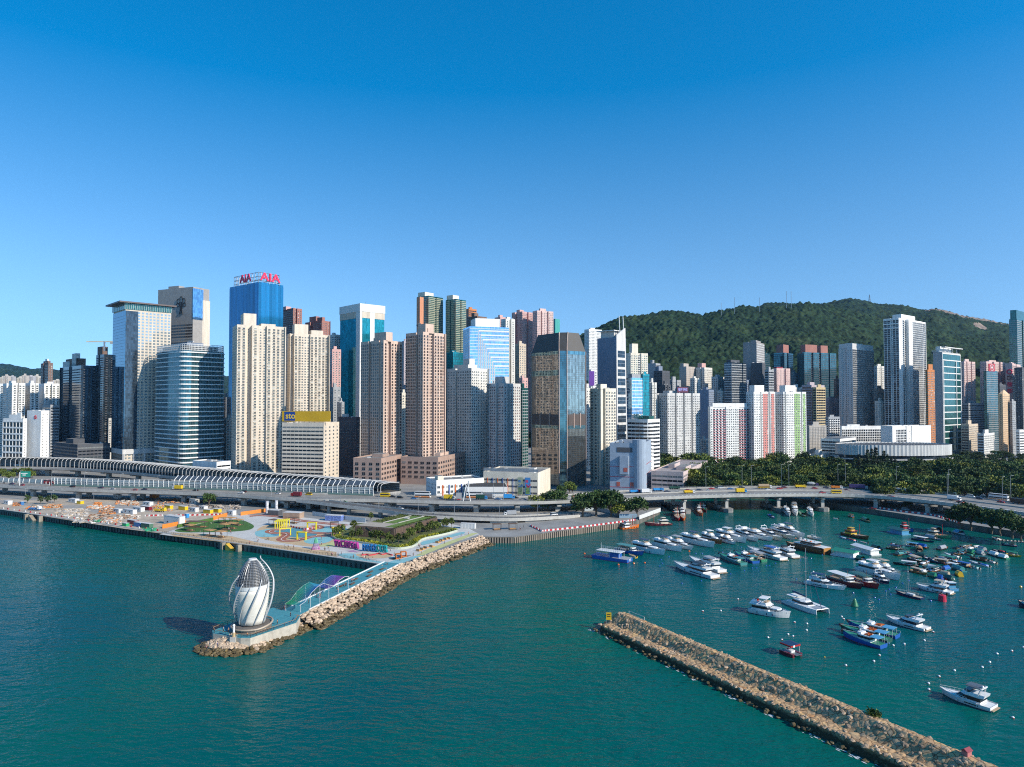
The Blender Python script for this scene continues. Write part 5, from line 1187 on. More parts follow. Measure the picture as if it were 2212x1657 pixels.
for k,(x,y,h)in enumerate([(1842,1004,17),(1852,1004,20),(1862,1005,16),(1871,1004,24),(1880,1004,25),(1889,1005,26),(1898,1006,19),(1906,1006,23),(1914,1006,20),(1922,1007,18),(1930,1007,17),(1796,1003,15)]):
 p=G(x,y,3.4);Y=690 if k<11 else 690
 plant_tree(((x-CX)/F0*Y,Y,3.4),PINES[k%2],h/17*1.22,'tall dark pine in the row before the white arena' if k<11 else 'lone dark conifer left of the pine row','row of dark pines' if k<11 else None,name='pine_tree')
for x,y,s,lf,lab in[(1158,1105,1.5,LEAFY,'yellow-green tree standing between the highway and the exit ramp'),(1185,1104,1.7,LEAF,'dark bushy tree beside the yellow-green one in front of the highway'),(1204,1103,1.9,LEAF,'tall tree rising over the highway parapet right of the bushy one'),(1172,1103,1.2,LEAFB,'low tree filling the gap behind the ramp railing'),(1258,1117,2.1,LEAF,'tall open-trunked tree at the ramp foot, leftmost of three on the quay'),(1287,1115,2.3,LEAF,'tall forked tree in the middle of the three on the quay'),(1318,1117,2.4,LEAF,'widest spreading tree at the right of the three on the quay'),(1335,1118,1.3,LEAFY,'yellowish tree under the widest quay tree'),(1375,1118,1.8,LEAF,'dark round tree before the white hoarding by the moored red boats'),(1229,1066,1.3,LEAFB,'bright tree beside the highway near the bronze tower'),(1075,1071,.9,LEAF,'small dark tree at the foot of the cream block wall'),(855,1071,.9,LEAF,'bushy tree at the foot of the brown-pink podium'),(452,1092,1.2,LEAF,'dark tree shading the site huts under the highway')]:
 p=G(x,y,3.4);plant_tree(p,BROAD[rnd.randrange(4)],s*.85,lab,None,lf)
for x,y,s in[(2072,1140,1.5),(2095,1142,1.7),(2140,1150,1.5),(2160,1155,1.6),(2185,1160,1.5),(2205,1166,1.3),(1960,1098,.6)]:plant_tree(G(x,y,3.4),BROAD[rnd.randrange(4)],s,'dark shore tree under the right end of the bridge','shore trees under the bridge')
for x,y in[(20,1038),(55,1036),(70,1033),(5,1029),(40,1028)]:plant_tree(G(x,y,3.4),BROAD[rnd.randrange(4)],rnd.uniform(.8,1.3),'bright green tree on the bank between the two left carriageways','trees between the carriageways',LEAFB)
for x,y in[(88,1089),(104,1089),(60,1087),(118,1086)]:plant_tree(G(x,y,3.4),YOUNG[0],1,'young street tree by the road under the highway at left','young street trees at left')
for k,x in enumerate(range(1430,1500,13)):plant_tree(((x-CX)/F0*590,590+8*(k%2),3.4),BROAD[k%4],1.0,'tree beside the low pale pink building','trees round the pale pink building')
for k,(x,y,Y)in enumerate([(1212,1055,560),(1235,1052,570)]):plant_tree(((x-CX)/F0*Y,Y,3.4),BROAD[k],.9,'street tree at the entrance of the bronze tower','entrance trees')
# the promenade playground
def ZI(x,y):return 350.9+.1708*x,987.8+.1708*y
def ZJ(x,y):return 674.7+.1708*x,998.6+.1708*y
def ZH(x,y):return x*.1708,960.8+.1708*y
def smooth_poly(pts,step=1.5):
 n=len(pts);out=[]
 for i in range(n):
  p0,p1,p2,p3=(Vector(pts[(i+k-1)%n])for k in range(4))
  m=max(1,int((p2-p1).length/step))
  for k in range(m):
   t=k/m;out.append(0.5*((2*p1)+(p2-p0)*t+(2*p0-5*p1+4*p2-p3)*t*t+(3*p1-p0-3*p2+p3)*t**3))
 return out
from mathutils.geometry import tessellate_polygon
LV=[0]
def sheet(name,pts,Z,m,smooth=True,z=None,kind='structure'):
 """a painted ground sheet; each lies a few millimetres above the one below"""
 if z is None:LV[0]+=1;z=QZ+.005*LV[0]
 w=[Vector((*G(*Z(x,y),QZ)[:2],0))for x,y in pts]
 if smooth:w=smooth_poly(w)
 tri=tessellate_polygon([w]);mb=MB();up=[]
 for t in tri:
  a,b,c=(w[i]for i in t);up.append(t if(b-a).cross(c-a).z>0 else(t[0],t[2],t[1]))
 mb.add([(p.x,p.y,z)for p in w],up);return tag(mb.build(name,m),kind=kind)
PV=mat('pale_plaza',(.50,.485,.45),.85,var=.1,scale=.2);TAN=mat('tan_surface',(.50,.36,.21),.85,var=.08);LBLUE=mat('light_blue_surface',(.20,.42,.45),.8,var=.08);TEAL2=mat('teal_surface',(.075,.24,.29),.8,var=.08)
TRACK=mat('terracotta_track',(.32,.11,.065),.85,var=.1);LIME=mat('lime_surface',(.46,.47,.21),.85,var=.08);LAWN=mat('lawn_grass',(.045,.125,.02),.95,var=.3,scale=.5,bump=.3,bscale=6);SITE=mat('site_dirt',(.40,.33,.25),.95,var=.3,scale=.12,bump=.2)
ident=lambda x,y:(x,y)
sheet('site_ground',[(-60,1092),(-40,1072),(60,1080),(200,1076),(330,1090),(500,1098),(520,1115),(430,1124),(350,1152),(270,1142),(90,1114),(0,1099)],ident,SITE,False)
sheet('service_road',[(-60,1075),(0,1080),(120,1091),(260,1090),(330,1098),(330,1104),(230,1110),(170,1100),(60,1092),(0,1086),(-60,1082)],ident,mat('site_road',(.30,.28,.25),.9,var=.15))
sheet('plaza_paving',[(345,1154),(376,1158),(470,1168),(522,1175),(727,1203),(826,1218),(862,1218),(940,1184),(1036,1154),(1010,1140),(960,1128),(760,1128),(640,1116),(520,1111),(440,1124)],ident,PV,False)
sheet('tan_boardwalk',[(360,1150),(430,1152),(500,1158),(560,1172),(640,1181),(727,1192),(727,1203),(600,1187),(522,1176),(470,1169),(376,1158)],ident,TAN,False)
sheet('lawn',[(160,920),(260,888),(450,845),(640,800),(800,788),(1000,795),(1100,828),(1158,870),(1110,912),(950,935),(700,945),(350,950),(200,942)],ZI,LAWN)
sheet('play_surface',[(1180,960),(1230,890),(1370,850),(1600,868),(2000,880),(2330,910),(2330,1100),(2150,1120),(1900,1128),(1600,1095),(1300,1040),(1200,1000)],ZI,TAN)
sheet('play_surface',[(1170,960),(1200,930),(1330,908),(1420,905),(1480,960),(1440,1000),(1250,1006),(1190,992)],ZI,LBLUE)
sheet('play_surface',[(1430,935),(1600,900),(1850,890),(1950,955),(1900,1005),(1650,1010),(1500,965)],ZI,TEAL2)
sheet('play_surface',[(1890,925),(1960,890),(2200,880),(2330,900),(2330,960),(2150,972),(1970,965)],ZI,LBLUE)
sheet('play_surface',[(1790,1055),(1890,1015),(2120,1000),(2160,1020),(2110,1065),(2000,1090),(1850,1090)],ZI,LBLUE)
sheet('play_surface',[(1990,1118),(2130,1075),(2300,1040),(2330,1060),(2250,1120),(2060,1126)],ZI,LIME)
def track(name,pts,Z,w,m):
 LV[0]+=1;z=QZ+.005*LV[0];c=spline([Vector((*G(*Z(x,y),QZ)[:2],z))for x,y in pts],1.2);mb=MB()
 sweep(mb,c,[(w/2,0),(-w/2,0)],0,False);mb.f=[tuple(reversed(f))for f in mb.f]
 return tag(mb.build(name,m),kind='structure'),c
PWH=mat('white_line_paint',(.7,.69,.66),.7)
for pts in([(1560,912),(1400,918),(1352,940),(1420,958),(1530,955),(1575,975),(1540,1005),(1500,1035),(1545,1055),(1680,1052),(1800,1025),(1900,1002),(2060,992),(2330,985)],[(2330,965),(2000,958),(1860,945),(1825,928),(1900,910),(1985,895),(1980,872),(1900,860)],[(1100,745),(1250,735),(1480,752),(1720,795),(1950,822),(2330,862)]):
 t,c=track('running_track',pts,ZI,5.2,TRACK);track('track_line',pts,ZI,.35,PWH)
sheet('play_surface',[(320,1165),(420,1152),(560,1160),(640,1215),(860,1255),(1060,1262),(890,1290),(700,1262),(470,1225)],ZJ,LBLUE)
sheet('play_surface',[(550,1165),(700,1150),(900,1158),(1010,1185),(870,1212),(640,1205)],ZJ,TAN)
sheet('play_surface',[(430,1118),(520,1112),(560,1128),(640,1130),(560,1138),(480,1132)],ZJ,mat('pink_blue_surface',(.35,.20,.32),.8),False)
sheet('play_surface',[(1370,1035),(1400,1000),(1600,960),(1880,882),(1915,905),(1700,962),(1500,1022),(1390,1046)],ZJ,LBLUE)
sheet('promenade_strip',[(1010,1290),(1290,1190),(1440,1105),(2010,897),(2100,893),(1400,1175),(1100,1290)],ZJ,LIME,False)
sheet('promenade_strip',[(880,1295),(1030,1240),(1290,1188),(1400,1178),(1100,1292),(960,1330)],ZJ,LBLUE,False)
sheet('play_surface',[(960,1222),(1180,1178),(1250,1180),(1030,1235)],ZJ,mat('dark_mat',(.06,.07,.06),.9),False)
qa,qb=G(*ZI(0,955),QZ),G(*ZJ(850,1268),QZ)
qp=[qa.lerp(qb,k/40)for k in range(41)]
rl=thing('quay_railing','timber-topped post railing along the edge of the promenade','railing')
railing(qp,0,.2,1.1,'post_rails',rl,mat('dark_bronze',(.10,.07,.05),.5),1.8,2,.06)
m=MB();[m.bar(a,b,.16,.08,up=1.12)for a,b in zip(qp,qp[1:])];m.build('handrail',mat('timber_rail',(.30,.17,.08),.6),rl)
cop=MB();A,B=Vector((*Q0[:2],QZ)),Vector((*Q1[:2],QZ));d_=(B-A);cop.bar(A-d_*.3,B,1.2,.28,up=.01);tag(cop.build('quay_coping',CONCL),kind='structure')
STEP=mat('stained_step_concrete',(.25,.22,.17),.9,var=.3,scale=.5)
for(x0,x1,nm,mt)in((62,92,'old concrete landing steps cut into the quay at far left',STEP),(486,520,'yellow-faced landing steps cut into the promenade quay',mat('yellow_step_paint',(.55,.36,.05),.7))):
 a,b=G(x0,interp([(0,1100),(827,1219)],x0)+1,QZ),G(x1,interp([(0,1100),(827,1219)],x1)+1,QZ);d_=(b-a).normalized();n=Vector((d_.y,-d_.x,0))
 L_=(b-a).length;st=thing('landing_steps',nm,'steps',tuple(a));m=MB()
 for k in range(8):m.bar(d_*(L_*.25+k*.8)+n*1.1+Vector((0,0,-5-0)),d_*(L_*.25+k*.8+.8)+n*1.1+Vector((0,0,-5)),2.2,4.9-k*.5)
 m.build('step_flight',mt,st)
 for s in(0,L_):MB().bar(d_*(s-.9)+n*1.2+Vector((0,0,-5)),d_*(s+.9)+n*1.2+Vector((0,0,-5)),2.6,5.05).build('pier_block',STEP,st)
TIM=mat('honey_timber',(.46,.25,.09),.6,var=.2,scale=.8);DTIM=mat('dark_timber',(.13,.08,.05),.7,var=.2);TS=mat('dark_steel_post',(.05,.04,.035),.5)
def pavilion(p,rz,w,d,h,label,roofm=TIM,group='timber shade pavilions'):
 t=thing('shade_pavilion',label,'pavilion',tuple(p),rz,group)
 MB().box(-w/2-.3,-d/2-.3,h,w/2+.3,d/2+.3,h+.18).build('roof',roofm,t)
 for sx in(-1,1):
  for sy in(-1,1):MB().box(sx*w/2-.08,sy*d/2-.08,.02,sx*w/2+.08,sy*d/2+.08,h).build('post',TS,t)
 MB().box(-w/2+.2,-d/2+.2,.02,w/2-.2,d/2-.2,.3).build('platform',DTIM,t)
 MB().box(-w/2+.6,-.25,.3,w/2-.6,.25,.75).build('bench',TIM,t)
 return t
PR=rad(-28)
for x,y,lab,rm in[(350,925,'honey timber pavilion near the lawn tip, left of the long dark one',TIM),(780,830,'timber pavilion at the left of the upper lawn cluster',TIM),(868,828,'timber pavilion in the middle of the upper lawn cluster',TIM),(955,855,'timber pavilion at the right of the upper lawn cluster',TIM),(790,915,'timber pavilion at the lower edge of the lawn',TIM),(885,900,'timber pavilion just right of the one at the lower lawn edge',TIM),(598,992,'timber pavilion on the tan boardwalk, left of the seaside pair',TIM),(742,1010,'timber pavilion on the tan boardwalk, right of the seaside pair',TIM),(1415,855,'brown pavilion left of the yellow gate row',DTIM),(1660,830,'brown pavilion behind the yellow gate row',DTIM)]:
 pavilion(G(*ZI(x,y),QZ+.05),PR,5.2,3.8,3.3,lab,rm)
pavilion(G(*ZI(440,880),QZ+.05),PR+.35,12,4,3.3,'long dark-roofed pavilion along the hedge side of the lawn',DTIM)
for x,y,lab in[(1073,1144,'dark timber kiosk shelter on the right-hand quay, left one'),(1107,1143,'dark timber kiosk shelter on the right-hand quay, right one'),(722,1140,'brown shelter behind the small trees left of the timber gallery')]:pavilion(G(x,y,QZ+.05),.2,4.6,3.4,3.4,lab,DTIM,'dark timber shelters')
YEL=paint('yellow_play_paint',(.68,.58,.03),.5)
def arch(a,b,h,label,legs=1,wd=1.0):
 a,b=G(*ZI(*a),QZ+.02),G(*ZI(*b),QZ+.02);d=(b-a);L_=d.length;t=thing('play_arch',label,'play frame',tuple(a),math.atan2(d.y,d.x),'yellow play arches')
 for s in(0,L_):
  for k in range(legs):MB().box(s-.25,k*.8-.2,0,s+.25,k*.8+.2,h).build('leg',YEL,t)
 MB().box(-.3,-.3,h,L_+.3,legs*.8-.3,h+.45).build('beam',YEL,t);return t
arch((1485,995),(1620,985),3.9,'open yellow arch over the blue and terracotta bend')
arch((1700,1040),(1808,1048),4.0,'yellow arch with barred legs nearest the water',2)
arch((1830,912),(1940,915),3.9,'yellow arch behind the red and white barriers',2)
arch((2150,975),(2240,960),3.6,'yellow arch partly behind the small trees')
for k in range(6):arch((1425+28*k,900-2*k),(1465+28*k,872-2*k),3.9,'yellow arch in the close-set gate row beside the play barriers')
MAG=paint('magenta_letter',(.34,.03,.20),.4);BLU=paint('blue_letter',(.015,.14,.36),.4);TEA=paint('teal_letter',(.01,.24,.25),.4)
for word,za,zb,mt,lab in(('VICTORIA',(280,1062),(585,1098),[MAG]*8,'magenta giant letters spelling VICTORIA on the promenade'),('HARBOUR',(635,1118),(952,1140),[BLU]*4+[TEA]*3,'blue and teal giant letters spelling HARBOUR on the promenade')):
 a,b=G(*ZJ(*za),QZ+.03),G(*ZJ(*zb),QZ+.03);t=thing('letter_sculpture',lab,'sign',tuple(a));d=b-a;n=Vector((d.y,-d.x,0)).normalized();w=d.length/len(word)
 for k,ch in enumerate(word):
  l=put_text(ch,4.6,mt[k],t,d*((k+.5)/len(word))+Vector((0,0,1.75)),n,.8,'letter',True);l.scale.x*=w/3.3*(1.5 if ch=='I' else 1)
rc=spline([G(*ZJ(x,y),QZ+.03)for x,y in[(620,1178),(690,1168),(720,1180),(800,1166),(835,1155),(880,1168),(940,1160),(1010,1178)]],.8)
t=thing('wavy_bench','red ribbon bench winding over a tan patch','bench');sweep(MB(),rc,[(-.3,0),(.3,0),(.3,.5),(-.3,.5)]).build('seat',paint('red_bench',(.5,.03,.05)),t)
ORG=paint('orange_cube',(.62,.17,.02))
for x,y in((1085,1215),(1150,1187)):
 t=thing('cube_seat','orange hollow cube shelter on the dark mat, %s'%('nearer the breakwater' if x<1100 else 'nearer the timber pavilion'),'play cube',tuple(G(*ZJ(x,y),QZ+.12)),.4)
 MB().box(-1.3,-1.3,0,1.3,1.3,.2).build('base',ORG,t);MB().box(-1.3,-1.3,2.2,1.3,1.3,2.4).build('top',ORG,t)
 for sx in(-1,1):MB().box(sx*1.3-.1,-1.29,.2,sx*1.3+.1,1.29,2.2).build('side_panel',ORG,t)
t=thing('spiral_frame','helical rod sculpture, pink below and green above, by the promenade rail','sculpture',tuple(G(*ZI(1940,1160),QZ+.02)))
for z0,z1,r0,r1,mt in((0,1.6,2.1,1.6,paint('pink_rod',(.55,.14,.40))),(1.6,3.2,1.5,1.1,paint('lilac_rod',(.35,.25,.45))),(3.2,5.6,1.1,.5,paint('green_rod',(.12,.45,.22)))):
 m=MB()
 for k in range(26):a=k*.242;m.tube([(math.cos(a)*r0,math.sin(a)*r0,z0),(math.cos(a+.4)*r1,math.sin(a+.4)*r1,z1)],.06,0,4)
 m.tube([(math.cos(k*.3)*r0,math.sin(k*.3)*r0,z0+.05)for k in range(22)],.09,0,4);m.build('rod_ring',mt,t)
for k,(x,y)in enumerate([(1350,1118),(1395,1100),(1440,1082),(1515,1068),(1590,1015),(1640,992),(1690,972),(1735,965)]):
 t=thing('sun_lounger','slatted brown lounger on the lime strip above the boulders','lounger',tuple(G(*ZJ(x,y),QZ+.06)),rad(62),'brown loungers on the lime strip')
 MB().add([(-1.3,-1,0),(1.3,-1,0),(1.3,-1,.35),(.4,-1,.35),(-1.3,-1,1.2),(-1.3,1,0),(1.3,1,0),(1.3,1,.35),(.4,1,.35),(-1.3,1,1.2)],[(0,1,2,3,4),(9,8,7,6,5),(3,2,7,8),(4,3,8,9),(1,6,7,2),(0,4,9,5)]).build('slatted_seat',TIM,t);MB().box(-1.1,-.8,-.05,1.1,.8,.02).build('skid',TS,t)
gA,gB,gC=Vector((-88.8,389,0)),Vector((-64.6,380,0)),Vector((-45.5,416.5,0));gD=gA+gC-gB;gz=9.7
t=thing('timber_gallery','timber-clad pavilion building with a planted green roof on the promenade','building',tuple(gB));loc=[(p-gB)for p in(gA,gB,gC,gD)]
SLAT=mat('weathered_timber_slats',(.20,.135,.10),.8,var=.35,scale=1.6,streak=True)
MB().prism([p[:2]for p in loc],QZ-.05,gz,0,0).build('wall',mat('dark_glazing_wall',(.05,.045,.042),.4),t)
m=MB()
for p,q_ in((loc[0],loc[1]),(loc[1],loc[2])):
 n=int((q_-p).length/.55);e=(q_-p).normalized();nn=Vector((e.y,-e.x,0))
 for k in range(n):c=p.lerp(q_,k/n)+nn*.18;m.bar(c,c+e*.3,.3,gz-QZ-.3,up=QZ)
m.build('slat_screen',SLAT,t)
m=MB()
for p,q_ in((loc[0],loc[1]),(loc[1],loc[2])):
 e=(q_-p);nn=Vector((e.y,-e.x,0)).normalized()*.42
 for a,b in(((.08,0),(.45,1)),((.3,1),(.62,0)),((.55,0),(.95,1))):m.tube([p+e*a[0]+nn+Vector((0,0,QZ+a[1]*5.8)),p+e*b[0]+nn+Vector((0,0,QZ+b[1]*5.8))],.14,0,4)
m.build('diagonal_brace',TS,t)
u_,v_=loc[0],loc[2]
RLAWN=mat('roof_grass',(.10,.17,.025),.95,var=.35,scale=.5)
rq=lambda a,b,z:u_*a+v_*b+Vector((0,0,z))
m=MB();m.add([rq(0,0,gz+.02),rq(0,1,gz+.02),rq(1,1,gz+.02),rq(1,0,gz+.02)],[(0,1,2,3)]);m.build('roof',mat('sand_roof',(.36,.31,.25),.9),t)
for a0,a1,b0,b1,mt,nm in((.02,.30,.03,.98,RLAWN,'roof_lawn'),(.36,.62,.30,.97,RLAWN,'roof_lawn'),(.68,.97,.30,.97,mat('sedum',(.13,.15,.03),.95,var=.4,scale=.6),'roof_planting')):MB().add([rq(a0,b0,gz+.06),rq(a0,b1,gz+.06),rq(a1,b1,gz+.06),rq(a1,b0,gz+.06)],[(0,1,2,3)]).build(nm,mt,t)
m=MB();rg2=random.Random(3)
for k in range(1500):
 e=rg2.random();a,b=(rg2.uniform(0,.05),e)if k%3==0 else((e,rg2.uniform(.95,1.0))if k%3==1 else(rg2.uniform(.66,1),rg2.uniform(.35,1)))
 leaf_quad(m,rq(a,b,gz+rg2.uniform(.08,.4)),.35,rg2)
tag(m.build('roof_shrubs',LEAFB,t),kind='stuff');MB().bar(rq(.32,.35,gz+.1),rq(.32,.98,gz+.1),.8,.25).bar(rq(.65,.3,gz+.1),rq(.65,.98,gz+.1),.6,.25).bar(rq(.45,.72,gz+.1),rq(.55,.72,gz+.1),3,.5).build('roof_path',CONCL,t)
hp=[ZJ(*q_)for q_ in[(260,950),(330,985),(560,1015),(780,1050),(960,1090),(1120,1098),(1270,1070),(1340,1020),(1400,978),(1560,942),(1700,910),(1830,872)]]
hw=spline([G(x,y,QZ)for x,y in hp],1.5)
sheet('planting_bed',[(260,950),(330,985),(560,1015),(780,1050),(960,1090),(1120,1098),(1270,1070),(1340,1020),(1400,978),(1560,942),(1700,910),(1830,872),(1800,830),(1560,800),(1000,760),(560,770),(420,860),(300,900)],ZJ,mat('planting_soil',(.09,.11,.03),.95,var=.5,scale=.5),False)
pw=thing('planter_wall','low pale wall curving round the planting of the timber pavilion','wall');m=MB();sweep(m,hw,[(-.25,0),(.25,0),(.25,1.0),(-.25,1.0)]).build('wall_body',mat('pale_green_wall',(.42,.45,.36),.8),pw)
m=MB()
for k in range(5200):
 i=rg2.randrange(len(hw));p=hw[i]+nrm(hw,i)*rg2.uniform(.3,3.6)+Vector((rg2.uniform(-.8,.8),0,rg2.uniform(.6,1.7)));leaf_quad(m,p,rg2.uniform(.2,.4),rg2,1 if noise.noise(Vector((i*.09,2,0)))>-.05 else 0)
tag(m.build('hedge',[HEDGE,HEDGEY]),'clipped green and yellow hedge bed round the timber pavilion','hedge',kind='stuff')
gal=[(500,985),(590,980),(290,945),(330,935),(800,1000),(860,1020),(960,1035),(1090,1030),(1170,1010),(1230,985),(1260,960),(1320,930),(1360,900),(1430,905),(1490,890),(1510,865),(1600,860),(1660,850),(1700,830),(1760,820),(740,990),(1010,1035),(380,930),(520,860),(740,740),(1560,880),(1200,1020)]
for x,y in gal:plant_tree(G(*ZJ(x,y),QZ),YOUNG[rnd.randrange(3)],rnd.uniform(.75,1.15),'slim young tree in the planting round the timber pavilion','young trees round the timber pavilion',LEAFB)
# egg-shaped tower on the breakwater end
ec=G(544.5,1357,pier_z);ec.z=pier_z
eg=thing('vent_tower','white egg-shaped tower with a louvred dome and twisting white fins on the breakwater end','tower',tuple(ec))
eg.scale=(.93,.93,.93)
def er(z):
 return interp([(0,4.55),(3,5.0),(7,5.55),(11,5.75),(14.5,5.6),(16,5.2),(18,4.45),(20,3.35),(21.5,2.2),(22.3,1.35)],z)
EGW=mat('egg_concrete',(.63,.60,.53),.7,var=.07,scale=.4)
B0=2.3
MB().lathe([(er(z),B0+z)for z in[0,1.5,3,5,7,9,11,12.4]],0,48).build('body',EGW,eg,True)
MB().lathe([(er(12.5)+.12,B0+12.4),(er(12.5)+.12,B0+13.7)],0,48).build('ring_band',WSTEEL,eg)
MB().lathe([(er(z)-.55,B0+z)for z in(13.5,15,17,19,21,22.2)],0,36).build('inner_core',mat('dark_void',(.035,.037,.04),.8),eg)
m=MB()
for k in range(17):
 z=13.9+k*.5;r0,r1=er(z)-.05,er(z+.12)-.4
 m.lathe([(r0,B0+z),(r0-.03,B0+z+.08),(r1,B0+z+.3)],0,36)
m.build('louvre',mat('dark_louvre',(.17,.175,.18),.4,.3),eg)
m=MB()
for k in range(32):a=2*math.pi*k/32;m.tube([((er(z)+.05)*math.cos(a),(er(z)+.05)*math.sin(a),B0+z)for z in(13.6,15,16.5,18,19.5,21,22.3)],.05,0,4)
m.build('dome_rib',STEEL,eg);MB().lathe([(1.5,B0+22.2),(1.4,B0+22.6)],0,20).build('dome_cap',WSTEEL,eg)
FIN=mat('fin_steel',(.40,.41,.42),.4,.2)
def fin(a0,sweep_,zt,bulge,w,zs=.2):
 pts=[]
 for k in range(25):
  t=k/24;z=zs+(zt-zs)*t;a=rad(a0+sweep_*t)
  r=er(min(z,22))+.35+bulge*math.sin(math.pi*min(1,t*1.02))**.8+(.8 if zt>21 else 0)*t**2
  pts.append(Vector((r*math.cos(a),r*math.sin(a),B0+z)))
 m=MB();m.tube(pts,[w*(.6+.4*math.sin(math.pi*(k/24)))for k in range(25)],0,6);f=m.build('fin',FIN,eg,True)
 m=MB()
 for k in range(2,23):
  p=pts[k];z=p.z-B0;a=math.atan2(p.y,p.x);r=er(min(z,22))-.1
  m.tube([p,(r*math.cos(a),r*math.sin(a),p.z-.15)],.06,0,4)
 m.tube([((er(min(p.z-B0,22))-.1)*math.cos(math.atan2(p.y,p.x)),(er(min(p.z-B0,22))-.1)*math.sin(math.atan2(p.y,p.x)),p.z-.15)for p in pts[2:23]],.06,0,4)
 if bulge>.3:m.build('strut',FIN,f)
 return f
for a0,sw,zt,bg,w in[(-128,52,13.6,.12,.24),(-98,62,16.2,.2,.30),(-62,58,14.6,.2,.26),(-160,58,15,.9,.30),(168,60,17.5,1.7,.32),(-22,66,23.2,.95,.36),(60,62,15,1.0,.3),(110,62,15,1.0,.3)]:fin(a0,sw,zt,bg,w)
MB().lathe([(6.7,0),(6.7,1.9),(6.3,2.0)],0,40).build('plinth',mat('dark_brick_plinth',(.13,.115,.10),.8,var=.2,scale=1.2),eg)
m=MB();ring=[(6.95*math.cos(a),6.95*math.sin(a),1.5+.9*max(0,math.sin(a+.9)))for a in[2*math.pi*k/40 for k in range(41)]];m.tube(ring,.35,0,6);m.build('plinth_coping',mat('bronze_coping',(.34,.27,.20),.5),eg)
for a in(-100,-60,-30):MB().lathe([(.18,0),(.18,.1)],0,8).build('flood_light',WSTEEL,eg,loc=(6.8*math.cos(rad(a)),6.8*math.sin(rad(a)),1.0))
pr=thing('platform_railing','bronze-topped railing round the breakwater end platform','railing')
pp=[Vector((*p[:2],pier_z+.02))for p in plat];pp=[p+(Vector((ec.x,ec.y,p.z))-p).normalized()*.4 for p in pp];pl_=[pp[0].lerp(pp[1],.3),pp[1],pp[2],pp[3],pp[4],pp[5],pp[6]]
ps=[a.lerp(b,k/max(1,int((b-a).length/2)))for a,b in zip(pl_,pl_[1:])for k in range(max(1,int((b-a).length/2)))]+[pl_[-1]]
railing(ps,0,.1,1.1,'post_rails',pr,TS,2,2,.06);m=MB();[m.bar(a,b,.2,.09,up=1.12)for a,b in zip(ps,ps[1:])];m.build('handrail',mat('timber_rail',(.30,.17,.08),.6),pr)
bc=thing('harbour_beacon','white navigation beacon post on a concrete block in front of the egg-shaped tower','beacon',tuple(G(505,1383,3.2)))
MB().box(-.9,-.9,-1.5,.9,.9,1.2).build('base',CONCL,bc);MB().lathe([(.55,1.2),(.45,2.6)],0,10).build('drum',mat('buff_drum',(.45,.33,.18)),bc);MB().lathe([(.33,2.6),(.33,4.6),(.42,4.65),(.42,4.9),(.2,5.2)],0,12).build('post',WHITE,bc)
nc=thing('net_canopy','wavy net canopy shading from green through blue to violet on slim white posts','sculpture')
def rainbow():
 m,nt,b=newmat('rainbow_net');L=nt.links.new;tc=nd(nt,'ShaderNodeTexCoord');sp=nd(nt,'ShaderNodeSeparateXYZ');L(tc.outputs['Generated'],sp.inputs[0])
 rp=ramp(nt,[(0,(.02,.28,.05)),(.25,(.02,.25,.20)),(.5,(.03,.12,.38)),(.75,(.22,.06,.38)),(1,(.35,.08,.32))]);L(sp.outputs[0],rp.inputs[0]);L(rp.outputs[0],b.inputs['Base Color']);b.inputs['Roughness'].default_value=.6;return m
prof_=[(0,2.6),(.1,3.0),(.22,5.2),(.34,6.4),(.45,6.6),(.55,5.2),(.66,3.8),(.78,5.0),(.9,5.4),(1,4.6)]
s0,s1=end-2,end-36;m=MB();NS=60
P_=lambda t,o,dz=0:bwR(s0+(s1-s0)*t)+dn*o+Vector((0,0,pier_z+interp(prof_,t)+dz))
for k in range(NS):
 for j in range(9):
  t0,t1=k/NS,(k+1)/NS;o0=1.6+j*.75;sag=-1.5*math.sin(math.pi*j/8)*math.sin(math.pi*t0)
  a,b=P_(t0,o0,sag),P_(t1,o0,sag);m.bar(a,b,.1,.06)
  if j<8:sg2=-1.5*math.sin(math.pi*(j+1)/8)*math.sin(math.pi*t0);m.bar(a,P_(t0,o0+.75,sg2),.1,.06);m.bar(P_(t0+.5/NS,o0,sag),P_(t0+.5/NS,o0+.75,sg2),.08,.05)
m.build('net',rainbow(),nc)
for o_ in(1.5,7.7):m=MB();m.tube([P_(k/40,o_)for k in range(41)],.07,0,5);m.build('rim_tube',WSTEEL,nc)
for t_ in(.02,.2,.38,.56,.76,.98):
 for o_ in(1.5,7.7):p=P_(t_,o_);MB().box(-.06,-.06,pier_z-p.z,.06,.06,0).build('post',WSTEEL,nc,loc=p)
for k,s in enumerate([10,16,22,29,36,40]):
 t=thing('deck_bench','low dark timber bench on the teal breakwater deck','bench',tuple(bwR(s)+dn*(3.2+2.5*(k%2))+Vector((0,0,pier_z))),math.atan2(ddir.y,ddir.x),'benches on the breakwater deck');MB().box(-1.6,-.5,.2,1.6,.5,.45).build('seat',DTIM,t);MB().box(-1.2,-.3,0,1.2,.3,.2).build('base',TS,t)
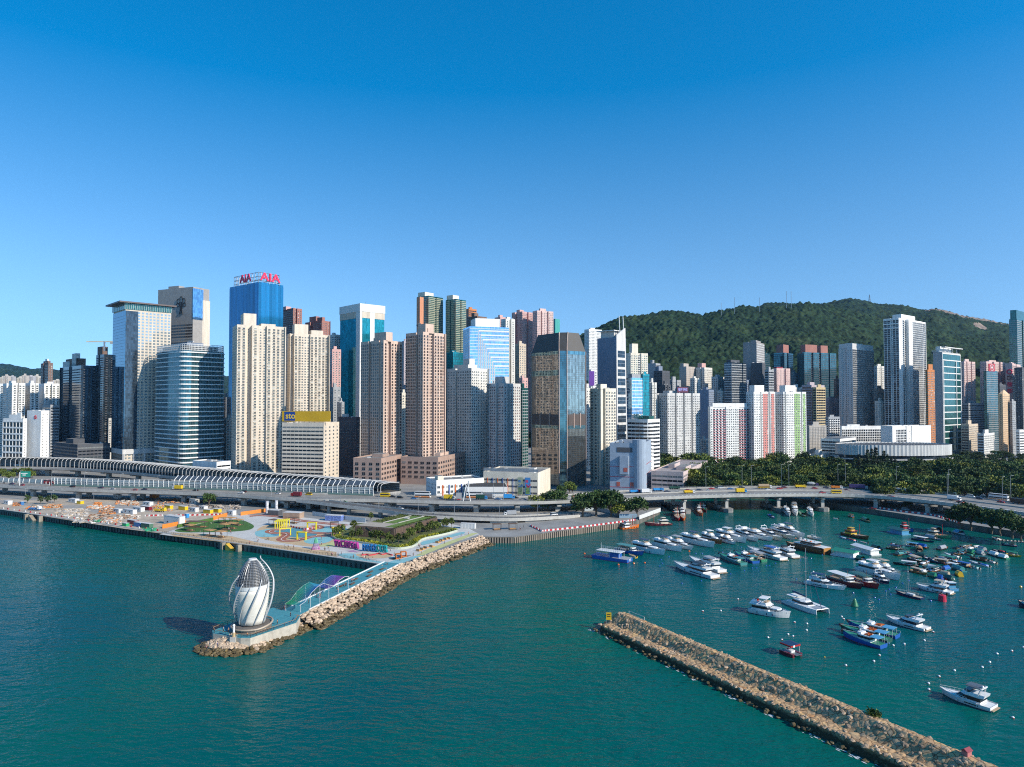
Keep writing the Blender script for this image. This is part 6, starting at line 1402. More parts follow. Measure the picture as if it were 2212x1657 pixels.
 # vehicles
TYRE=paint('tyre',(.015,.015,.015),.8);CARG=mat('car_glass',(.02,.03,.04),.1);LAMPW=mat('head_lamp',(.6,.6,.55),.2);LAMPR=mat('tail_lamp',(.4,.02,.02),.3)
CP={k:paint('coat_'+k,c,.25)for k,c in dict(black=(.012,.012,.014),white=(.66,.66,.65),silver=(.32,.33,.34),red=(.42,.02,.02),blue=(.05,.16,.36),navy=(.02,.03,.07),yellow=(.62,.42,.02),green=(.03,.17,.07),orange=(.60,.19,.03),grey=(.14,.14,.15),brown=(.34,.24,.14),purple=(.08,.05,.16),dgreen=(.015,.06,.045),cyan=(.03,.24,.55),maroon=(.18,.02,.03),beige=(.40,.34,.26)).items()}
def wheels(t,L_,W_,r,xs):
 for x in xs:
  for s in(-1,1):
   m=MB();m.tube([(x,s*(W_/2-.24),r),(x,s*W_/2+.01*s,r)],r,0,10);m.tube([(x,s*W_/2+.012*s,r),(x,s*W_/2+.02*s,r)],r*.55,1,8);m.build('wheel',[TYRE,STEEL],t)
def side_loft(prof,W_,m=0,tumble=None):
 """prof: (x, z) outline in side view, anticlockwise; extruded across the width"""
 mb=MB();n=len(prof);k=tumble or(lambda z:1.0)
 a=[(x,-W_/2*k(z),z)for x,z in prof];b=[(x,W_/2*k(z),z)for x,z in prof]
 mb.add(a+b,[tuple(range(n)),tuple(range(2*n-1,n-1,-1))]+[(i,n+i,n+(i+1)%n,(i+1)%n)for i in range(n)],m);return mb
def make_car(kind):
 L_,W_,H_={'car':(4.5,1.8,1.42),'suv':(4.6,1.86,1.72),'van':(5.0,1.9,2.0)}[kind]
 t=thing('car' if kind!='van' else 'van','x','car' if kind!='van' else 'van');h=L_/2;bz=.28;wz=H_*.6 if kind!='van' else H_*.5
 side_loft([(-h,bz),(h,bz),(h,wz*.72),(h*.9,wz*.88),(h*.45,wz),(-h*.95,wz),(-h,wz*.8)],W_).build('body',CP['white'],t)
 rf,rb,tf,tb={'car':(.46,-.86,.1,-.52),'suv':(.5,-.97,.2,-.9),'van':(.78,-.98,.5,-.95)}[kind]
 side_loft([(h*rf,wz),(h*tf,H_-.05),(h*tb,H_-.05),(h*rb,wz)],W_*.9,tumble=lambda z:1 if z<H_-.3 else .86).build('cabin_glass',CARG,t)
 side_loft([(h*tf,H_-.06),(h*tf-.1,H_),(h*tb+.1,H_),(h*tb,H_-.06)],W_*.8).build('roof',CP['white'],t)
 m=MB()
 for s in(-1,1):MB().box(h-.12,s*W_*.36-.16,.55,h+.02,s*W_*.36+.16,.72).build('headlight',LAMPW,t);MB().box(-h-.02,s*W_*.38-.14,.6,-h+.1,s*W_*.38+.14,.8).build('tail_light',LAMPR,t)
 wheels(t,L_,W_,.32,(-h*.62,h*.62));return t
def make_truck(L_=8.0,cargo='box'):
 t=thing('truck','x','truck');h=L_/2;W_=2.4
 side_loft([(h-1.75,.6),(h,.6),(h,1.5),(h-.22,2.5),(h-1.7,2.55)],W_).build('cab',CP['white'],t)
 MB().box(h-.1,-W_*.42,1.45,h-.02,W_*.42,2.2).build('windscreen',CARG,t);[MB().box(h-1.3,s*(W_/2+.005)-.02,1.5,h-.4,s*(W_/2+.005)+.02,2.15).build('side_window',CARG,t)for s in(-1,1)]
 MB().box(-h,-.5,.55,h-1.6,.5,.95).build('chassis',TYRE,t)
 if cargo=='box':MB().box(-h,-W_/2-.05,.96,h-1.9,W_/2+.05,3.5).build('cargo',CP['white'],t)
 elif cargo=='tipper':m=MB();m.box(-h,-W_/2,.96,h-1.9,W_/2,1.15);[m.box(-h,s*W_/2-.06,1.15,h-1.9,s*W_/2+.06,2.3)for s in(-1,1)];m.box(h-2.0,-W_/2+.06,1.15,h-1.9,W_/2-.06,2.5);m.box(-h,-W_/2+.06,1.15,-h+.1,W_/2-.06,2.3);m.build('cargo',CP['white'],t)
 elif cargo=='drum':m=MB();m.tube([(-h,0,2.1),(-h+1.5,0,2.2),(-.2,0,2.2),(h-2.2,0,2.0)],[.7,1.2,1.25,.6],0,14);m.build('cargo',CP['white'],t);
 elif cargo=='pipe':m=MB();m.tube([(-h,0,2.3),(h-2.2,0,2.3)],1.25,0,16);m.build('cargo',CP['white'],t);MB().box(-h-.6,-1.25,.96,h-1.8,1.25,1.25).build('bed',CP['yellow'],t)
 wheels(t,L_,W_,.48,(h-1.0,-h*.35,-h*.7));return t
def make_bus(L_,H_,decks):
 t=thing('bus','x','bus');h,W_=L_/2,2.5
 side_loft([(-h,.35),(h,.35),(h,H_-.5),(h-.3,H_),(-h,H_)],W_).build('body',CP['white'],t);MB().box(-h+.02,-W_/2-.02,.36,h-.3,W_/2+.02,1.15).build('lower_panel',CP['white'],t)
 for d in range(decks):
  z=1.35+d*2.0
  for s in(-1,1):MB().box(-h+.3,s*(W_/2+.012)-.02,z,h-.4,s*(W_/2+.012)+.02,z+.85).build('window_band',CARG,t)
  MB().box(h-.25,-W_*.45,z-.1,h+.03,W_*.45,z+1.0).build('windscreen',CARG,t)
 wheels(t,L_,W_,.5,(h-2.4,-h+2.6));return t
PROTO={'car':make_car('car'),'suv':make_car('suv'),'van':make_car('van'),'box':make_truck(8.0,'box'),'tip':make_truck(8.2,'tipper'),'mix':make_truck(8.5,'drum'),'pipe':make_truck(10.5,'pipe'),'long':make_truck(13,'box'),'dd':make_bus(11.5,4.3,2),'coach':make_bus(9.5,3.1,1),'mini':make_bus(7.0,2.8,1)}
USED=set()
def vehicle(kind,x,y,z,col,label,flip=False,path=None,col2=None,group=None):
 p=G(x,y,z);pa=path or FMp
 i=min(range(len(pa)),key=lambda k:(pa[k].x-p.x)**2+(pa[k].y-p.y)**2);d=pa[min(i+1,len(pa)-1)]-pa[max(i-1,0)];a=math.atan2(d.y,d.x)+(math.pi if flip else 0)
 c=CP[col];c2=CP[col2]if col2 else c
 mats={'body':[c],'roof':[c],'cab':[c2],'cargo':[c],'lower_panel':[c2]}
 o=dup(PROTO[kind],(p.x,p.y,z+.02),a,label,group,mats=mats);return o
VT=[l.split('|')for l in """car|9|1044|black|black saloon at the far left of the front highway
car|26|1046|navy|dark saloon just behind the black one at the far left
car|48|1049|red|red saloon beside the sign pole at left
dd|109|1048|red|red double-decker bus on the front highway at left
suv|157|1052|black|black people carrier following the red double-decker
car|218|1054.5|navy|dark saloon between the black carrier and a white saloon
car|243|1057.5|white|white saloon close to the highway parapet at left
car|291|1059.5|red|red taxi with a pale roof left of the yellow truck
car|312|1058|navy|dark blue saloon right of the red taxi
box|384|1057.5|yellow|yellow box truck by the dark louvre barrier|white
car|423|1060|black|black saloon right of the yellow box truck
suv|521|1066|white|white off-roader near the front parapet
suv|526|1063.5|black|black off-roader alongside the white one
car|600|1067|white|white saloon left of the fire engine
box|640|1072.5|maroon|dark red fire engine on the highway|red
van|667|1069|yellow|yellow estate car right of the fire engine
mini|832|1073|yellow|yellow minibus coming out of the rib roof
car|848|1074|black|black car just past the end of the rib roof
suv|864|1076|black|black off-roader before the green and white double-decker
car|894|1078|blue|pale blue saloon beside the green and white double-decker
dd|913|1074.5|white|white double-decker with green advertising and an orange skirt|orange
suv|950|1078|silver|silver off-roader left of the small yellow truck
box|971|1079|yellow|small yellow box truck with a white cab in front of the striped white block|white
car|988|1080|red|red saloon between the yellow truck and the sign gantry
dd|1024|1075|white|white double-decker behind the sign gantry|orange
car|1008|1081|silver|silver car at the foot of the sign gantry
box|1040|1079|dgreen|dark green truck with a bright blue cab|cyan
box|1057|1077|grey|black-sided truck with a white cab|white
car|1076|1079|blue|blue saloon behind the bright blue truck
box|1099|1078|cyan|bright blue box truck by the poster wall
car|1131|1079.5|silver|grey estate car right of the bright blue truck
car|1113|1076|black|black car beyond the grey estate car
car|1229|1077|white|white saloon glimpsed between the quay trees
car|1240|1074|red|red saloon glimpsed between the quay trees
car|1251|1073|blue|blue saloon glimpsed between the quay trees
car|1182|1079|white|white saloon behind the yellow-green tree
tip|1371|1065|cyan|light blue tipper with a red load at the start of the bridge|red
box|1395|1065.5|white|white graphic-sided truck at the start of the bridge
tip|1421|1061|cyan|blue tipper truck beside the low pale pink building
car|1441|1063|navy|dark saloon behind the blue tipper truck
tip|1456|1057|dgreen|olive flatbed truck near the pale pink building
car|1463|1064|white|white saloon below the olive flatbed truck
tip|1488|1066|yellow|yellow tipper with a white cab near the pale pink building|white
car|1485|1060|red|red saloon behind the yellow tipper with the white cab
car|1510|1059.5|navy|navy saloon at the corner of the pale pink building
car|1531|1061.5|white|white saloon right of the pale pink building
car|1536|1057|red|red saloon at the far bridge edge
van|1556|1055|white|white van at the far bridge edge before the park trees
car|1577|1057|blue|mid blue saloon above the small yellow truck
box|1600|1064.5|yellow|yellow box truck with a blue cab on the near bridge lanes|cyan
car|1601|1054|black|dark saloon at the far bridge edge left of the pipe lorry
pipe|1651|1055|brown|yellow lorry carrying a large brown cylinder|white
car|1658|1058.5|white|white sports coupe below the pipe lorry
car|1683|1056|red|red taxi right of the pipe lorry
car|1693|1053.5|maroon|red and white taxi just beyond the red one
car|1775|1065|red|red taxi alone on the near lanes of the bridge
tip|1728|1054|yellow|all-yellow tipper in front of the concrete mixer
mix|1754|1050|silver|concrete mixer with a purple cab|purple
car|1759|1055.5|red|red taxi below the concrete mixer
car|1783|1054|navy|dark saloon left of the orange tipper
tip|1806|1056|orange|orange tipper with a white cab|white
mini|1805|1066|yellow|bright yellow minibus on the near bridge lanes
car|1828|1060|maroon|dark red saloon between the orange tipper and the purple lorry
long|1853|1056|purple|long purple lorry with a white cab|white
car|1881|1058|black|dark saloon behind the purple lorry
box|1898|1059|black|black truck with a white cab|white
coach|1940|1063|white|white coach beside the tall lamp post
van|1966|1063|white|white minivan ahead of the white coach
car|1980|1066|white|white saloon right of the white minivan
car|2007|1065.5|navy|dark blue saloon on the far lanes
car|1923|1074|red|red saloon by itself near the front parapet at right
tip|2050|1070|dgreen|dark green crane lorry
box|2060|1081|white|white box truck on the near lanes at right
car|2073|1086|red|red saloon behind the white box truck at right
van|2095|1073.5|white|white van near the twin lamp posts
suv|2115|1078.5|navy|dark blue off-roader before the white and orange coach
dd|2156|1080|white|white double-decker with an orange skirt at right|orange
car|2161|1085.5|red|red saloon in front of the white and orange double-decker
long|2206|1089|black|black lorry cut by the right edge of the photo
van|1955|1102|silver|silver people carrier on the shore road under the bridge|
car|1884|1100|red|red taxi on the shore road beside the pier column|
suv|2070|1120|black|black off-roader parked by the shore hoarding|""".split('\n')]
for r in VT:
 k,x,y,col,lab=r[:5];c2=r[5]if len(r)>5 and r[5]else None;x,y=float(x),float(y)
 low=lab.find('shore')>0
 z=3.5 if low else interp([(-100,11),(1250,11),(1650,12),(2300,12)],x)
 vehicle(k,x,y,z+.03,col,lab,flip=(x<760),col2=c2)
for k,x,y,z,col,lab in[('car',744,1084,9.7,'green','green and red taxi on the exit ramp above the play area'),('car',785,1090.5,8.9,'grey','dark grey saloon on the exit ramp behind the gallery roof'),('car',864,1099.5,7.8,'white','white saloon on the exit ramp above the green roof'),('box',1101,1114,6.0,'silver','grey-bodied box truck with a white cab on the exit ramp'),('van',1196,1113,5.2,'white','white van at the foot of the exit ramp')]:
 vehicle(k,x,y,z-.0,col,lab,path=RAp,flip=(k=='box'),col2='white' if k=='box' else None)
for o in PROTO.values():
 for c in[o]+list(o.children_recursive):bpy.data.objects.remove(c)
 # lamp posts and signs
def lamp(x,y,z,h,label,arm=1,group=None,m=STEEL):
 p=G(x,y,z);t=thing('street_lamp',label,'street lamp',tuple(p),rnd.uniform(-.3,.3),group);MB().tube([(0,0,0),(0,0,h)],[.16,.09],0,6).build('pole',m,t)
 for s in((-1,1)if arm==2 else(1,)):MB().tube([(0,0,h-.1),(s*.9,0,h+.25),(s*1.5,0,h+.25)],.06,0,4).box(s*1.5-.45,-.16,h+.15,s*1.5+.45,.16,h+.32).build('lamp_head',WSTEEL,t)
for x,y in[(44,1048),(112,1052),(183,1054.5),(261,1058),(341,1061.3),(424,1064),(508,1068),(586,1073),(657,1076.5)]:lamp(x,y,11.8,12,'slim lamp post standing on the front parapet of the highway at left',1,'lamp posts on the left highway')
for x,y,z in[(736,1088,9.8),(818,1099,8.6),(903,1110,7.6),(981,1116,6.7),(1078,1117.5,6.2),(1160,1116,5.6)]:lamp(x,y,z,11,'slim lamp post along the exit ramp',1,'lamp posts on the exit ramp')
for x,y in[(1429,1060),(1524,1056),(1602,1051),(1622,1052),(1687,1049),(1703,1050),(1809,1049),(1825,1050),(1935,1056),(2048,1064),(2045,1078),(2182,1082),(2164,1085),(1066,1082),(1087,1082)]:lamp(x,y,12,17 if x>1400 else 14,'tall lamp pole along the bridge and the highway near the white block',1,'tall lamp poles on the bridge')
for x,y in[(55,1080),(112,1086),(203,1085),(1236,1048),(2000,1050),(2030,1052),(2058,1054),(2110,1060),(2128,1062)]:lamp(x,y,3.5,9,'green-grey street lamp on the ground roads by the highway',2 if x>1900 else 1,'street lamps on the ground roads')
t=thing('road_sign','green direction sign on a white mast beside the left highway','road sign',tuple(G(43,1049,11.5)));MB().tube([(0,0,0),(0,0,11)],.35,0,8).build('mast',WSTEEL,t);MB().box(.8,-.2,7,8.6,.1,11.6).build('sign_face',paint('sign_green',(.02,.25,.18)),t);MB().bar((1.2,-.25,9.7),(6.4,-.25,9.7),.05,.55).bar((2.4,-.25,8.3),(5,-.25,8.3),.05,.7).build('lettering',WHITE,t)
t=thing('sign_gantry','white leaning gantry mast beside the double-decker on the highway','gantry',tuple(G(1000,1083,11)));MB().tube([(0,0,0),(1.5,0,9),(4,1,14)],.45,0,6).tube([(5,0,0),(3.5,0,8),(4,1,14)],.45,0,6).build('mast',WSTEEL,t);MB().bar((-5,0,2),(-1,0,2),.3,4).build('back_panel',GREYW,t)
t=thing('radio_mast','lattice mast on the far hilltop','mast',tuple(P(1877,652,2690)));m=MB()
for a in range(3):m.tube([(5*math.cos(a*2.1),5*math.sin(a*2.1),-6),(.8*math.cos(a*2.1),.8*math.sin(a*2.1),28)],.8,0,4)
for z in(2,9,16,22):m.lathe([(4.4-z*.14,z),(4.4-z*.14,z+.8)],0,6)
m.build('lattice',STEEL,t)
for x,y,h in[(1557,672,30),(1698,656,42),(1708,656,42),(1586,668,40),(1640,664,34)]:p=P(x,y+3,1660);MB_=MB().tube([(0,0,-8),(0,0,h*.8)],.5,0,4).build('aerial_mast',STEEL,None,False,p);tag(MB_,'thin aerial mast on the near hill ridge','mast','aerial masts on the ridge')
# construction yard and quay clutter
WH_=paint('container_white',(.58,.58,.56),.5)
def container(x,y,L_,W_,H_,m,label,a=-28,z=QZ,name='site_cabin',group=None,win=True,Z=ident):
 p=G(*Z(x,y),z);t=thing(name,label,'site cabin' if name=='site_cabin' else 'container',(p.x,p.y,z+.03),rad(a),group)
 MB().box(-L_/2,-W_/2,0,L_/2,W_/2,H_).build('body',m,t);mm=MB();n=int(L_/.9)
 for k in range(n):mm.box(-L_/2+.2+k*.9,-W_/2-.05,.15,-L_/2+.5+k*.9,-W_/2,H_-.15)
 mm.build('ribs',m,t);MB().box(-L_/2-.1,-W_/2-.1,H_,L_/2+.1,W_/2+.1,H_+.12).build('roof',PALE,t)
 if win:[MB().box(f*L_-.5,-W_/2-.09,1.1,f*L_+.5,-W_/2-.05,2.0).build('window',WGD,t)for f in(-.25,.2)]
 return t
for a_ in[(18,1089,6,3,2.8,WH_,'white site hut at the left edge of the yard'),(160,1085,9,3,2.8,WH_,'long cream site hut under the highway'),(255,1107,6,2.6,2.6,WH_,'small white hut left of the pair in mid yard'),(281,1109,11,3,2.8,WH_,'long white cabin in mid yard, nearer the water'),(300,1104,9,3,2.8,WH_,'white cabin joined behind the long white cabin'),(254,1076,6,3,3,WH_,'white block hut under the highway pier'),(377,1132,15,4,5.2,WH_,'two-storey white office cabin beside the lawn'),(420,1088,7,3.5,3.6,CONCL,'pale grey hut in the shade under the highway'),(420,1105,6,3,2.8,PALE,'grey-white cabin among the yellow containers'),(500,1112,6,3,3,WH_,'white gate hut beside the play area entrance'),(440,1101,5,3,2.6,WH_,'small white cabin right of the yellow containers'),(320,1092,8,3,2.8,WH_,'white cabin near the yellow crane truck')]:container(*a_)
for a_ in[(316,1101,10,2.6,2.6,CP['maroon'],'dark red shipping container behind the white cabins'),(288,1132,8,2.6,2.6,CP['maroon'],'dark red container by the water near the green tarp'),(300,1137,6,2.6,2.6,CP['blue'],'blue container between the dark red and the dark green one'),(318,1140,8,2.6,2.8,mat('container_green',(.06,.14,.09)),'dark green container by the quay'),(272,1136,4,2,1.8,mat('bright_green_box',(.02,.33,.12)),'bright green skip by the quay'),(334,1075,8,3,5,CP['orange'],'stacked orange-red containers under the highway'),(396,1101,7,2.6,2.6,CP['yellow'],'yellow container left of the grey-white cabin'),(450,1108,7,2.6,2.4,CP['yellow'],'yellow container right of the grey-white cabin'),(468,1106,7,2.6,2.4,CP['yellow'],'yellow container at the end of the yellow row'),(365,1099,6,2.6,2.6,CP['yellow'],'yellow container behind the yellow crane truck'),(174,1088,5,2.6,2.2,CP['yellow'],'low yellow container beside the long cream hut'),(48,1091,2,2,2.6,CP['blue'],'blue cubicle near the left quay edge'),(404,1118,2,2,2.6,CP['cyan'],'light blue cubicle at the end of the white barriers')]:container(*a_,name='shipping_container',win=False)
for(za,zb,lab)in(((0,900),(300,840),'orange hoarding beside the two-storey white cabin'),((640,795),(820,745),'orange hoarding beyond the lawn corner'),((990,735),(1310,690),'orange hoarding at the edge of the shade under the highway')):
 a,b=G(*ZI(*za),QZ),G(*ZI(*zb),QZ);o=MB().bar(a,b,.2,2.4,up=.02).build('hoarding',paint('hoarding_orange',(.62,.20,.03),.5));tag(o,lab,'hoarding')
a,b=G(*ZI(190,890),QZ),G(*ZI(640,800),QZ);tag(MB().bar(a,b,.8,1.9,up=.02).build('green_hoarding',mat('ivy_screen',(.06,.13,.02),.9,var=.4,scale=1)),'green leafy screen along the upper lawn edge','hoarding')
def barrier_row(pts,n,label,group,w=1.7):
 sp_=spline(pts,.5);L_=len(sp_)-1;ms=[MB().box(-w/2,-.25,0,w/2,.25,.35).box(-w/2+.1,-.18,.35,w/2-.1,.18,1.0).mesh('traffic_barrier',c)for c in(paint('barrier_white',(.64,.63,.61)),paint('barrier_red',(.46,.03,.04)))]
 for k in range(n):
  i=int(L_*(k+.5)/n);d=sp_[min(i+1,L_)]-sp_[max(i-1,0)]
  o=link('traffic_barrier',ms[k%2],None,sp_[i]);o.rotation_euler=(0,0,math.atan2(d.y,d.x));tag(o,label%('red' if k%2 else 'white'),'barrier',group%('red' if k%2 else 'white'))
gz_=lambda pts,z=QZ+.03:[G(x,y,z)for x,y in pts]
barrier_row(gz_([(1171,1148),(1265,1138),(1371,1124)]),46,'%s water-filled barrier in the line along the right-hand quay edge','%s barriers along the right quay');barrier_row(gz_([(1145,1136),(1171,1148)]),10,'%s water-filled barrier in the short row behind the dark kiosks','%s barriers behind the kiosks')
barrier_row(gz_([(360,1115),(490,1112)]),30,'%s water-filled barrier in the long row behind the two-storey cabin','%s barriers behind the cabin');barrier_row(gz_([(315,1115),(352,1114)]),9,'%s water-filled barrier in the short row in mid yard','%s barriers in mid yard')
barrier_row(gz_([ZI(1620,880),ZI(1800,915),ZI(1910,895)]),16,'%s barrier block of the enclosure under the yellow arches','%s barriers of the play enclosure',1.5);barrier_row(gz_([(1900,1098),(1950,1106),(2010,1113),(2070,1130)]),34,'%s barrier along the shaded shore road under the bridge','%s barriers along the shore road')
barrier_row([G(x,interp([(0,1100),(827,1219)],x)-2.5,QZ+.03)for x in(5,60,100,200,345)],26,'%s block spaced along the quay edge of the yard','%s blocks along the yard quay',1.2)
m=MB();rg=random.Random(9);pal=[mat('rubble_'+k,c,.9,var=.2)for k,c in dict(tan=(.42,.33,.24),rust=(.30,.14,.07),orange=(.55,.20,.05),grey=(.34,.32,.30),pale=(.55,.52,.47),green=(.03,.28,.14),dark=(.08,.06,.05)).items()]
for(x0,y0,x1,y1,n,cols)in[(140,1100,190,1116,170,(0,4,3)),(190,1112,240,1124,120,(1,6,0)),(190,1093,245,1100,120,(0,2,4)),(215,1100,250,1110,100,(0,1,2)),(225,1120,262,1130,90,(2,4,3)),(100,1090,135,1097,70,(0,2)),(330,1090,372,1106,110,(0,3,2)),(205,1086,220,1092,40,(2,)),(30,1087,45,1093,30,(2,1)),(205,1124,218,1128,20,(5,)),(312,1142,336,1148,40,(5,)),(400,1092,520,1100,120,(0,3,6)),(160,1118,250,1130,90,(3,4,0)),(120,1100,150,1112,60,(3,0)),(250,1082,300,1092,80,(0,2,4,1)),(340,1078,430,1088,90,(2,0,1)),(255,1112,300,1122,60,(0,4,1)),(60,1094,100,1100,50,(2,4))]:
 for k in range(int(n*1.7)):
  p=G(rg.uniform(x0,x1),rg.uniform(y0,y1),QZ);s=rg.uniform(.3,1.0);c=rg.choice(cols)
  if rg.random()<.45:a=rg.uniform(0,3.14);d=Vector((math.cos(a),math.sin(a),0))*s*1.8;m.bar(p-d,p+d,s*.35,s*.5,c,up=rg.uniform(.02,.5))
  else:rock(m,(p.x,p.y,QZ+s*.25),s,c,rg)
tag(m.build('building_rubble',pal),'heaps of rubble, timber, orange netting and scrap strewn over the construction yard','rubble',kind='stuff')
def crane_truck(x,y,body,cab,boom,lab,a):
 t=thing('crane_truck',lab,'crane truck',tuple(G(x,y,QZ+.03)),rad(a));MB().box(-4.5,-1.2,.7,4.5,1.2,1.2).build('bed',CP[body],t);side_loft([(2.7,1.2),(4.5,1.2),(4.4,2.0),(4.0,2.9),(2.7,2.9)],2.3).build('cab',CP[cab],t)
 MB().box(3.2,-1.17,2.1,4.0,1.17,2.7).build('window',CARG,t);MB().tube([(1.5,0,1.2),(1.2,0,3.2),(-1.5,0,4.0),(-3.5,0,2.2)],.3,0,6).build('boom',CP[boom],t);MB().box(-4.2,-1.1,1.2,.5,1.1,1.8).build('load',CP[body],t);wheels(t,9,2.4,.5,(3.4,-1.5,-3))
crane_truck(76,1102,'blue','white','brown','blue flatbed lorry with a rusty folded crane near the left quay',-10);crane_truck(346,1105,'yellow','yellow','yellow','yellow crane truck in the middle of the yard',-15)
for x,y,L_,W_,H_,mt,lab in[(634,1118,12,6,3.6,mat('tan_shed',(.34,.24,.17)),'tan flat-roofed shed under the highway beside the play area'),(594,1112,8,5,3.4,DGREY,'dark open kiosk under the highway'),(722,1124,11,4,3.4,mat('mosaic_hut',(.12,.18,.40),.6,var=.9,scale=1.5),'blue and pink patterned hut by the play area'),(1011,1141,9,3,3,WH_,'white sheeted fence hut at the end of the boulder slope')]:container(x,y,L_,W_,H_,mt,lab,-12,win=False,name='shed')
for k,(x,y)in enumerate([(577,1108),(597,1106)]):p=G(x,y,QZ);t=tag(MB().tube([(0,0,0),(0,0,8)],1.0,0,14).build('painted_column',mat('column_art',(.50,.49,.50),.7,var=.6,scale=.9),None,False,p),'white highway column painted with coloured art, %s one'%('left' if k==0 else 'right'),'column')
for pts,lab,mt in(([(1262,1104),(1285,1102),(1320,1110),(1335,1116)],'blue-grey hoarding behind the three quay trees',mat('blue_grey_hoarding',(.30,.36,.40),.6)),([(1337,1119),(1376,1118)],'blue hoarding continuing to the white wall',mat('blue_hoarding',(.18,.27,.35),.6)),([(1380,1122),(1426,1105)],'white hoarding behind the red fishing boat',WH_),([(675,1113),(745,1123),(790,1128)],'white sheet fence behind the patterned hut',WH_)):
 pp_=[G(x,y,QZ)for x,y in pts];m=MB();[m.bar(a,b,.2,2.6,up=.02)for a,b in zip(pp_,pp_[1:])];tag(m.build('hoarding',mt),lab,'hoarding')
m=MB();mt_=mat('sheet_pile_steel',(.23,.19,.15),.85,var=.4,scale=.8,streak=True)
for a,b in((Vector((1,387,0)),Vector((79,440,0))),(Vector((BW1.x+1,BW1.y-1,0)),Vector((1,387,0)))):
 d=(b-a);n=int(d.length/1.5);d.normalize();nn=Vector((d.y,-d.x,0))
 for k in range(n):c=a+d*(k*1.5+.4)+nn*.1;m.bar(c,c+d*.8,.7,4.2,up=-1)
tag(m.build('sheet_pile_wall',mt_),'ribbed steel sheet-pile facing of the right-hand quay','quay wall')
m=MB();a,b=Vector((Q0.x,Q0.y,0)),Vector((Q1.x,Q1.y,0));d=(b-a);n=int(d.length/3);d.normalize();nn=Vector((d.y,-d.x,0))
for k in range(n):c=a+d*(k*3.0)+nn*.1;m.bar(c,c+d*.5,.5,3.2,up=-1)
tag(m.build('fender_piles',mat('black_timber',(.035,.03,.025),.9)),'dark timber fender piles along the promenade quay face','fender')
t=thing('warning_sign','yellow warning board on posts at the tip of the stone-block breakwater','sign',tuple(b2a+b2d*5+b2n*3.2+Vector((0,0,2.4))),-.1);MB().box(-.9,-.05,1.3,.9,.05,3.9).build('board',mat('warning_yellow',(.50,.33,.01)),t);[MB().box(s*.8-.06,.05,0,s*.8+.06,.16,3.6).build('post',STEEL,t)for s in(-1,1)];MB().bar((-.6,-.07,3.1),(.6,-.07,3.1),.03,.25).bar((-.6,-.07,2.4),(.6,-.07,2.4),.03,.25).build('lettering',BLACK,t)
t=thing('stair_rail','white handrail at the far end of the stone-block breakwater','railing',tuple(b2a+b2d*7+b2n*10.6+Vector((0,0,4.3))),math.atan2(b2d.y,b2d.x));MB().tube([(0,0,0),(0,0,2),(8,0,2),(8,0,.4)],.07,0,5).tube([(0,0,1.1),(8,0,1.1)],.06,0,5).build('rail',WSTEEL,t)
p=b2a+b2d*118+b2n*9;t=thing('shrine','tiny red shrine hut on the crest of the stone-block breakwater','shrine',(p.x,p.y,5.4),.5)
pb=b2a+b2d*128+b2n*9.4
RF=[paint('faded_red_float',(.42,.09,.06)),paint('pink_float',(.50,.22,.17)),paint('blue_float',(.05,.13,.36))]
MB().box(-.8,-.6,0,.8,.6,1.2).build('body',paint('shrine_pink',(.42,.16,.15)),t);MB().add([(-1,-.8,1.2),(1,-.8,1.2),(1,.8,1.2),(-1,.8,1.2),(-1,0,1.8),(1,0,1.8)],[(0,1,5,4),(2,3,4,5),(0,4,3),(1,2,5),(0,3,2,1)]).build('roof',paint('shrine_red',(.25,.05,.05)),t)
for k in range(11):
 p=b2a+b2d*(133+k*.55)+b2n*(9+(k%3)*.6)+Vector((0,0,5.7+.35*(k%2)));o=MB().lathe([(.1,-.45),(.42,-.3),(.45,.2),(.1,.45)],0,10).build('net_float',RF[2]if k==3 else RF[k%2],None,True,p);tag(o,'faded net float in the heap on the stone-block breakwater, %s'%('the blue one' if k==3 else 'a %s one'%('red','pink')[k%2]),'float','net floats heaped on the breakwater')
p=b2a+b2d*97+b2n*10;m=MB();rg=random.Random(2);[leaf_quad(m,p+Vector((rg.gauss(0,.7),rg.gauss(0,.7),5.6+abs(rg.gauss(0,.6)))),.3,rg)for k in range(260)];tag(m.build('bush',LEAFB),'small green bush growing on the crest of the stone-block breakwater','bush')
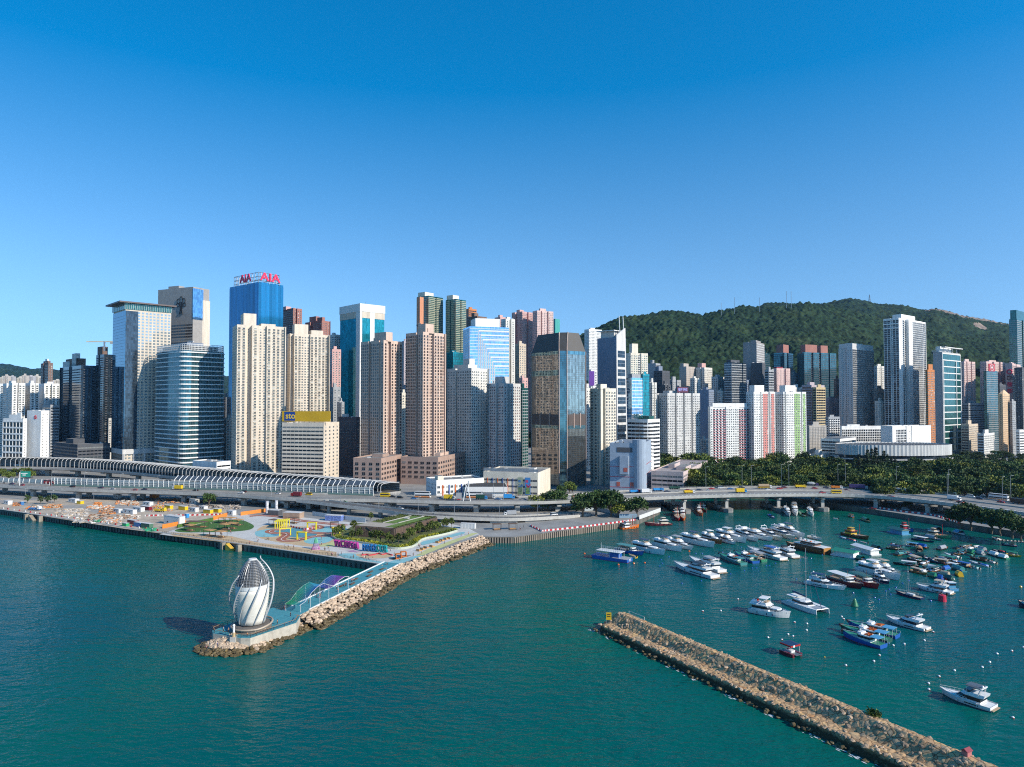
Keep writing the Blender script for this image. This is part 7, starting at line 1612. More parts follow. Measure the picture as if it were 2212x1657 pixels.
# boats
BC={k:paint('gel_'+k,c,.3)for k,c in dict(w=(.68,.68,.66),cream=(.60,.54,.42),navy=(.015,.03,.08),blue=(.02,.10,.36),sky=(.08,.28,.46),teal=(.05,.22,.22),green=(.03,.20,.11),dgreen=(.03,.09,.07),red=(.40,.03,.03),maroon=(.13,.02,.03),brown=(.16,.065,.025),wood=(.40,.20,.06),orange=(.60,.14,.02),yellow=(.60,.38,.03),grey=(.30,.31,.32),dgrey=(.10,.105,.11),black=(.02,.02,.022),tan=(.42,.34,.24)).items()}
BWIN=mat('boat_window',(.015,.02,.025),.1);TEAK=mat('teak_deck',(.34,.25,.16),.7);CLUT=[BC[k]for k in('blue','w','orange','dgreen','tan','grey')]
def hull(L_,B,fb,fw,rake,t,hc,bc,dc,squash=2.0):
 m,dk=MB(),MB();rings,dl_=[],[]
 for k in range(15):
  s=k/14;x=-L_/2+L_*s;b=B/2*(1-max(0,(s-.5)/.5)**squash)*(.9+.1*min(1,s/.25));b=max(b,.03);zd=fb+(fw-fb)*max(0,s-.15)**1.5*1.25;xo=rake*s**4
  R_=lambda y,z,f:(x+xo*f,y,z)
  rings.append([R_(-b,zd,1),R_(-b*.97,zd*.45,.5),R_(-b*.9,.12,.1),R_(-b*.8,-.5,0),R_(b*.8,-.5,0),R_(b*.9,.12,.1),R_(b*.97,zd*.45,.5),R_(b,zd,1)]);dl_.append(((x+xo*.98,-b*.95,zd-.22),(x+xo*.98,b*.95,zd-.22)))
 n=8;vs=[p for r in rings for p in r];fs,ms=[],[]
 for k in range(14):
  for i in range(7):fs.append((k*n+i,(k+1)*n+i,(k+1)*n+i+1,k*n+i+1));ms.append(1 if i in(2,3,4)else 0)
 fs.append(tuple(range(8)));ms.append(0);m.v,m.f,m.m=vs,fs,ms
 h=m.build('hull',[hc,bc],t)
 dk.add([p for d in dl_ for p in d],[(2*k,2*k+2,2*k+3,2*k+1)for k in range(14)]);dk.f=[tuple(reversed(f))for f in dk.f];dk.build('deck',dc,t);return h
def cab_ring(x0,x1,w,nose):return[(x0,-w),(x1-nose,-w),(x1,-w*.55),(x1,w*.55),(x1-nose,w),(x0,w)]
def cabin(t,name,x0,x1,w,z0,h,rf,rb,nose,mt,win=None,wz=(.35,.85),tw=.9,wm=None):
 f=lambda k,g=0:[(x,y,z0+h*k)for x,y in cab_ring(x0+rb*k-g,x1-rf*k+g,w*(1-(1-tw)*k)+g,nose)]
 o=MB().loft([f(0),f(1)],0).build(name,mt,t)
 if win:MB().loft([f(wz[0],.05),f(wz[1],.05)],0).build('window',wm or BWIN,o)
 return o
def canopy(t,x0,x1,w,z,mt,z0=0,arch=0,name='canopy',posts=True):
 m=MB();n=8
 if arch:m.loft([[(x,w*math.cos(math.pi*k/n),z0+(z-z0)*math.sin(math.pi*k/n))for k in range(n+1)]for x in(x0,(x0*2+x1)/3,(x0+2*x1)/3,x1)],0,False,False);m.add([(x,w*math.cos(math.pi*k/n),z0+(z-z0)*math.sin(math.pi*k/n))for x in(x0,)for k in range(n+1)],[tuple(range(n+1))])
 else:m.loft([[(x,y,z+(.0 if abs(y)>w*.7 else .14))for y in(-w,-w*.5,w*.5,w)]+[(x,y,z-.08)for y in(w,-w)]for x in(x0,(x0+x1)/2,x1)])
 m.build(name,mt,t)
 if posts and not arch:[MB().tube([(x,y,z0),(x,y,z)],.05,0,4).build('post',WSTEEL,t)for x in(x0+.2,x1-.2)for y in(-w*.92,w*.92)]
def rail(t,L_,B,z,rake,f0=.1,h=.8):
 m=MB();pts=[]
 for k in range(9):s=f0+(1-f0)*k/8;b=B/2*(1-max(0,(s-.5)/.5)**2)*.94;pts.append((-L_/2+L_*s+rake*s**4,b,z+(.35*max(0,s-.4))))
 for sg in(-1,1):
  q_=[(x,y*sg,zz+h)for x,y,zz in pts];m.tube(q_,.045,0,4);[m.tube([(x,y*sg,zz),(x,y*sg,zz+h)],.035,0,4)for x,y,zz in pts]
 m.build('bow_rail',WSTEEL,t)
def clutter(t,L_,B,z,n,rg):
 m=MB()
 for k in range(n):x,y,s=rg.uniform(-.4,.35)*L_,rg.uniform(-.3,.3)*B,rg.uniform(.2,.45);m.box(x-s,y-s*.8,z,x+s,y+s*.8,z+s*1.3,rg.randrange(6))
 m.build('deck_gear',CLUT,t)
def mast(t,x,z0,h,r=.09,boom=None,mt=STEEL):
 m=MB().tube([(x,0,z0),(x,0,h)],[r,r*.6],0,6);[m.tube([(x,-s,z0+(h-z0)*f),(x,s,z0+(h-z0)*f)],.04,0,4)for f,s in((.55,.9),(.8,.6))]if h>8 else None;m.build('mast',mt,t)
def boat(ty,bow,stern,B,c1,c2,label,group=None):
 b,s=G(*bow),G(*stern);d=b-s;L_=max(3.0,d.length);rg=random.Random(int(bow[0]*7+bow[1]*13));c=(b+s)/2
 NM=dict(fly='motor_yacht',trawl='motor_yacht',sleek='motor_yacht',ferry='work_boat',samp='sampan',arch='sampan',speed='speedboat',dink='dinghy',junk='junk',house='houseboat',tug='fishing_boat',sail='sailing_yacht',pleas='pleasure_boat')
 CT=dict(fly='yacht',trawl='yacht',sleek='yacht',ferry='work boat',samp='sampan',arch='sampan',speed='speedboat',dink='dinghy',junk='junk boat',house='houseboat',tug='fishing boat',sail='sailboat',pleas='pleasure boat')
 t=thing(NM[ty],label,CT[ty],(c.x,c.y,0),math.atan2(d.y,d.x),group);H1,H2=BC[c1],BC[c2];W_=BC['w'];h=L_/2
 if ty in('fly','sleek','trawl'):
  fb={'fly':1.5,'sleek':1.5,'trawl':1.9}[ty]*(L_/20)**.5;fw=fb*(1.5 if ty!='trawl' else 1.75);rk=L_*(.07 if ty!='trawl' else .05)
  hull(L_,B,fb,fw,rk,t,H1,BC['navy']if c1=='w' else W_,W_);z=fb
  if ty=='sleek':
   cabin(t,'cabin',-h*.62,h*.50,B*.40,z-.1,1.7,L_*.16,.3,L_*.12,W_,True,(.3,.82));z2=z+1.5
   cabin(t,'flybridge',-h*.72,h*.12,B*.37,z2,.75,L_*.07,-.3,L_*.08,W_);MB().loft([[(p[0],p[1],z2+.7+q_)for p in cab_ring(-h*.2,h*.10-q_,B*.33,1.2)]for q_ in(0,.5)]).build('windscreen',BWIN,t)
   m=MB();[m.tube([(-h*.5,sg*B*.36,z2+.3),(-h*.62,sg*B*.33,z2+2.2)],.16,0,5)for sg in(-1,1)];m.bar((-h*.62,-B*.34,z2+2.1),(-h*.62,B*.34,z2+2.1),.5,.25);m.build('radar_arch',W_,t);MB().lathe([(.3,0),(.35,.3),(.1,.6)],0,8,(-h*.62,.5,z2+2.35)).build('radar_dome',W_,t)
   if c2!='w':canopy(t,-h*.62,-h*.02,B*.35,z2+2.3,H2,z2+.7)
   [MB().box(-h*.55,sg*B*.488-.03,fb*.5,h*.02,sg*B*.488+.03,fb*.74).build('hull_window',BWIN,t)for sg in(-1,1)]
   MB().box(-h*.98,-B*.42,z-.45,-h*.62,B*.42,z-.3).build('cockpit_floor',TEAK,t)
  else:
   k=2.1 if ty=='trawl' else 1.9;fr=.18 if ty=='trawl' else .30
   cabin(t,'cabin',-h*(.80 if ty=='trawl' else .62),h*fr,B*.41,z-.1,k,L_*.05,0,L_*.05,W_,True,(.4,.82),.95);cabin(t,'fore_cabin',h*fr-1.5,h*.70,B*.28,z,1.0*(fw/fb)*.8,L_*.06,0,L_*.06,W_,True,(.3,.7))
   z2=z+k-.1;MB().loft([[(p[0],p[1],z2+q_)for p in cab_ring(-h*.95,h*(fr-.02),B*.45,1.6)]for q_ in(0,.14)]).build('upper_deck',W_,t)
   cabin(t,'flybridge',-h*.35,h*(fr-.10),B*.38,z2+.15,.8,L_*.03,.2,L_*.06,W_);MB().box(-h*.2,-B*.25,z2+.95,-h*.05,B*.25,z2+1.3).build('helm_seat',TEAK,t)
   if c2!='w' or ty=='trawl':canopy(t,-h*.45,h*(fr-.2),B*.37,z2+2.5,H2,z2+.9)
   mast(t,-h*.4,z2,z2+3.8);cabin(t,'locker',-h*.9,-h*.72,B*.3,z2+.14,.7,.1,.1,.1,W_)
  rail(t,L_,B,fb,rk,.45);MB().box(-h-L_*.05,-B*.40,.25,-h+.1,B*.40,.45).build('swim_platform',TEAK,t)
  m=MB();[m.tube([(x*h,sg*(B*.47),.5),(x*h,sg*(B*.47+.05),1.3)],.16,0,6)for x in(-.5,0,.3)for sg in(-1,1)];m.build('fender',BC['navy']if rg.random()<.5 else W_,t)
 elif ty=='ferry':
  hull(L_,B,1.3,2.3,L_*.05,t,H1,BC['red'],BC['green']);cabin(t,'cabin',-h*.50,h*.28,B*.38,1.1,1.9,.6,0,.8,W_,True,(.45,.8),.97);cabin(t,'wheelhouse',-h*.02,h*.26,B*.30,3.0,.5,.3,.2,.5,W_)
  canopy(t,-h*.9,-h*.45,B*.40,3.1,H2,1.1);MB().tube([(h*.95+L_*.03,-1,2.0),(h+L_*.06,0,2.1),(h*.95+L_*.03,1,2.0)],.35,0,6).build('bow_fender',BLACK,t);mast(t,h*.1,3.4,5.4,.06);m=MB()
  for k in range(9):m.tube([(rg.uniform(-.45,-.15)*h+.4*math.cos(a*1.26),rg.uniform(-.25,.25)*B*0+(k%3-1)*.9+.4*math.sin(a*1.26),3.1+.12*(k%2))for a in range(6)],.12,0,4)
  m.build('life_rings',BC['orange'],t);MB().lathe([(.35,0),(.35,.4),(.1,.6)],0,8,(h*.15,0,3.6)).build('radar_dome',W_,t);rail(t,L_,B,1.2,L_*.05,0,.7)
 elif ty in('samp','arch'):
  hull(L_,B,.7,1.1,L_*.08,t,H1,BC['black'],BC['tan'],1.6)
  if ty=='arch':canopy(t,-h*.75,h*.35,B*.46,2.3,H2,.55,1)
  else:canopy(t,-h*.8,h*.4,B*.48,2.2,H2,.5);cabin(t,'cabin',-h*.5,h*.05,B*.34,.5,1.2,.1,0,.2,BC[rg.choice(['tan','w','sky','brown'])],True)
  clutter(t,L_,B,.5,9,rg);m=MB();[m.lathe([(.3,-.1),(.42,0),(.3,.1)],0,8,(h*x,sg*B*.5*(1 if x<.5 else .6),.45))for x in(-.3,.2,.6)for sg in(-1,1)];m.build('tyre_fender',BLACK,t)
 elif ty in('speed','dink'):
  hull(L_,B,.6 if ty=='speed' else .4,.95 if ty=='speed' else .5,L_*.08,t,H1,BC['w'],BC['grey']if ty=='dink' else W_)
  if ty=='speed':cabin(t,'windscreen',-h*.15,h*.2,B*.3,.5,.65,.5,.1,.3,BWIN);cabin(t,'cover',-h*.8,-h*.1,B*.38,.4,.5,.2,.2,.2,H2,False,tw=.6)
  else:MB().box(-h*.3,-B*.4,.25,-h*.1,B*.4,.36).box(h*.1,-B*.36,.25,h*.28,B*.36,.36).build('thwart',TEAK,t)
  MB().box(-h-.5,-.2,.1,-h+.05,.2,1.15).build('outboard',BC['black'],t)
 elif ty=='junk':
  hull(L_,B,1.5,2.4,L_*.05,t,H1,BC['black'],TEAK);cabin(t,'lower_cabin',-h*.85,h*.55,B*.43,1.3,2.0,.4,0,1,H1,True,(.4,.75),.98);cabin(t,'upper_cabin',-h*.55,h*.25,B*.36,3.3,1.7,.5,.2,.8,H1,True,(.35,.8),.96)
  MB().box(-h*.98,-B*.46,3.25,h*.5,B*.46,3.4).build('upper_deck',H2,t);MB().box(-h*.6,-B*.4,5.0,h*.25,B*.4,5.15).build('top_deck',W_,t);clutter(t,L_*.7,B,5.15,10,rg);MB().box(-h-.1,-B*.42,1.5,-h+.1,B*.42,3.2).build('stern_panel',BC['wood'],t);rail(t,L_,B,3.3,0,.0,.8)
 elif ty=='house':
  MB().box(-h,-B/2,-.3,h,B/2,.55).build('pontoon',H1,t);MB().box(-h*.85,-B*.42,.55,h*.6,B*.42,2.7).build('cabin',BC['w']if c1!='sky' else BC['sky'],t);m=MB();w=B*.55
  m.add([(-h*.95,-w,2.7),(h*.95,-w,2.7),(h*.95,w,2.7),(-h*.95,w,2.7),(-h*.9,0,3.7),(h*.9,0,3.7)],[(0,1,5,4),(2,3,4,5),(0,4,3),(1,2,5)]);m.build('roof',H2,t);[MB().box(x*h-.5,-B*.42-.05,1.2,x*h+.5,-B*.42,2.1).build('window',BWIN,t)for x in(-.5,0,.4)];clutter(t,L_,B,.55,8,rg);m=MB();[m.tube([(x*h,y*B*.5,.5),(x*h,y*B*.5,2.7)],.05,0,4)for x in(-.9,.9)for y in(-1,1)];m.build('post',STEEL,t)
 elif ty=='tug':
  hull(L_,B,1.2,2.4,L_*.06,t,H1,BC['black'],BC['tan']);cabin(t,'wheelhouse',-h*.7,-h*.1,B*.34,1.0,2.2,.2,0,.3,H2,True,(.5,.85),.97);MB().box(-h*.75,-B*.38,3.2,-h*.05,B*.38,3.35).build('roof',BC['red']if c2=='yellow' else W_,t)
  if L_>9:cabin(t,'upper_wheelhouse',-h*.55,-h*.2,B*.26,3.35,1.6,.2,0,.3,H2,True,(.4,.85))
  mast(t,h*.35,1.2,8 if L_>9 else 4,.14,None,BC['red']);m=MB();[m.lathe([(.35,-.12),(.5,0),(.35,.12)],0,8,(h*x,sg*B*.5*(1-max(0,x)**2*.6),.9))for x in(-.7,-.35,0,.35,.7)for sg in(-1,1)];m.build('tyre_fender',BLACK,t);clutter(t,L_*.8,B*.8,1.1,9,rg)
 elif ty=='sail':
  hull(L_,B,.9,1.2,L_*.07,t,H1,BC['red'],BC['tan'],1.7);cabin(t,'cabin',-h*.35,h*.3,B*.28,.7,.6,.5,.1,.6,W_,True,(.35,.7));mh=L_*1.15;mast(t,h*.1,.8,mh,.1);MB().tube([(h*.1,0,2.0),(-h*.65,0,1.9)],.16,0,6).build('boom',H2,t)
  m=MB();[m.tube([p,(h*.1,0,mh)],.02,0,3)for p in((h+L_*.05,0,1.2),(-h,0,.9),(h*.08,B*.45,.9),(h*.08,-B*.45,.9))];m.build('rigging',STEEL,t);rail(t,L_,B,.9,L_*.07,0,.6)
 elif ty=='pleas':
  hull(L_,B,1.4,2.6,L_*.08,t,H1,BC['black'],TEAK);cabin(t,'wheelhouse',h*.15,h*.5,B*.36,1.3,2.0,.6,.1,.5,W_,True,(.45,.85));canopy(t,-h*.85,h*.35,B*.46,4.1,H2,1.3);MB().box(-h*.75,-B*.4,2.9,h*.15,B*.4,3.0).build('upper_floor',BC['tan'],t);mast(t,h*.2,3.3,6.5,.08,None,BC['brown']);rail(t,L_,B,1.8,L_*.08,.0,.8);clutter(t,L_*.7,B,1.3,8,rg)
 return t
BT="""trawl|1433|1199|1366|1185|5.2|w|navy|white cruiser with a navy sunshade beside the blue barge
trawl|1470|1192|1413|1178|5.2|w|navy|white cruiser with a green foredeck cover, second from the blue barge
fly|1493|1188|1440|1174|5|w|grey|cream-topped cruiser with a long grey upper canopy, third from the blue barge
trawl|1540|1183|1472|1167|5.6|w|navy|large white trawler yacht with brown saloon windows and two navy sunshades
trawl|1557|1176|1517|1164|4.6|brown|w|wooden-hulled cruiser with a white top squeezed right of the large trawler yacht
fly|1586|1176|1556|1167|4.2|w|w|small white launch with a bare foredeck in the far row of yachts
trawl|1609|1173|1547|1158|5.4|w|w|white trawler yacht with a radar arch and a yellow buoy on its flybridge
sleek|1634|1170|1585|1152|4.8|w|w|slim white sport yacht in the middle of the far row
fly|1664|1169|1600|1151|6|w|w|tallest white flybridge yacht of the far row, with a dark bow stripe
sleek|1686|1168|1640|1151|4.8|cream|w|cream sport yacht just right of the tallest one in the far row
sleek|1718|1166|1660|1149|5.4|cream|grey|cream yacht with long dark windscreens, second from the right of the far row
trawl|1735|1165|1682|1147|5|w|navy|white cruiser with a navy sunshade at the right end of the far row
sleek|1460|1224|1544|1250|6.4|w|black|big white yacht with black sunshades lying nearest the breakwater gap
sleek|1492|1212|1559|1238|5.6|w|grey|white yacht with a grey sunshade moored behind the big one with black sunshades
ferry|1555|1203|1606|1221|4.6|teal|teal|white and teal launch with a long row of windows, left of the blue-sterned boats
ferry|1588|1198|1632|1217|4.4|blue|teal|white launch with a blue stern between the teal one and the grey canopied one
pleas|1611|1201|1650|1214|4|green|grey|green and blue boat under a long grey awning
sleek|1618|1190|1692|1211|5.8|w|blue|white yacht with a deep navy lower hull and blue covers in the second row
sleek|1667|1187|1718|1206|5.4|w|w|high-sided white yacht behind the one with blue covers
dink|1743|1206|1720|1203|1.6|grey|w|grey tender lying off the stern of the high-sided white yacht
junk|1700|1178|1786|1197|7|brown|w|varnished wooden party junk with white furniture on its top deck
sail|1772|1167|1746|1160|3.2|w|w|sailing boat whose mast rises behind the party junk
tug|1873|1166|1822|1153|6|brown|yellow|dark workboat with a yellow cabin and red roof
speed|1813|1161|1849|1170|2.4|sky|red|small speedboat with a red foredeck below the yellow-cabined workboat
dink|1856|1170|1873|1174|1.5|w|w|white dinghy right of the red-decked speedboat
house|1800|1196|1852|1205|8|w|green|houseboat with a bright green pitched awning
house|1845|1186|1892|1200|6|w|w|long white houseboat with a pale flat roof behind the green-awned one
arch|1869|1213|1850|1207|3.2|dgreen|green|small boat under an arched green cover at the corner of the green-awned houseboat
house|1923|1148|1957|1156|6|sky|dgreen|sky-blue houseboat with a dark green roof
tug|1971|1150|1944|1143|4.6|blue|red|red and blue fishing boat behind the sky-blue houseboat
arch|1878|1129|1862|1122|3.6|green|green|green boat under cover tied to the bridge pier block
tug|2052|1164|2000|1156|6|green|tan|green-hulled fishing boat heaped with pale netting
arch|2082|1156|2062|1150|4.4|w|sky|white boat with a tall blue-topped cover
arch|2031|1148|2018|1143|3.6|black|dgreen|round dark green covered boat near the shore trees
dink|2002|1143|2012|1145|1.6|w|w|white dinghy left of the round dark green covered boat
dink|2040|1148|2050|1150|1.6|green|w|green skiff right of the round dark green covered boat
samp|2014|1172|1970|1164|3.2|navy|w|dark sampan with a cream cabin
arch|2032|1168|1995|1160|3.4|grey|grey|boat under a long blue-grey arched tarpaulin
samp|1955|1190|1914|1184|3.4|brown|navy|brown sampan with a blue arched awning at the left of the cluster
samp|1993|1184|1955|1178|3.2|w|sky|white boat with a pale blue awning in the upper cluster
speed|1945|1182|1925|1176|2.2|red|w|small red-decked boat behind the blue-awned brown sampan
arch|1985|1195|1984|1185|3.4|black|wood|round-topped orange-brown boat end-on to the camera
arch|1904|1190|1882|1183|2.8|black|dgreen|little boat with a dark green arched cover near the white houseboat
samp|1992|1216|1964|1206|3.6|brown|tan|reddish brown sampan with a tan awning
samp|1930|1218|1984|1224|2.6|black|w|long low dark sampan with a white awning
speed|1994|1205|2018|1212|2.2|navy|navy|dark speedboat by the long green-roofed sampan
samp|2020|1204|2066|1214|3.6|dgreen|green|long sampan with a bright green corrugated roof
samp|2003|1212|2052|1220|3.2|navy|tan|dark blue sampan with a pale brown roof in front of the green one
speed|2040|1197|2072|1206|2.4|w|grey|white speedboat with a grey cover beyond the green roof
speed|2068|1195|2102|1202|2.4|teal|green|turquoise covered launch in the far right cluster
arch|2083|1192|2104|1197|2.8|green|green|boat under a green half-round cover in the far right cluster
arch|2104|1195|2124|1199|2.8|grey|grey|boat under a grey half-round cover beside the green one
arch|2131|1196|2155|1202|3|grey|w|boat under a white half-round cover right of the grey one
arch|2150|1202|2176|1208|3.2|green|w|boat with white and green covers at the front of the right cluster
samp|2203|1204|2172|1198|3.2|yellow|green|yellow sampan with a green awning at the right
speed|2142|1189|2170|1194|2.2|navy|red|dark speedboat behind the white-covered boats
samp|2095|1206|2140|1214|3.2|brown|dgreen|brown sampan with olive covers in the right cluster
speed|2094|1214|2136|1225|2.4|w|blue|white speedboat with a bright blue cover
speed|2120|1210|2150|1218|2.2|tan|grey|tan speedboat with a grey cover
arch|2048|1224|2082|1236|3|teal|teal|boat under a long turquoise tarpaulin
samp|2056|1219|2098|1227|2.8|dgrey|blue|sampan loaded with blue drums
speed|2086|1222|2114|1230|2.2|w|teal|white and turquoise launch beside the drum-laden sampan
arch|1992|1226|2030|1233|2.8|dgrey|w|boat with a torn white cover
samp|1999|1242|1966|1233|2.8|wood|tan|ochre sampan with a rusty deck left of the covered boats
arch|2002|1244|2022|1248|2.6|green|green|small green covered boat behind the white yacht with the orange canoe
arch|2022|1240|2052|1246|2.8|grey|tan|boat with a brown cover behind the small green covered one
arch|2020|1250|2036|1253|2.4|blue|blue|boat with a bright blue domed cover
arch|2034|1248|2060|1255|2.6|dgreen|dgreen|boat with a dark green cover beside the blue domed one
arch|2063|1240|2075|1246|2.6|yellow|yellow|round yellow covered tub at the end of the cluster
samp|2163|1177|2196|1181|3.4|navy|dgreen|dark sampan with a green awning under way near the right shore
samp|2142|1163|2160|1167|2.8|w|green|white skiff with a green awning close to the right shore
trawl|1940|1254|1853|1231|5.8|w|w|white cruiser with a yellow raft on its top, right of the red fishing junk
fly|1940|1243|1885|1228|4.6|cream|tan|cream cruiser with a tan foredeck cover behind the white one
sleek|1918|1262|1890|1250|4|navy|w|small white launch with a navy hull between the red junk and the white cruiser
pleas|1894|1272|1838|1252|5.4|red|dgreen|red fishing junk with a dark green roof
pleas|1858|1272|1790|1250|5.6|maroon|w|pleasure boat with a white awning and a maroon hull
sleek|1821|1275|1740|1259|5.4|w|navy|white sport yacht with a blue rolled sunshade behind the catamaran mast
trawl|1703|1335|1620|1319|6.4|w|w|white displacement yacht with a red flag and a white hardtop
sail|1936|1281|1992|1295|3.6|navy|tan|dark blue sailing yacht with a bare mast
sleek|1983|1270|2055|1284|5.2|w|tan|white yacht with an orange canoe alongside
tug|2034|1266|2060|1277|4.4|sky|sky|small blue workboat hidden behind the yacht with the canoe
dink|2020|1280|2043|1286|1.3|orange|w|orange canoe alongside the white yacht
sleek|1918|1340|2002|1363|5.4|w|w|white flybridge yacht with a green and yellow slide on its stern
dink|1966|1355|1996|1364|1.5|maroon|w|long red and white tender tied beside the yacht with the slide
ferry|1822|1374|1908|1400|5|blue|sky|nearest of the three blue-hulled crew ferries
ferry|1818|1362|1921|1388|5|dgreen|sky|middle one of the three blue-hulled crew ferries
ferry|1834|1353|1938|1378|5|blue|sky|farthest of the three blue-hulled crew ferries
sleek|2036|1498|2146|1534|5.2|w|dgrey|white yacht with a dark hull window and a grey canopy at lower right
tug|2200|1308|2240|1316|5|navy|w|dark blue tug cut by the right edge of the photo
tug|1378|1140|1341|1143|4.4|orange|w|orange-hulled workboat with a white wheelhouse at the quay
tug|1394|1135|1448|1133|6|maroon|cream|dark red fishing boat with a red derrick and cream wheelhouse
tug|1465|1126|1458|1108|4.2|red|tan|wooden workboat end-on right of the dark red fishing boat
tug|1476|1126|1472|1106|4.2|orange|w|orange police-style launch end-on beside the pier block
tug|1516|1115|1505|1100|4|orange|w|orange and white launch behind the pier block
ferry|1452|1096|1434|1092|5|dgrey|grey|dark grey launch in the shade under the bridge
ferry|1524|1107|1512|1092|4.5|maroon|grey|dark maroon launch under the bridge
fly|1704|1116|1695|1104|3.6|w|w|small white cruiser end-on under the bridge, left one
fly|1719|1115|1712|1098|4.4|w|grey|white cruiser end-on under the bridge, right one
arch|1738|1117|1728|1108|4|green|green|boat with a turquoise green cover under the bridge
fly|1754|1116|1746|1106|3.6|w|w|white cabin boat alone near the bridge pier
speed|1672|1120|1660|1112|2.4|blue|blue|blue speedboat beside the bridge pier block
dink|1800|1120|1808|1121|1.6|w|w|white dinghy right of the bridge pier block
samp|1830|1116|1842|1118|2.4|brown|brown|brown skiff in the shade by the shore wall"""
for l in BT.split('\n'):
 ty,bx,by,sx,sy,B,c1,c2,lab=l.split('|');boat(ty,(float(bx),float(by)),(float(sx),float(sy)),float(B),c1,c2,lab)
for k in range(9):x=2152+8*k;boat('dink',(x,1166+k*.6),(x+3,1168.5+k*.6),1.5,'w','w','small white dinghy in the row along the right shore','row of white dinghies')
for k in range(22):
 x,y=rnd.uniform(1945,2150),rnd.uniform(1178,1244);y=min(y,1178+(x-1930)*.45+40)
 boat(rnd.choice(['samp','arch','speed']),(x,y),(x+rnd.choice([-1,1])*rnd.uniform(20,32),y+rnd.uniform(3,8)),rnd.uniform(2.4,3.2),rnd.choice(['black','brown','navy','w','teal']),rnd.choice(['dgreen','grey','tan','blue','w','teal']),'small weathered boat filling a gap in the crowded sampan cluster at right','small boats crowding the sampan cluster')
def local(b_,s_):b,s=G(*b_),G(*s_);d=b-s;return(b+s)/2,math.atan2(d.y,d.x),d.length
c,a,L_=local((1283,1203),(1360,1214));t=thing('barge','blue flat-decked barge with a white railed upper deck and a yellow boat on its stern','barge',(c.x,c.y,0),a);h=L_/2
side_loft([(-h,-.4),(h*.9,-.4),(h,1.9),(-h,1.6)],7).build('hull',BC['blue'],t);MB().box(-h,-3.52,-.3,h*.9,3.52,.15).build('boot_stripe',BC['red'],t);side_loft([(-h+.2,1.62),(h-.2,1.72),(h-.2,1.8),(-h+.2,1.7)],6.6).build('deck',BC['grey'],t);MB().box(-h*.45,-2.4,1.7,h*.1,1.6,3.9).build('cabin',BC['blue'],t)
MB().box(-h*.6,-3,4.3,h*.75,3,4.5).build('upper_deck',W_ if 0 else BC['w'],t);m=MB()
for k in range(12):
 for s in(-3,3):m.tube([(-h*.6+h*1.35*k/11,s,4.5),(-h*.6+h*1.35*k/11,s,5.7)],.06,0,4)
for s in(-3,3):m.bar((-h*.6,s,5.6),(h*.75,s,5.6),.09,.09);m.bar((-h*.6,s,5.1),(h*.75,s,5.1),.07,.07)
for x in(-.55,0,.7):[m.tube([(h*x,s,1.7),(h*x,s,4.3)],.1,0,5)for s in(-2.8,2.8)]
m.tube([(h*.6,0,4.5),(h*.6,0,8)],.08,0,5);m.build('railing',WSTEEL,t);put_text('海天',1.4,BC['w'],t,Vector((-h-.06,0,.95)),Vector((-1,0,0)),.03)
o=boat('dink',(1358,1205),(1374,1211),2,'yellow','w','small yellow launch carried on the stern of the blue barge');o.location.z=1.75
boat('pleas',(1386,1200),(1332,1189),5.4,'blue','teal','wooden launch with a blue bow and a long green awning behind the blue barge')
c,a,L_=local((1776,1326),(1702,1298));t=thing('catamaran','white sailing catamaran with a tall bare mast and navy sail cover','catamaran',(c.x,c.y,0),a);h=L_/2;m=MB()
for s in(-1,1):m.loft([[(x,s*3-w,z1),(x+.2,s*3-w*.9,-.4),(x+.2,s*3+w*.9,-.4),(x,s*3+w,z1)]for x,w,z1 in((-h,.7,.7),(-h*.7,.95,1.5),(0,1,1.7),(h*.6,.8,1.75),(h,.08,1.8))],0)
m.build('hull',BC['w'],t);MB().box(-h*.75,-3,1.0,h*.42,3,1.5).build('bridge_deck',BC['w'],t);cabin(t,'cabin',-h*.45,h*.38,2.7,1.5,1.5,1.9,.2,1.6,BC['w'],True,(.2,.7));canopy(t,-h*.8,-h*.35,2.6,3.4,BC['w'],1.5);MB().tube([(h*.97,-3,1.7),(h*.97,3,1.7)],.12,0,6).build('cross_beam',STEEL,t)
mh=23.0;mast(t,h*.06,3,mh,.17);MB().tube([(h*.04,0,4.3),(-h*.72,0,4.6)],[.3,.42],0,6).build('sail_cover',BC['navy'],t);m=MB();[m.tube([p,(h*.06,0,mh*.93)],.03,0,3)for p in((-h,2.9,1),(-h,-2.9,1),(0,3.6,1.7),(0,-3.6,1.7))];m.build('rigging',STEEL,t);MB().tube([(h*.95,0,1.8),(h*.06,0,mh*.9)],[.14,.06],0,5).build('furled_jib',BC['navy'],t);MB().add([(h*.45,-2.2,1.55),(h*.95,-2.4,1.6),(h*.95,2.4,1.6),(h*.45,2.2,1.55)],[(0,1,2,3)]).build('trampoline',BC['grey'],t)
c,a,L_=local((1721,1419),(1693,1407));t=thing('solar_boat','red twin-hulled boat carrying a roof of dark solar panels','work boat',(c.x,c.y,0),a+.05);h=L_/2;m=MB();[m.box(-h,s*1.7-.45,-.3,h,s*1.7+.45,1.0)for s in(-1,1)];m.build('hull',BC['maroon'],t);MB().box(-h,-1.3,.7,h+.6,1.3,.85).build('deck',BC['dgrey'],t)
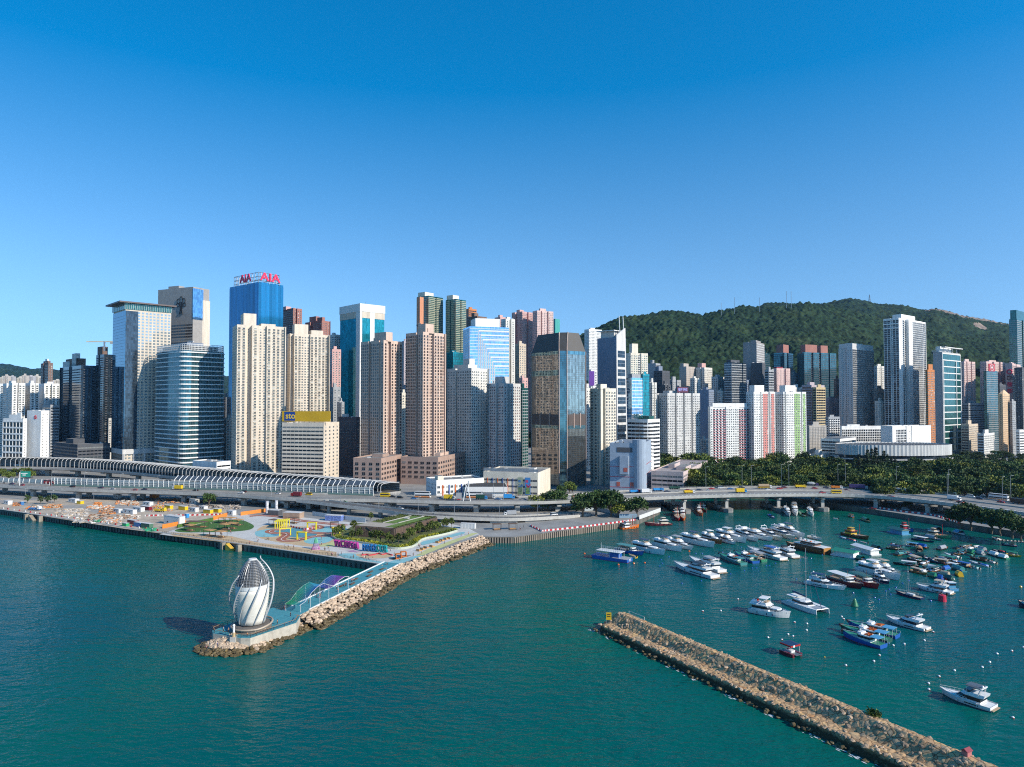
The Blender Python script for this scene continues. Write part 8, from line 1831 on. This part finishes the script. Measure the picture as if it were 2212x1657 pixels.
MB().box(-h*.9,-2.2,3.0,h*.75,2.2,3.45).build('canopy',BC['red'],t);m=MB();[m.box(-h*.86+k*h*.4,-2+j*2.02,3.46,-h*.86+k*h*.4+h*.37,-.04+j*2.02,3.52)for k in range(4)for j in range(2)];m.build('solar_panel',mat('solar_cell',(.012,.02,.05),.15),t);m=MB();[m.tube([(x*h,y,.8),(x*h,y,3.0)],.07,0,5)for x in(-.8,.65)for y in(-1.9,1.9)];m.build('post',WSTEEL,t);MB().box(-.6,-.8,.85,1.0,.8,1.5).build('locker',BC['w'],t);MB().lathe([(.42,0),(.42,.05)],0,14).build('emblem',BC['w'],t,loc=(h*.76,-.8,3.2)).rotation_euler=(0,rad(90),0)
fl=thing('flag','red flag flying at the stern of the white displacement yacht','flag',tuple(P(1630,1300,G(1622,1319).y+.2)-Vector((0,0,1.5))));MB().tube([(0,0,-3),(0,0,3.0)],.05,0,5).build('staff',WSTEEL,fl);MB().add([(.05,0,1.7),(1.7,.2,1.5),(1.7,.2,2.7),(.05,0,2.9)],[(0,1,2,3),(3,2,1,0)]).build('cloth',BC['red'],fl)
# buoys
def rows(s):return[tuple(float(v)for v in q_.split(','))for q_ in s.split()]
WRm=[MB().lathe([(.25,-.3),(.58,-.12),(.6,.12)],0,12).mesh('float_base',BC['red']),MB().lathe([(.6,.12),(.52,.42),(.3,.6),(.08,.66)],0,12).mesh('float_cap',BC['w'])]
def buoy(x,y,lab,grp,c0,c1,s=1):t=thing('mooring_buoy',lab,'buoy',tuple(G(x,y)),0,grp);t.scale=(s,s,s);t.rotation_euler=(rnd.uniform(-.4,.4),rnd.uniform(-.4,.4),0);[(setattr(o_.material_slots[0],'link','OBJECT'),setattr(o_.material_slots[0],'material',c_))for o_,c_ in((link('float_base',WRm[0],t),c0),(link('float_cap',WRm[1],t),c1))]
for x,y in rows('1517,1320 1556,1319 1715,1344 1742,1347 1741,1361 1701,1370 1712,1374 1658,1377 1688,1382 1817,1332 1821,1337 1818,1349 1826,1437 1886,1428 1898,1415 1995,1383 1952,1391 1928,1394 2004,1476 2027,1461 2060,1448 2120,1441 2136,1430 2152,1412 2184,1406 2005,1489 2186,1550 2209,1398 2014,1365 1593,1294'):buoy(x,y,'red and white mooring buoy floating in open water by the moored boats','red and white mooring buoys',BC['red'],BC['w'],.66)
for x,y in rows('1548,1204 1552,1196 1560,1193 1600,1182 1612,1186 1628,1188 1661,1222 1674,1217 1654,1222 1624,1227 1633,1227 1607,1233 1577,1240 1559,1239 1535,1250 1502,1196 1516,1196 1424,1223 1430,1217 1427,1209 1444,1203 1472,1260 1514,1255 1701,1211 1728,1210 1751,1206 1775,1199 1719,1251 1842,1281 1912,1277 1919,1273 1922,1284 1934,1269 1948,1260 1962,1254 2009,1298 1897,1295 1888,1291 1918,1389'):buoy(x,y,'small blue float among the rows of moored yachts','small blue mooring floats',BC['blue'],BC['blue'],.62)
for x,y,lab in[(1262,1196,'dark red buoy left of the blue barge'),(1335,1220,'orange-red buoy under the bow of the blue barge'),(1368,1217,'orange-red buoy at the stern corner of the blue barge'),(1392,1216,'orange-red buoy alone right of the blue barge'),(1797,1187,'red buoy right of the party junk'),(1488,1191,'pink buoy at the bow of the cream-topped cruiser')]:buoy(x,y,lab,None,BC['red'],BC['orange'],.9)
buoy(2203,1268,'yellow buoy near the right edge above the blue tug',None,BC['yellow'],BC['yellow']);buoy(1780,1419,'tiny yellow float right of the red solar boat',None,BC['yellow'],BC['yellow'],.4)
t=thing('channel_buoy','green conical channel buoy in the middle of the basin','buoy',tuple(G(1845,1309)));MB().lathe([(.9,-.3),(1.35,0),(1.3,.35),(.5,2.6),(.25,3.0)],0,16).build('cone',mat('buoy_green',(.03,.17,.07),.4),t);MB().lathe([(1.36,0),(1.4,.12),(1.36,.24)],0,16).build('rim',BC['dgreen'],t)
t=thing('channel_buoy','large red drum buoy right of the dark blue sailing yacht','buoy',tuple(G(2034,1298)));MB().lathe([(1.4,-.5),(1.5,0),(1.35,2.3),(1.1,2.5)],0,16).build('drum',mat('buoy_red',(.45,.02,.05),.4),t);MB().lathe([(.3,2.5),(.3,2.8)],0,8).build('eye',BC['red'],t)
# people (each body one continuous skinned surface)
SKIN=mat('skin',(.42,.26,.18),.6);HAIR=mat('dark_hair',(.02,.015,.012),.6)
def skin_mesh(name,verts,edges,radii,sub=1):
 me=bpy.data.meshes.new(name);me.from_pydata(verts,edges,[]);ob=bpy.data.objects.new(name,me);COL.objects.link(ob)
 md=ob.modifiers.new('skin','SKIN');md.use_smooth_shade=True
 for v,r in zip(me.skin_vertices[0].data,radii):v.radius=(r,r)if not isinstance(r,tuple)else r
 me.skin_vertices[0].data[0].use_root=True
 s=ob.modifiers.new('sub','SUBSURF');s.levels=sub;s.render_levels=sub
 out=bpy.data.meshes.new_from_object(ob.evaluated_get(bpy.context.evaluated_depsgraph_get()));bpy.data.objects.remove(ob);out.name=name;return out
def figure(pose):
 sit=pose=='sit';st=.28 if pose=='walk' else .04;hz=.5 if sit else .92
 V=[(0,0,hz),(0,0,hz+.28),(0,0,hz+.52),(0,.01,hz+.62),(0,.02,hz+.74),(0,.02,hz+.80)];E=[(0,1),(1,2),(2,3),(3,4),(4,5)];Rr=[(.15,.11),(.135,.10),(.15,.10),.055,.095,.07]
 for s in(-1,1):
  n=len(V)
  if sit:V+=[(s*.1,.05,hz),(s*.11,.42,hz+.02),(s*.11,.45,.08),(s*.11,.6,.04)]
  else:V+=[(s*.09,0,hz-.08),(s*.1,s*st*.6+.03,.48),(s*.1,s*st-.02,.08),(s*.11,s*st+.16,.03)]
  E+=[(0,n),(n,n+1),(n+1,n+2),(n+2,n+3)];Rr+=[.095,.065,.045,.04]
  n=len(V);V+=[(s*.19,0,hz+.47),(s*.25,-s*st*.4,hz+.2),(s*.25,.12-s*st*.5,hz-.04),(s*.24,.16-s*st*.5,hz-.14)];E+=[(2,n),(n,n+1),(n+1,n+2),(n+2,n+3)];Rr+=[.06,.045,.036,.035]
 body=skin_mesh('person',V,E,Rr)
 shirt=skin_mesh('shirt',[V[0],V[1],V[2],V[10],V[11],V[18],V[19]],[(0,1),(1,2),(2,3),(3,4),(2,5),(5,6)],[(.165,.125),(.155,.12),(.165,.115),.075,.058,.075,.058])
 tr=skin_mesh('trousers',[V[0],V[6],V[7],V[8],V[14],V[15],V[16]],[(0,1),(1,2),(2,3),(0,4),(4,5),(5,6)],[(.16,.12),.108,.078,.06,.108,.078,.06])
 hr=MB().loft([[(.105*math.cos(a*.524)*k,.02+.11*math.sin(a*.524)*k-.02,hz+z)for a in range(12)]for k,z in((.95,.72),(1.02,.79),(.75,.87),(.2,.90))],0).mesh('hair',[HAIR],True)
 return body,shirt,tr,hr
FIG={p:figure(p)for p in('stand','walk','sit')}
CL={k:mat('cloth_'+k,c,.85)for k,c in dict(black=(.015,.015,.018),white=(.62,.61,.6),red=(.42,.03,.05),pink=(.55,.16,.24),blue=(.04,.10,.30),navy=(.02,.03,.08),grey=(.18,.18,.19),yellow=(.58,.42,.05),orange=(.55,.18,.03),teal=(.03,.26,.28),beige=(.42,.34,.25),green=(.05,.18,.07),purple=(.16,.05,.22),brown=(.14,.08,.05)).items()}
SEEN={}
def person(pose,p,top,leg,where,rz=None):
 lab='person, %s top, %s trousers, %s %s'%(top,leg,{'stand':'standing','walk':'walking','sit':'sitting'}[pose],where);SEEN[lab]=SEEN.get(lab,0)+1
 b,s,t_,h=FIG[pose];o=link('person',b,None,p);o.rotation_euler=(0,0,rnd.uniform(0,6.28)if rz is None else rz);tag(o,lab,'person','people on the promenade');o.data.materials or o.data.materials.append(SKIN)
 for nm,me,m in(('shirt',s,CL[top]),('trousers',t_,CL[leg]),('hair',h,HAIR)):
  c=link(nm,me,o)
  if not me.materials:me.materials.append(m)
  c.material_slots[0].link='OBJECT';c.material_slots[0].material=m
def ZL(x,y):return 388.6+.1792*x,1160.6+.1792*y
PT="""w|I|870|970|black|blue|on the grey path below the lawn
w|I|860|955|red|black|on the grey path below the lawn
s|I|1195|1030|black|navy|on the tan strip near the left blue patch
w|I|1200|1070|white|black|beside the quay rail under the tan strip
w|I|1212|1068|navy|grey|beside the quay rail under the tan strip
w|I|1103|1095|red|navy|on the boardwalk left of the fender steps
w|I|880|1045|orange|black|on the boardwalk above the yellow steps
t|I|1285|1005|black|grey|at the picnic bench on the tan strip
t|I|1325|1035|navy|black|at the picnic bench on the tan strip
s|I|1345|1045|black|black|by the picnic bench on the tan strip
w|I|1732|1065|white|navy|on the track below the barred yellow arch
s|I|2012|1040|black|grey|on the light blue disc near the spiral frame
w|I|2012|1105|white|beige|on the lime patch near the spiral frame
s|I|2030|900|black|navy|on the far light blue patch
w|I|2042|895|grey|black|on the far light blue patch
s|I|1885|1180|black|navy|at the rail left of the spiral frame
w|I|1660|1150|red|black|by the quay rail in mid promenade
t|I|1545|1135|white|grey|by the quay rail in mid promenade
t|I|1590|1135|navy|black|by the quay rail in mid promenade
s|I|1695|845|red|black|behind the red and white play barriers
s|I|1740|820|white|navy|behind the red and white play barriers
s|I|640|915|navy|black|on the lawn between the pavilions
t|I|695|890|black|grey|on the lawn between the pavilions
t|I|615|842|white|beige|on the upper lawn
t|I|640|835|grey|navy|on the upper lawn
s|I|840|920|white|navy|in the shade of the lower lawn pavilion
s|I|852|925|grey|black|in the shade of the lower lawn pavilion
s|I|755|985|pink|black|under the right seaside pavilion
s|I|735|990|black|white|under the right seaside pavilion
t|I|485|940|navy|beige|at the lower lawn edge with a pushchair
t|I|395|1000|black|black|on the boardwalk rail seat at left
s|J|152|1110|brown|black|in front of the V of the magenta letters
w|J|160|1120|black|navy|in front of the V of the magenta letters
w|J|200|1095|yellow|black|in front of the V of the magenta letters
s|J|212|1140|navy|black|below the magenta letters
s|J|190|1172|black|grey|at the left end of the promenade rail group
s|J|240|1178|purple|black|in the promenade rail group
s|J|255|1180|pink|navy|in the promenade rail group
s|J|290|1180|black|black|in the promenade rail group
s|J|325|1185|grey|black|in the promenade rail group
w|J|365|1170|black|navy|on the light blue strip
w|J|480|1098|white|black|in front of the I of the magenta letters
w|J|690|1110|white|grey|in front of the blue letters
w|J|845|1165|blue|black|beside the red ribbon bench
s|J|985|1125|white|navy|right of the teal letters
t|J|635|1170|black|blue|on the red ribbon bench
t|J|705|1185|red|black|on the red ribbon bench
s|J|520|1210|black|black|at the rail before the red ribbon bench
s|J|655|1205|pink|white|at the rail before the red ribbon bench
s|J|675|1215|navy|black|at the rail before the red ribbon bench
s|J|708|1230|grey|navy|at the rail before the red ribbon bench
s|J|760|1230|black|beige|at the rail before the red ribbon bench
w|J|1035|1175|navy|grey|beside a pushchair near the orange cubes
w|J|1105|1245|white|black|on the light blue strip by the orange cubes
s|J|1275|1185|black|navy|on the lime strip above the boulders
s|J|1378|1165|black|grey|below the lower loungers
t|J|1390|1105|white|black|on the lower loungers
t|J|1445|1090|navy|blue|on the lower loungers
w|J|1340|1070|red|black|on the path between the wall and the loungers
w|J|1357|1075|navy|black|on the path between the wall and the loungers
s|J|1668|1030|black|black|beside the upper loungers
t|J|1615|1010|orange|black|on the upper loungers
t|J|1690|975|white|navy|on the upper loungers
w|J|1880|935|navy|blue|on the far light blue path
w|J|1972|915|orange|black|at the far end of the lime strip
s|J|115|1045|white|black|near the spiral frame
s|J|50|950|white|navy|beside the magenta spiral
s|J|240|945|black|grey|by the small trees
s|J|945|1310|black|black|at the promenade corner above the breakwater
s|J|930|1315|grey|navy|at the promenade corner above the breakwater
t|J|880|1325|beige|black|at the promenade corner above the breakwater
t|J|930|1360|orange|brown|on the breakwater deck near the root
s|L|525|1135|white|black|at the left rail of the tower platform
s|L|588|1145|brown|black|at the front rail of the tower platform
s|L|708|1150|teal|black|at the front rail of the tower platform
s|L|722|1155|white|grey|at the front rail of the tower platform
t|L|812|1190|orange|navy|on the front rail kerb of the tower platform
s|L|1175|1050|black|black|by the right rail of the tower platform
s|L|1335|955|black|navy|at the right end of the tower platform
s|L|1258|870|pink|red|under the green part of the net canopy
s|L|1552|795|black|black|under the blue part of the net canopy
w|L|1650|720|navy|black|under the violet part of the net canopy
w|L|1682|730|red|pink|under the violet part of the net canopy
w|L|1694|725|black|navy|under the violet part of the net canopy
s|L|1890|625|white|black|beyond the net canopy on the deck
t|L|1905|650|orange|blue|on a deck bench beyond the net canopy
s|L|1992|590|navy|black|beyond the net canopy on the deck
s|L|2003|590|black|black|beyond the net canopy on the deck
s|L|2070|540|pink|black|farther along the deck
s|L|2085|535|navy|grey|farther along the deck
w|L|2098|530|white|black|farther along the deck
t|L|315|1345|pink|black|fishing on the tip boulders
s|L|455|1320|blue|navy|on the tip boulders
s|K|725|855|blue|pink|by the dark kiosks on the right quay
s|K|733|850|white|black|by the dark kiosks on the right quay
s|K|775|825|green|black|in the opening under the ramp"""
for l in PT.split('\n'):
 po,z_,x,y,tp,lg,wh=l.split('|');Zf={'I':ZI,'J':ZJ,'L':ZL,'K':lambda x,y:(998.6+.1708*x,998.6+.1708*y)}[z_]
 zz=pier_z+.04 if z_=='L' else QZ+LV[0]*.005+.01
 if 'tip boulders' in wh:zz=2.7
 person({'s':'stand','w':'walk','t':'sit'}[po],G(*Zf(float(x),float(y)),zz),tp,lg,wh)
 # haze
hm=bpy.data.materials.new('harbour_haze');hm.use_nodes=True;hn=hm.node_tree;hn.nodes.remove(hn.nodes['Principled BSDF'])
pv=hn.nodes.new('ShaderNodeVolumePrincipled');pv.inputs['Color'].default_value=(.55,.78,1,1);pv.inputs['Density'].default_value=0.00004;pv.inputs['Anisotropy'].default_value=.65
hn.links.new(pv.outputs[0],hn.nodes['Material Output'].inputs['Volume'])
tag(MB().box(-6500,-300,-4,6500,6400,620).build('haze',hm),kind='stuff')
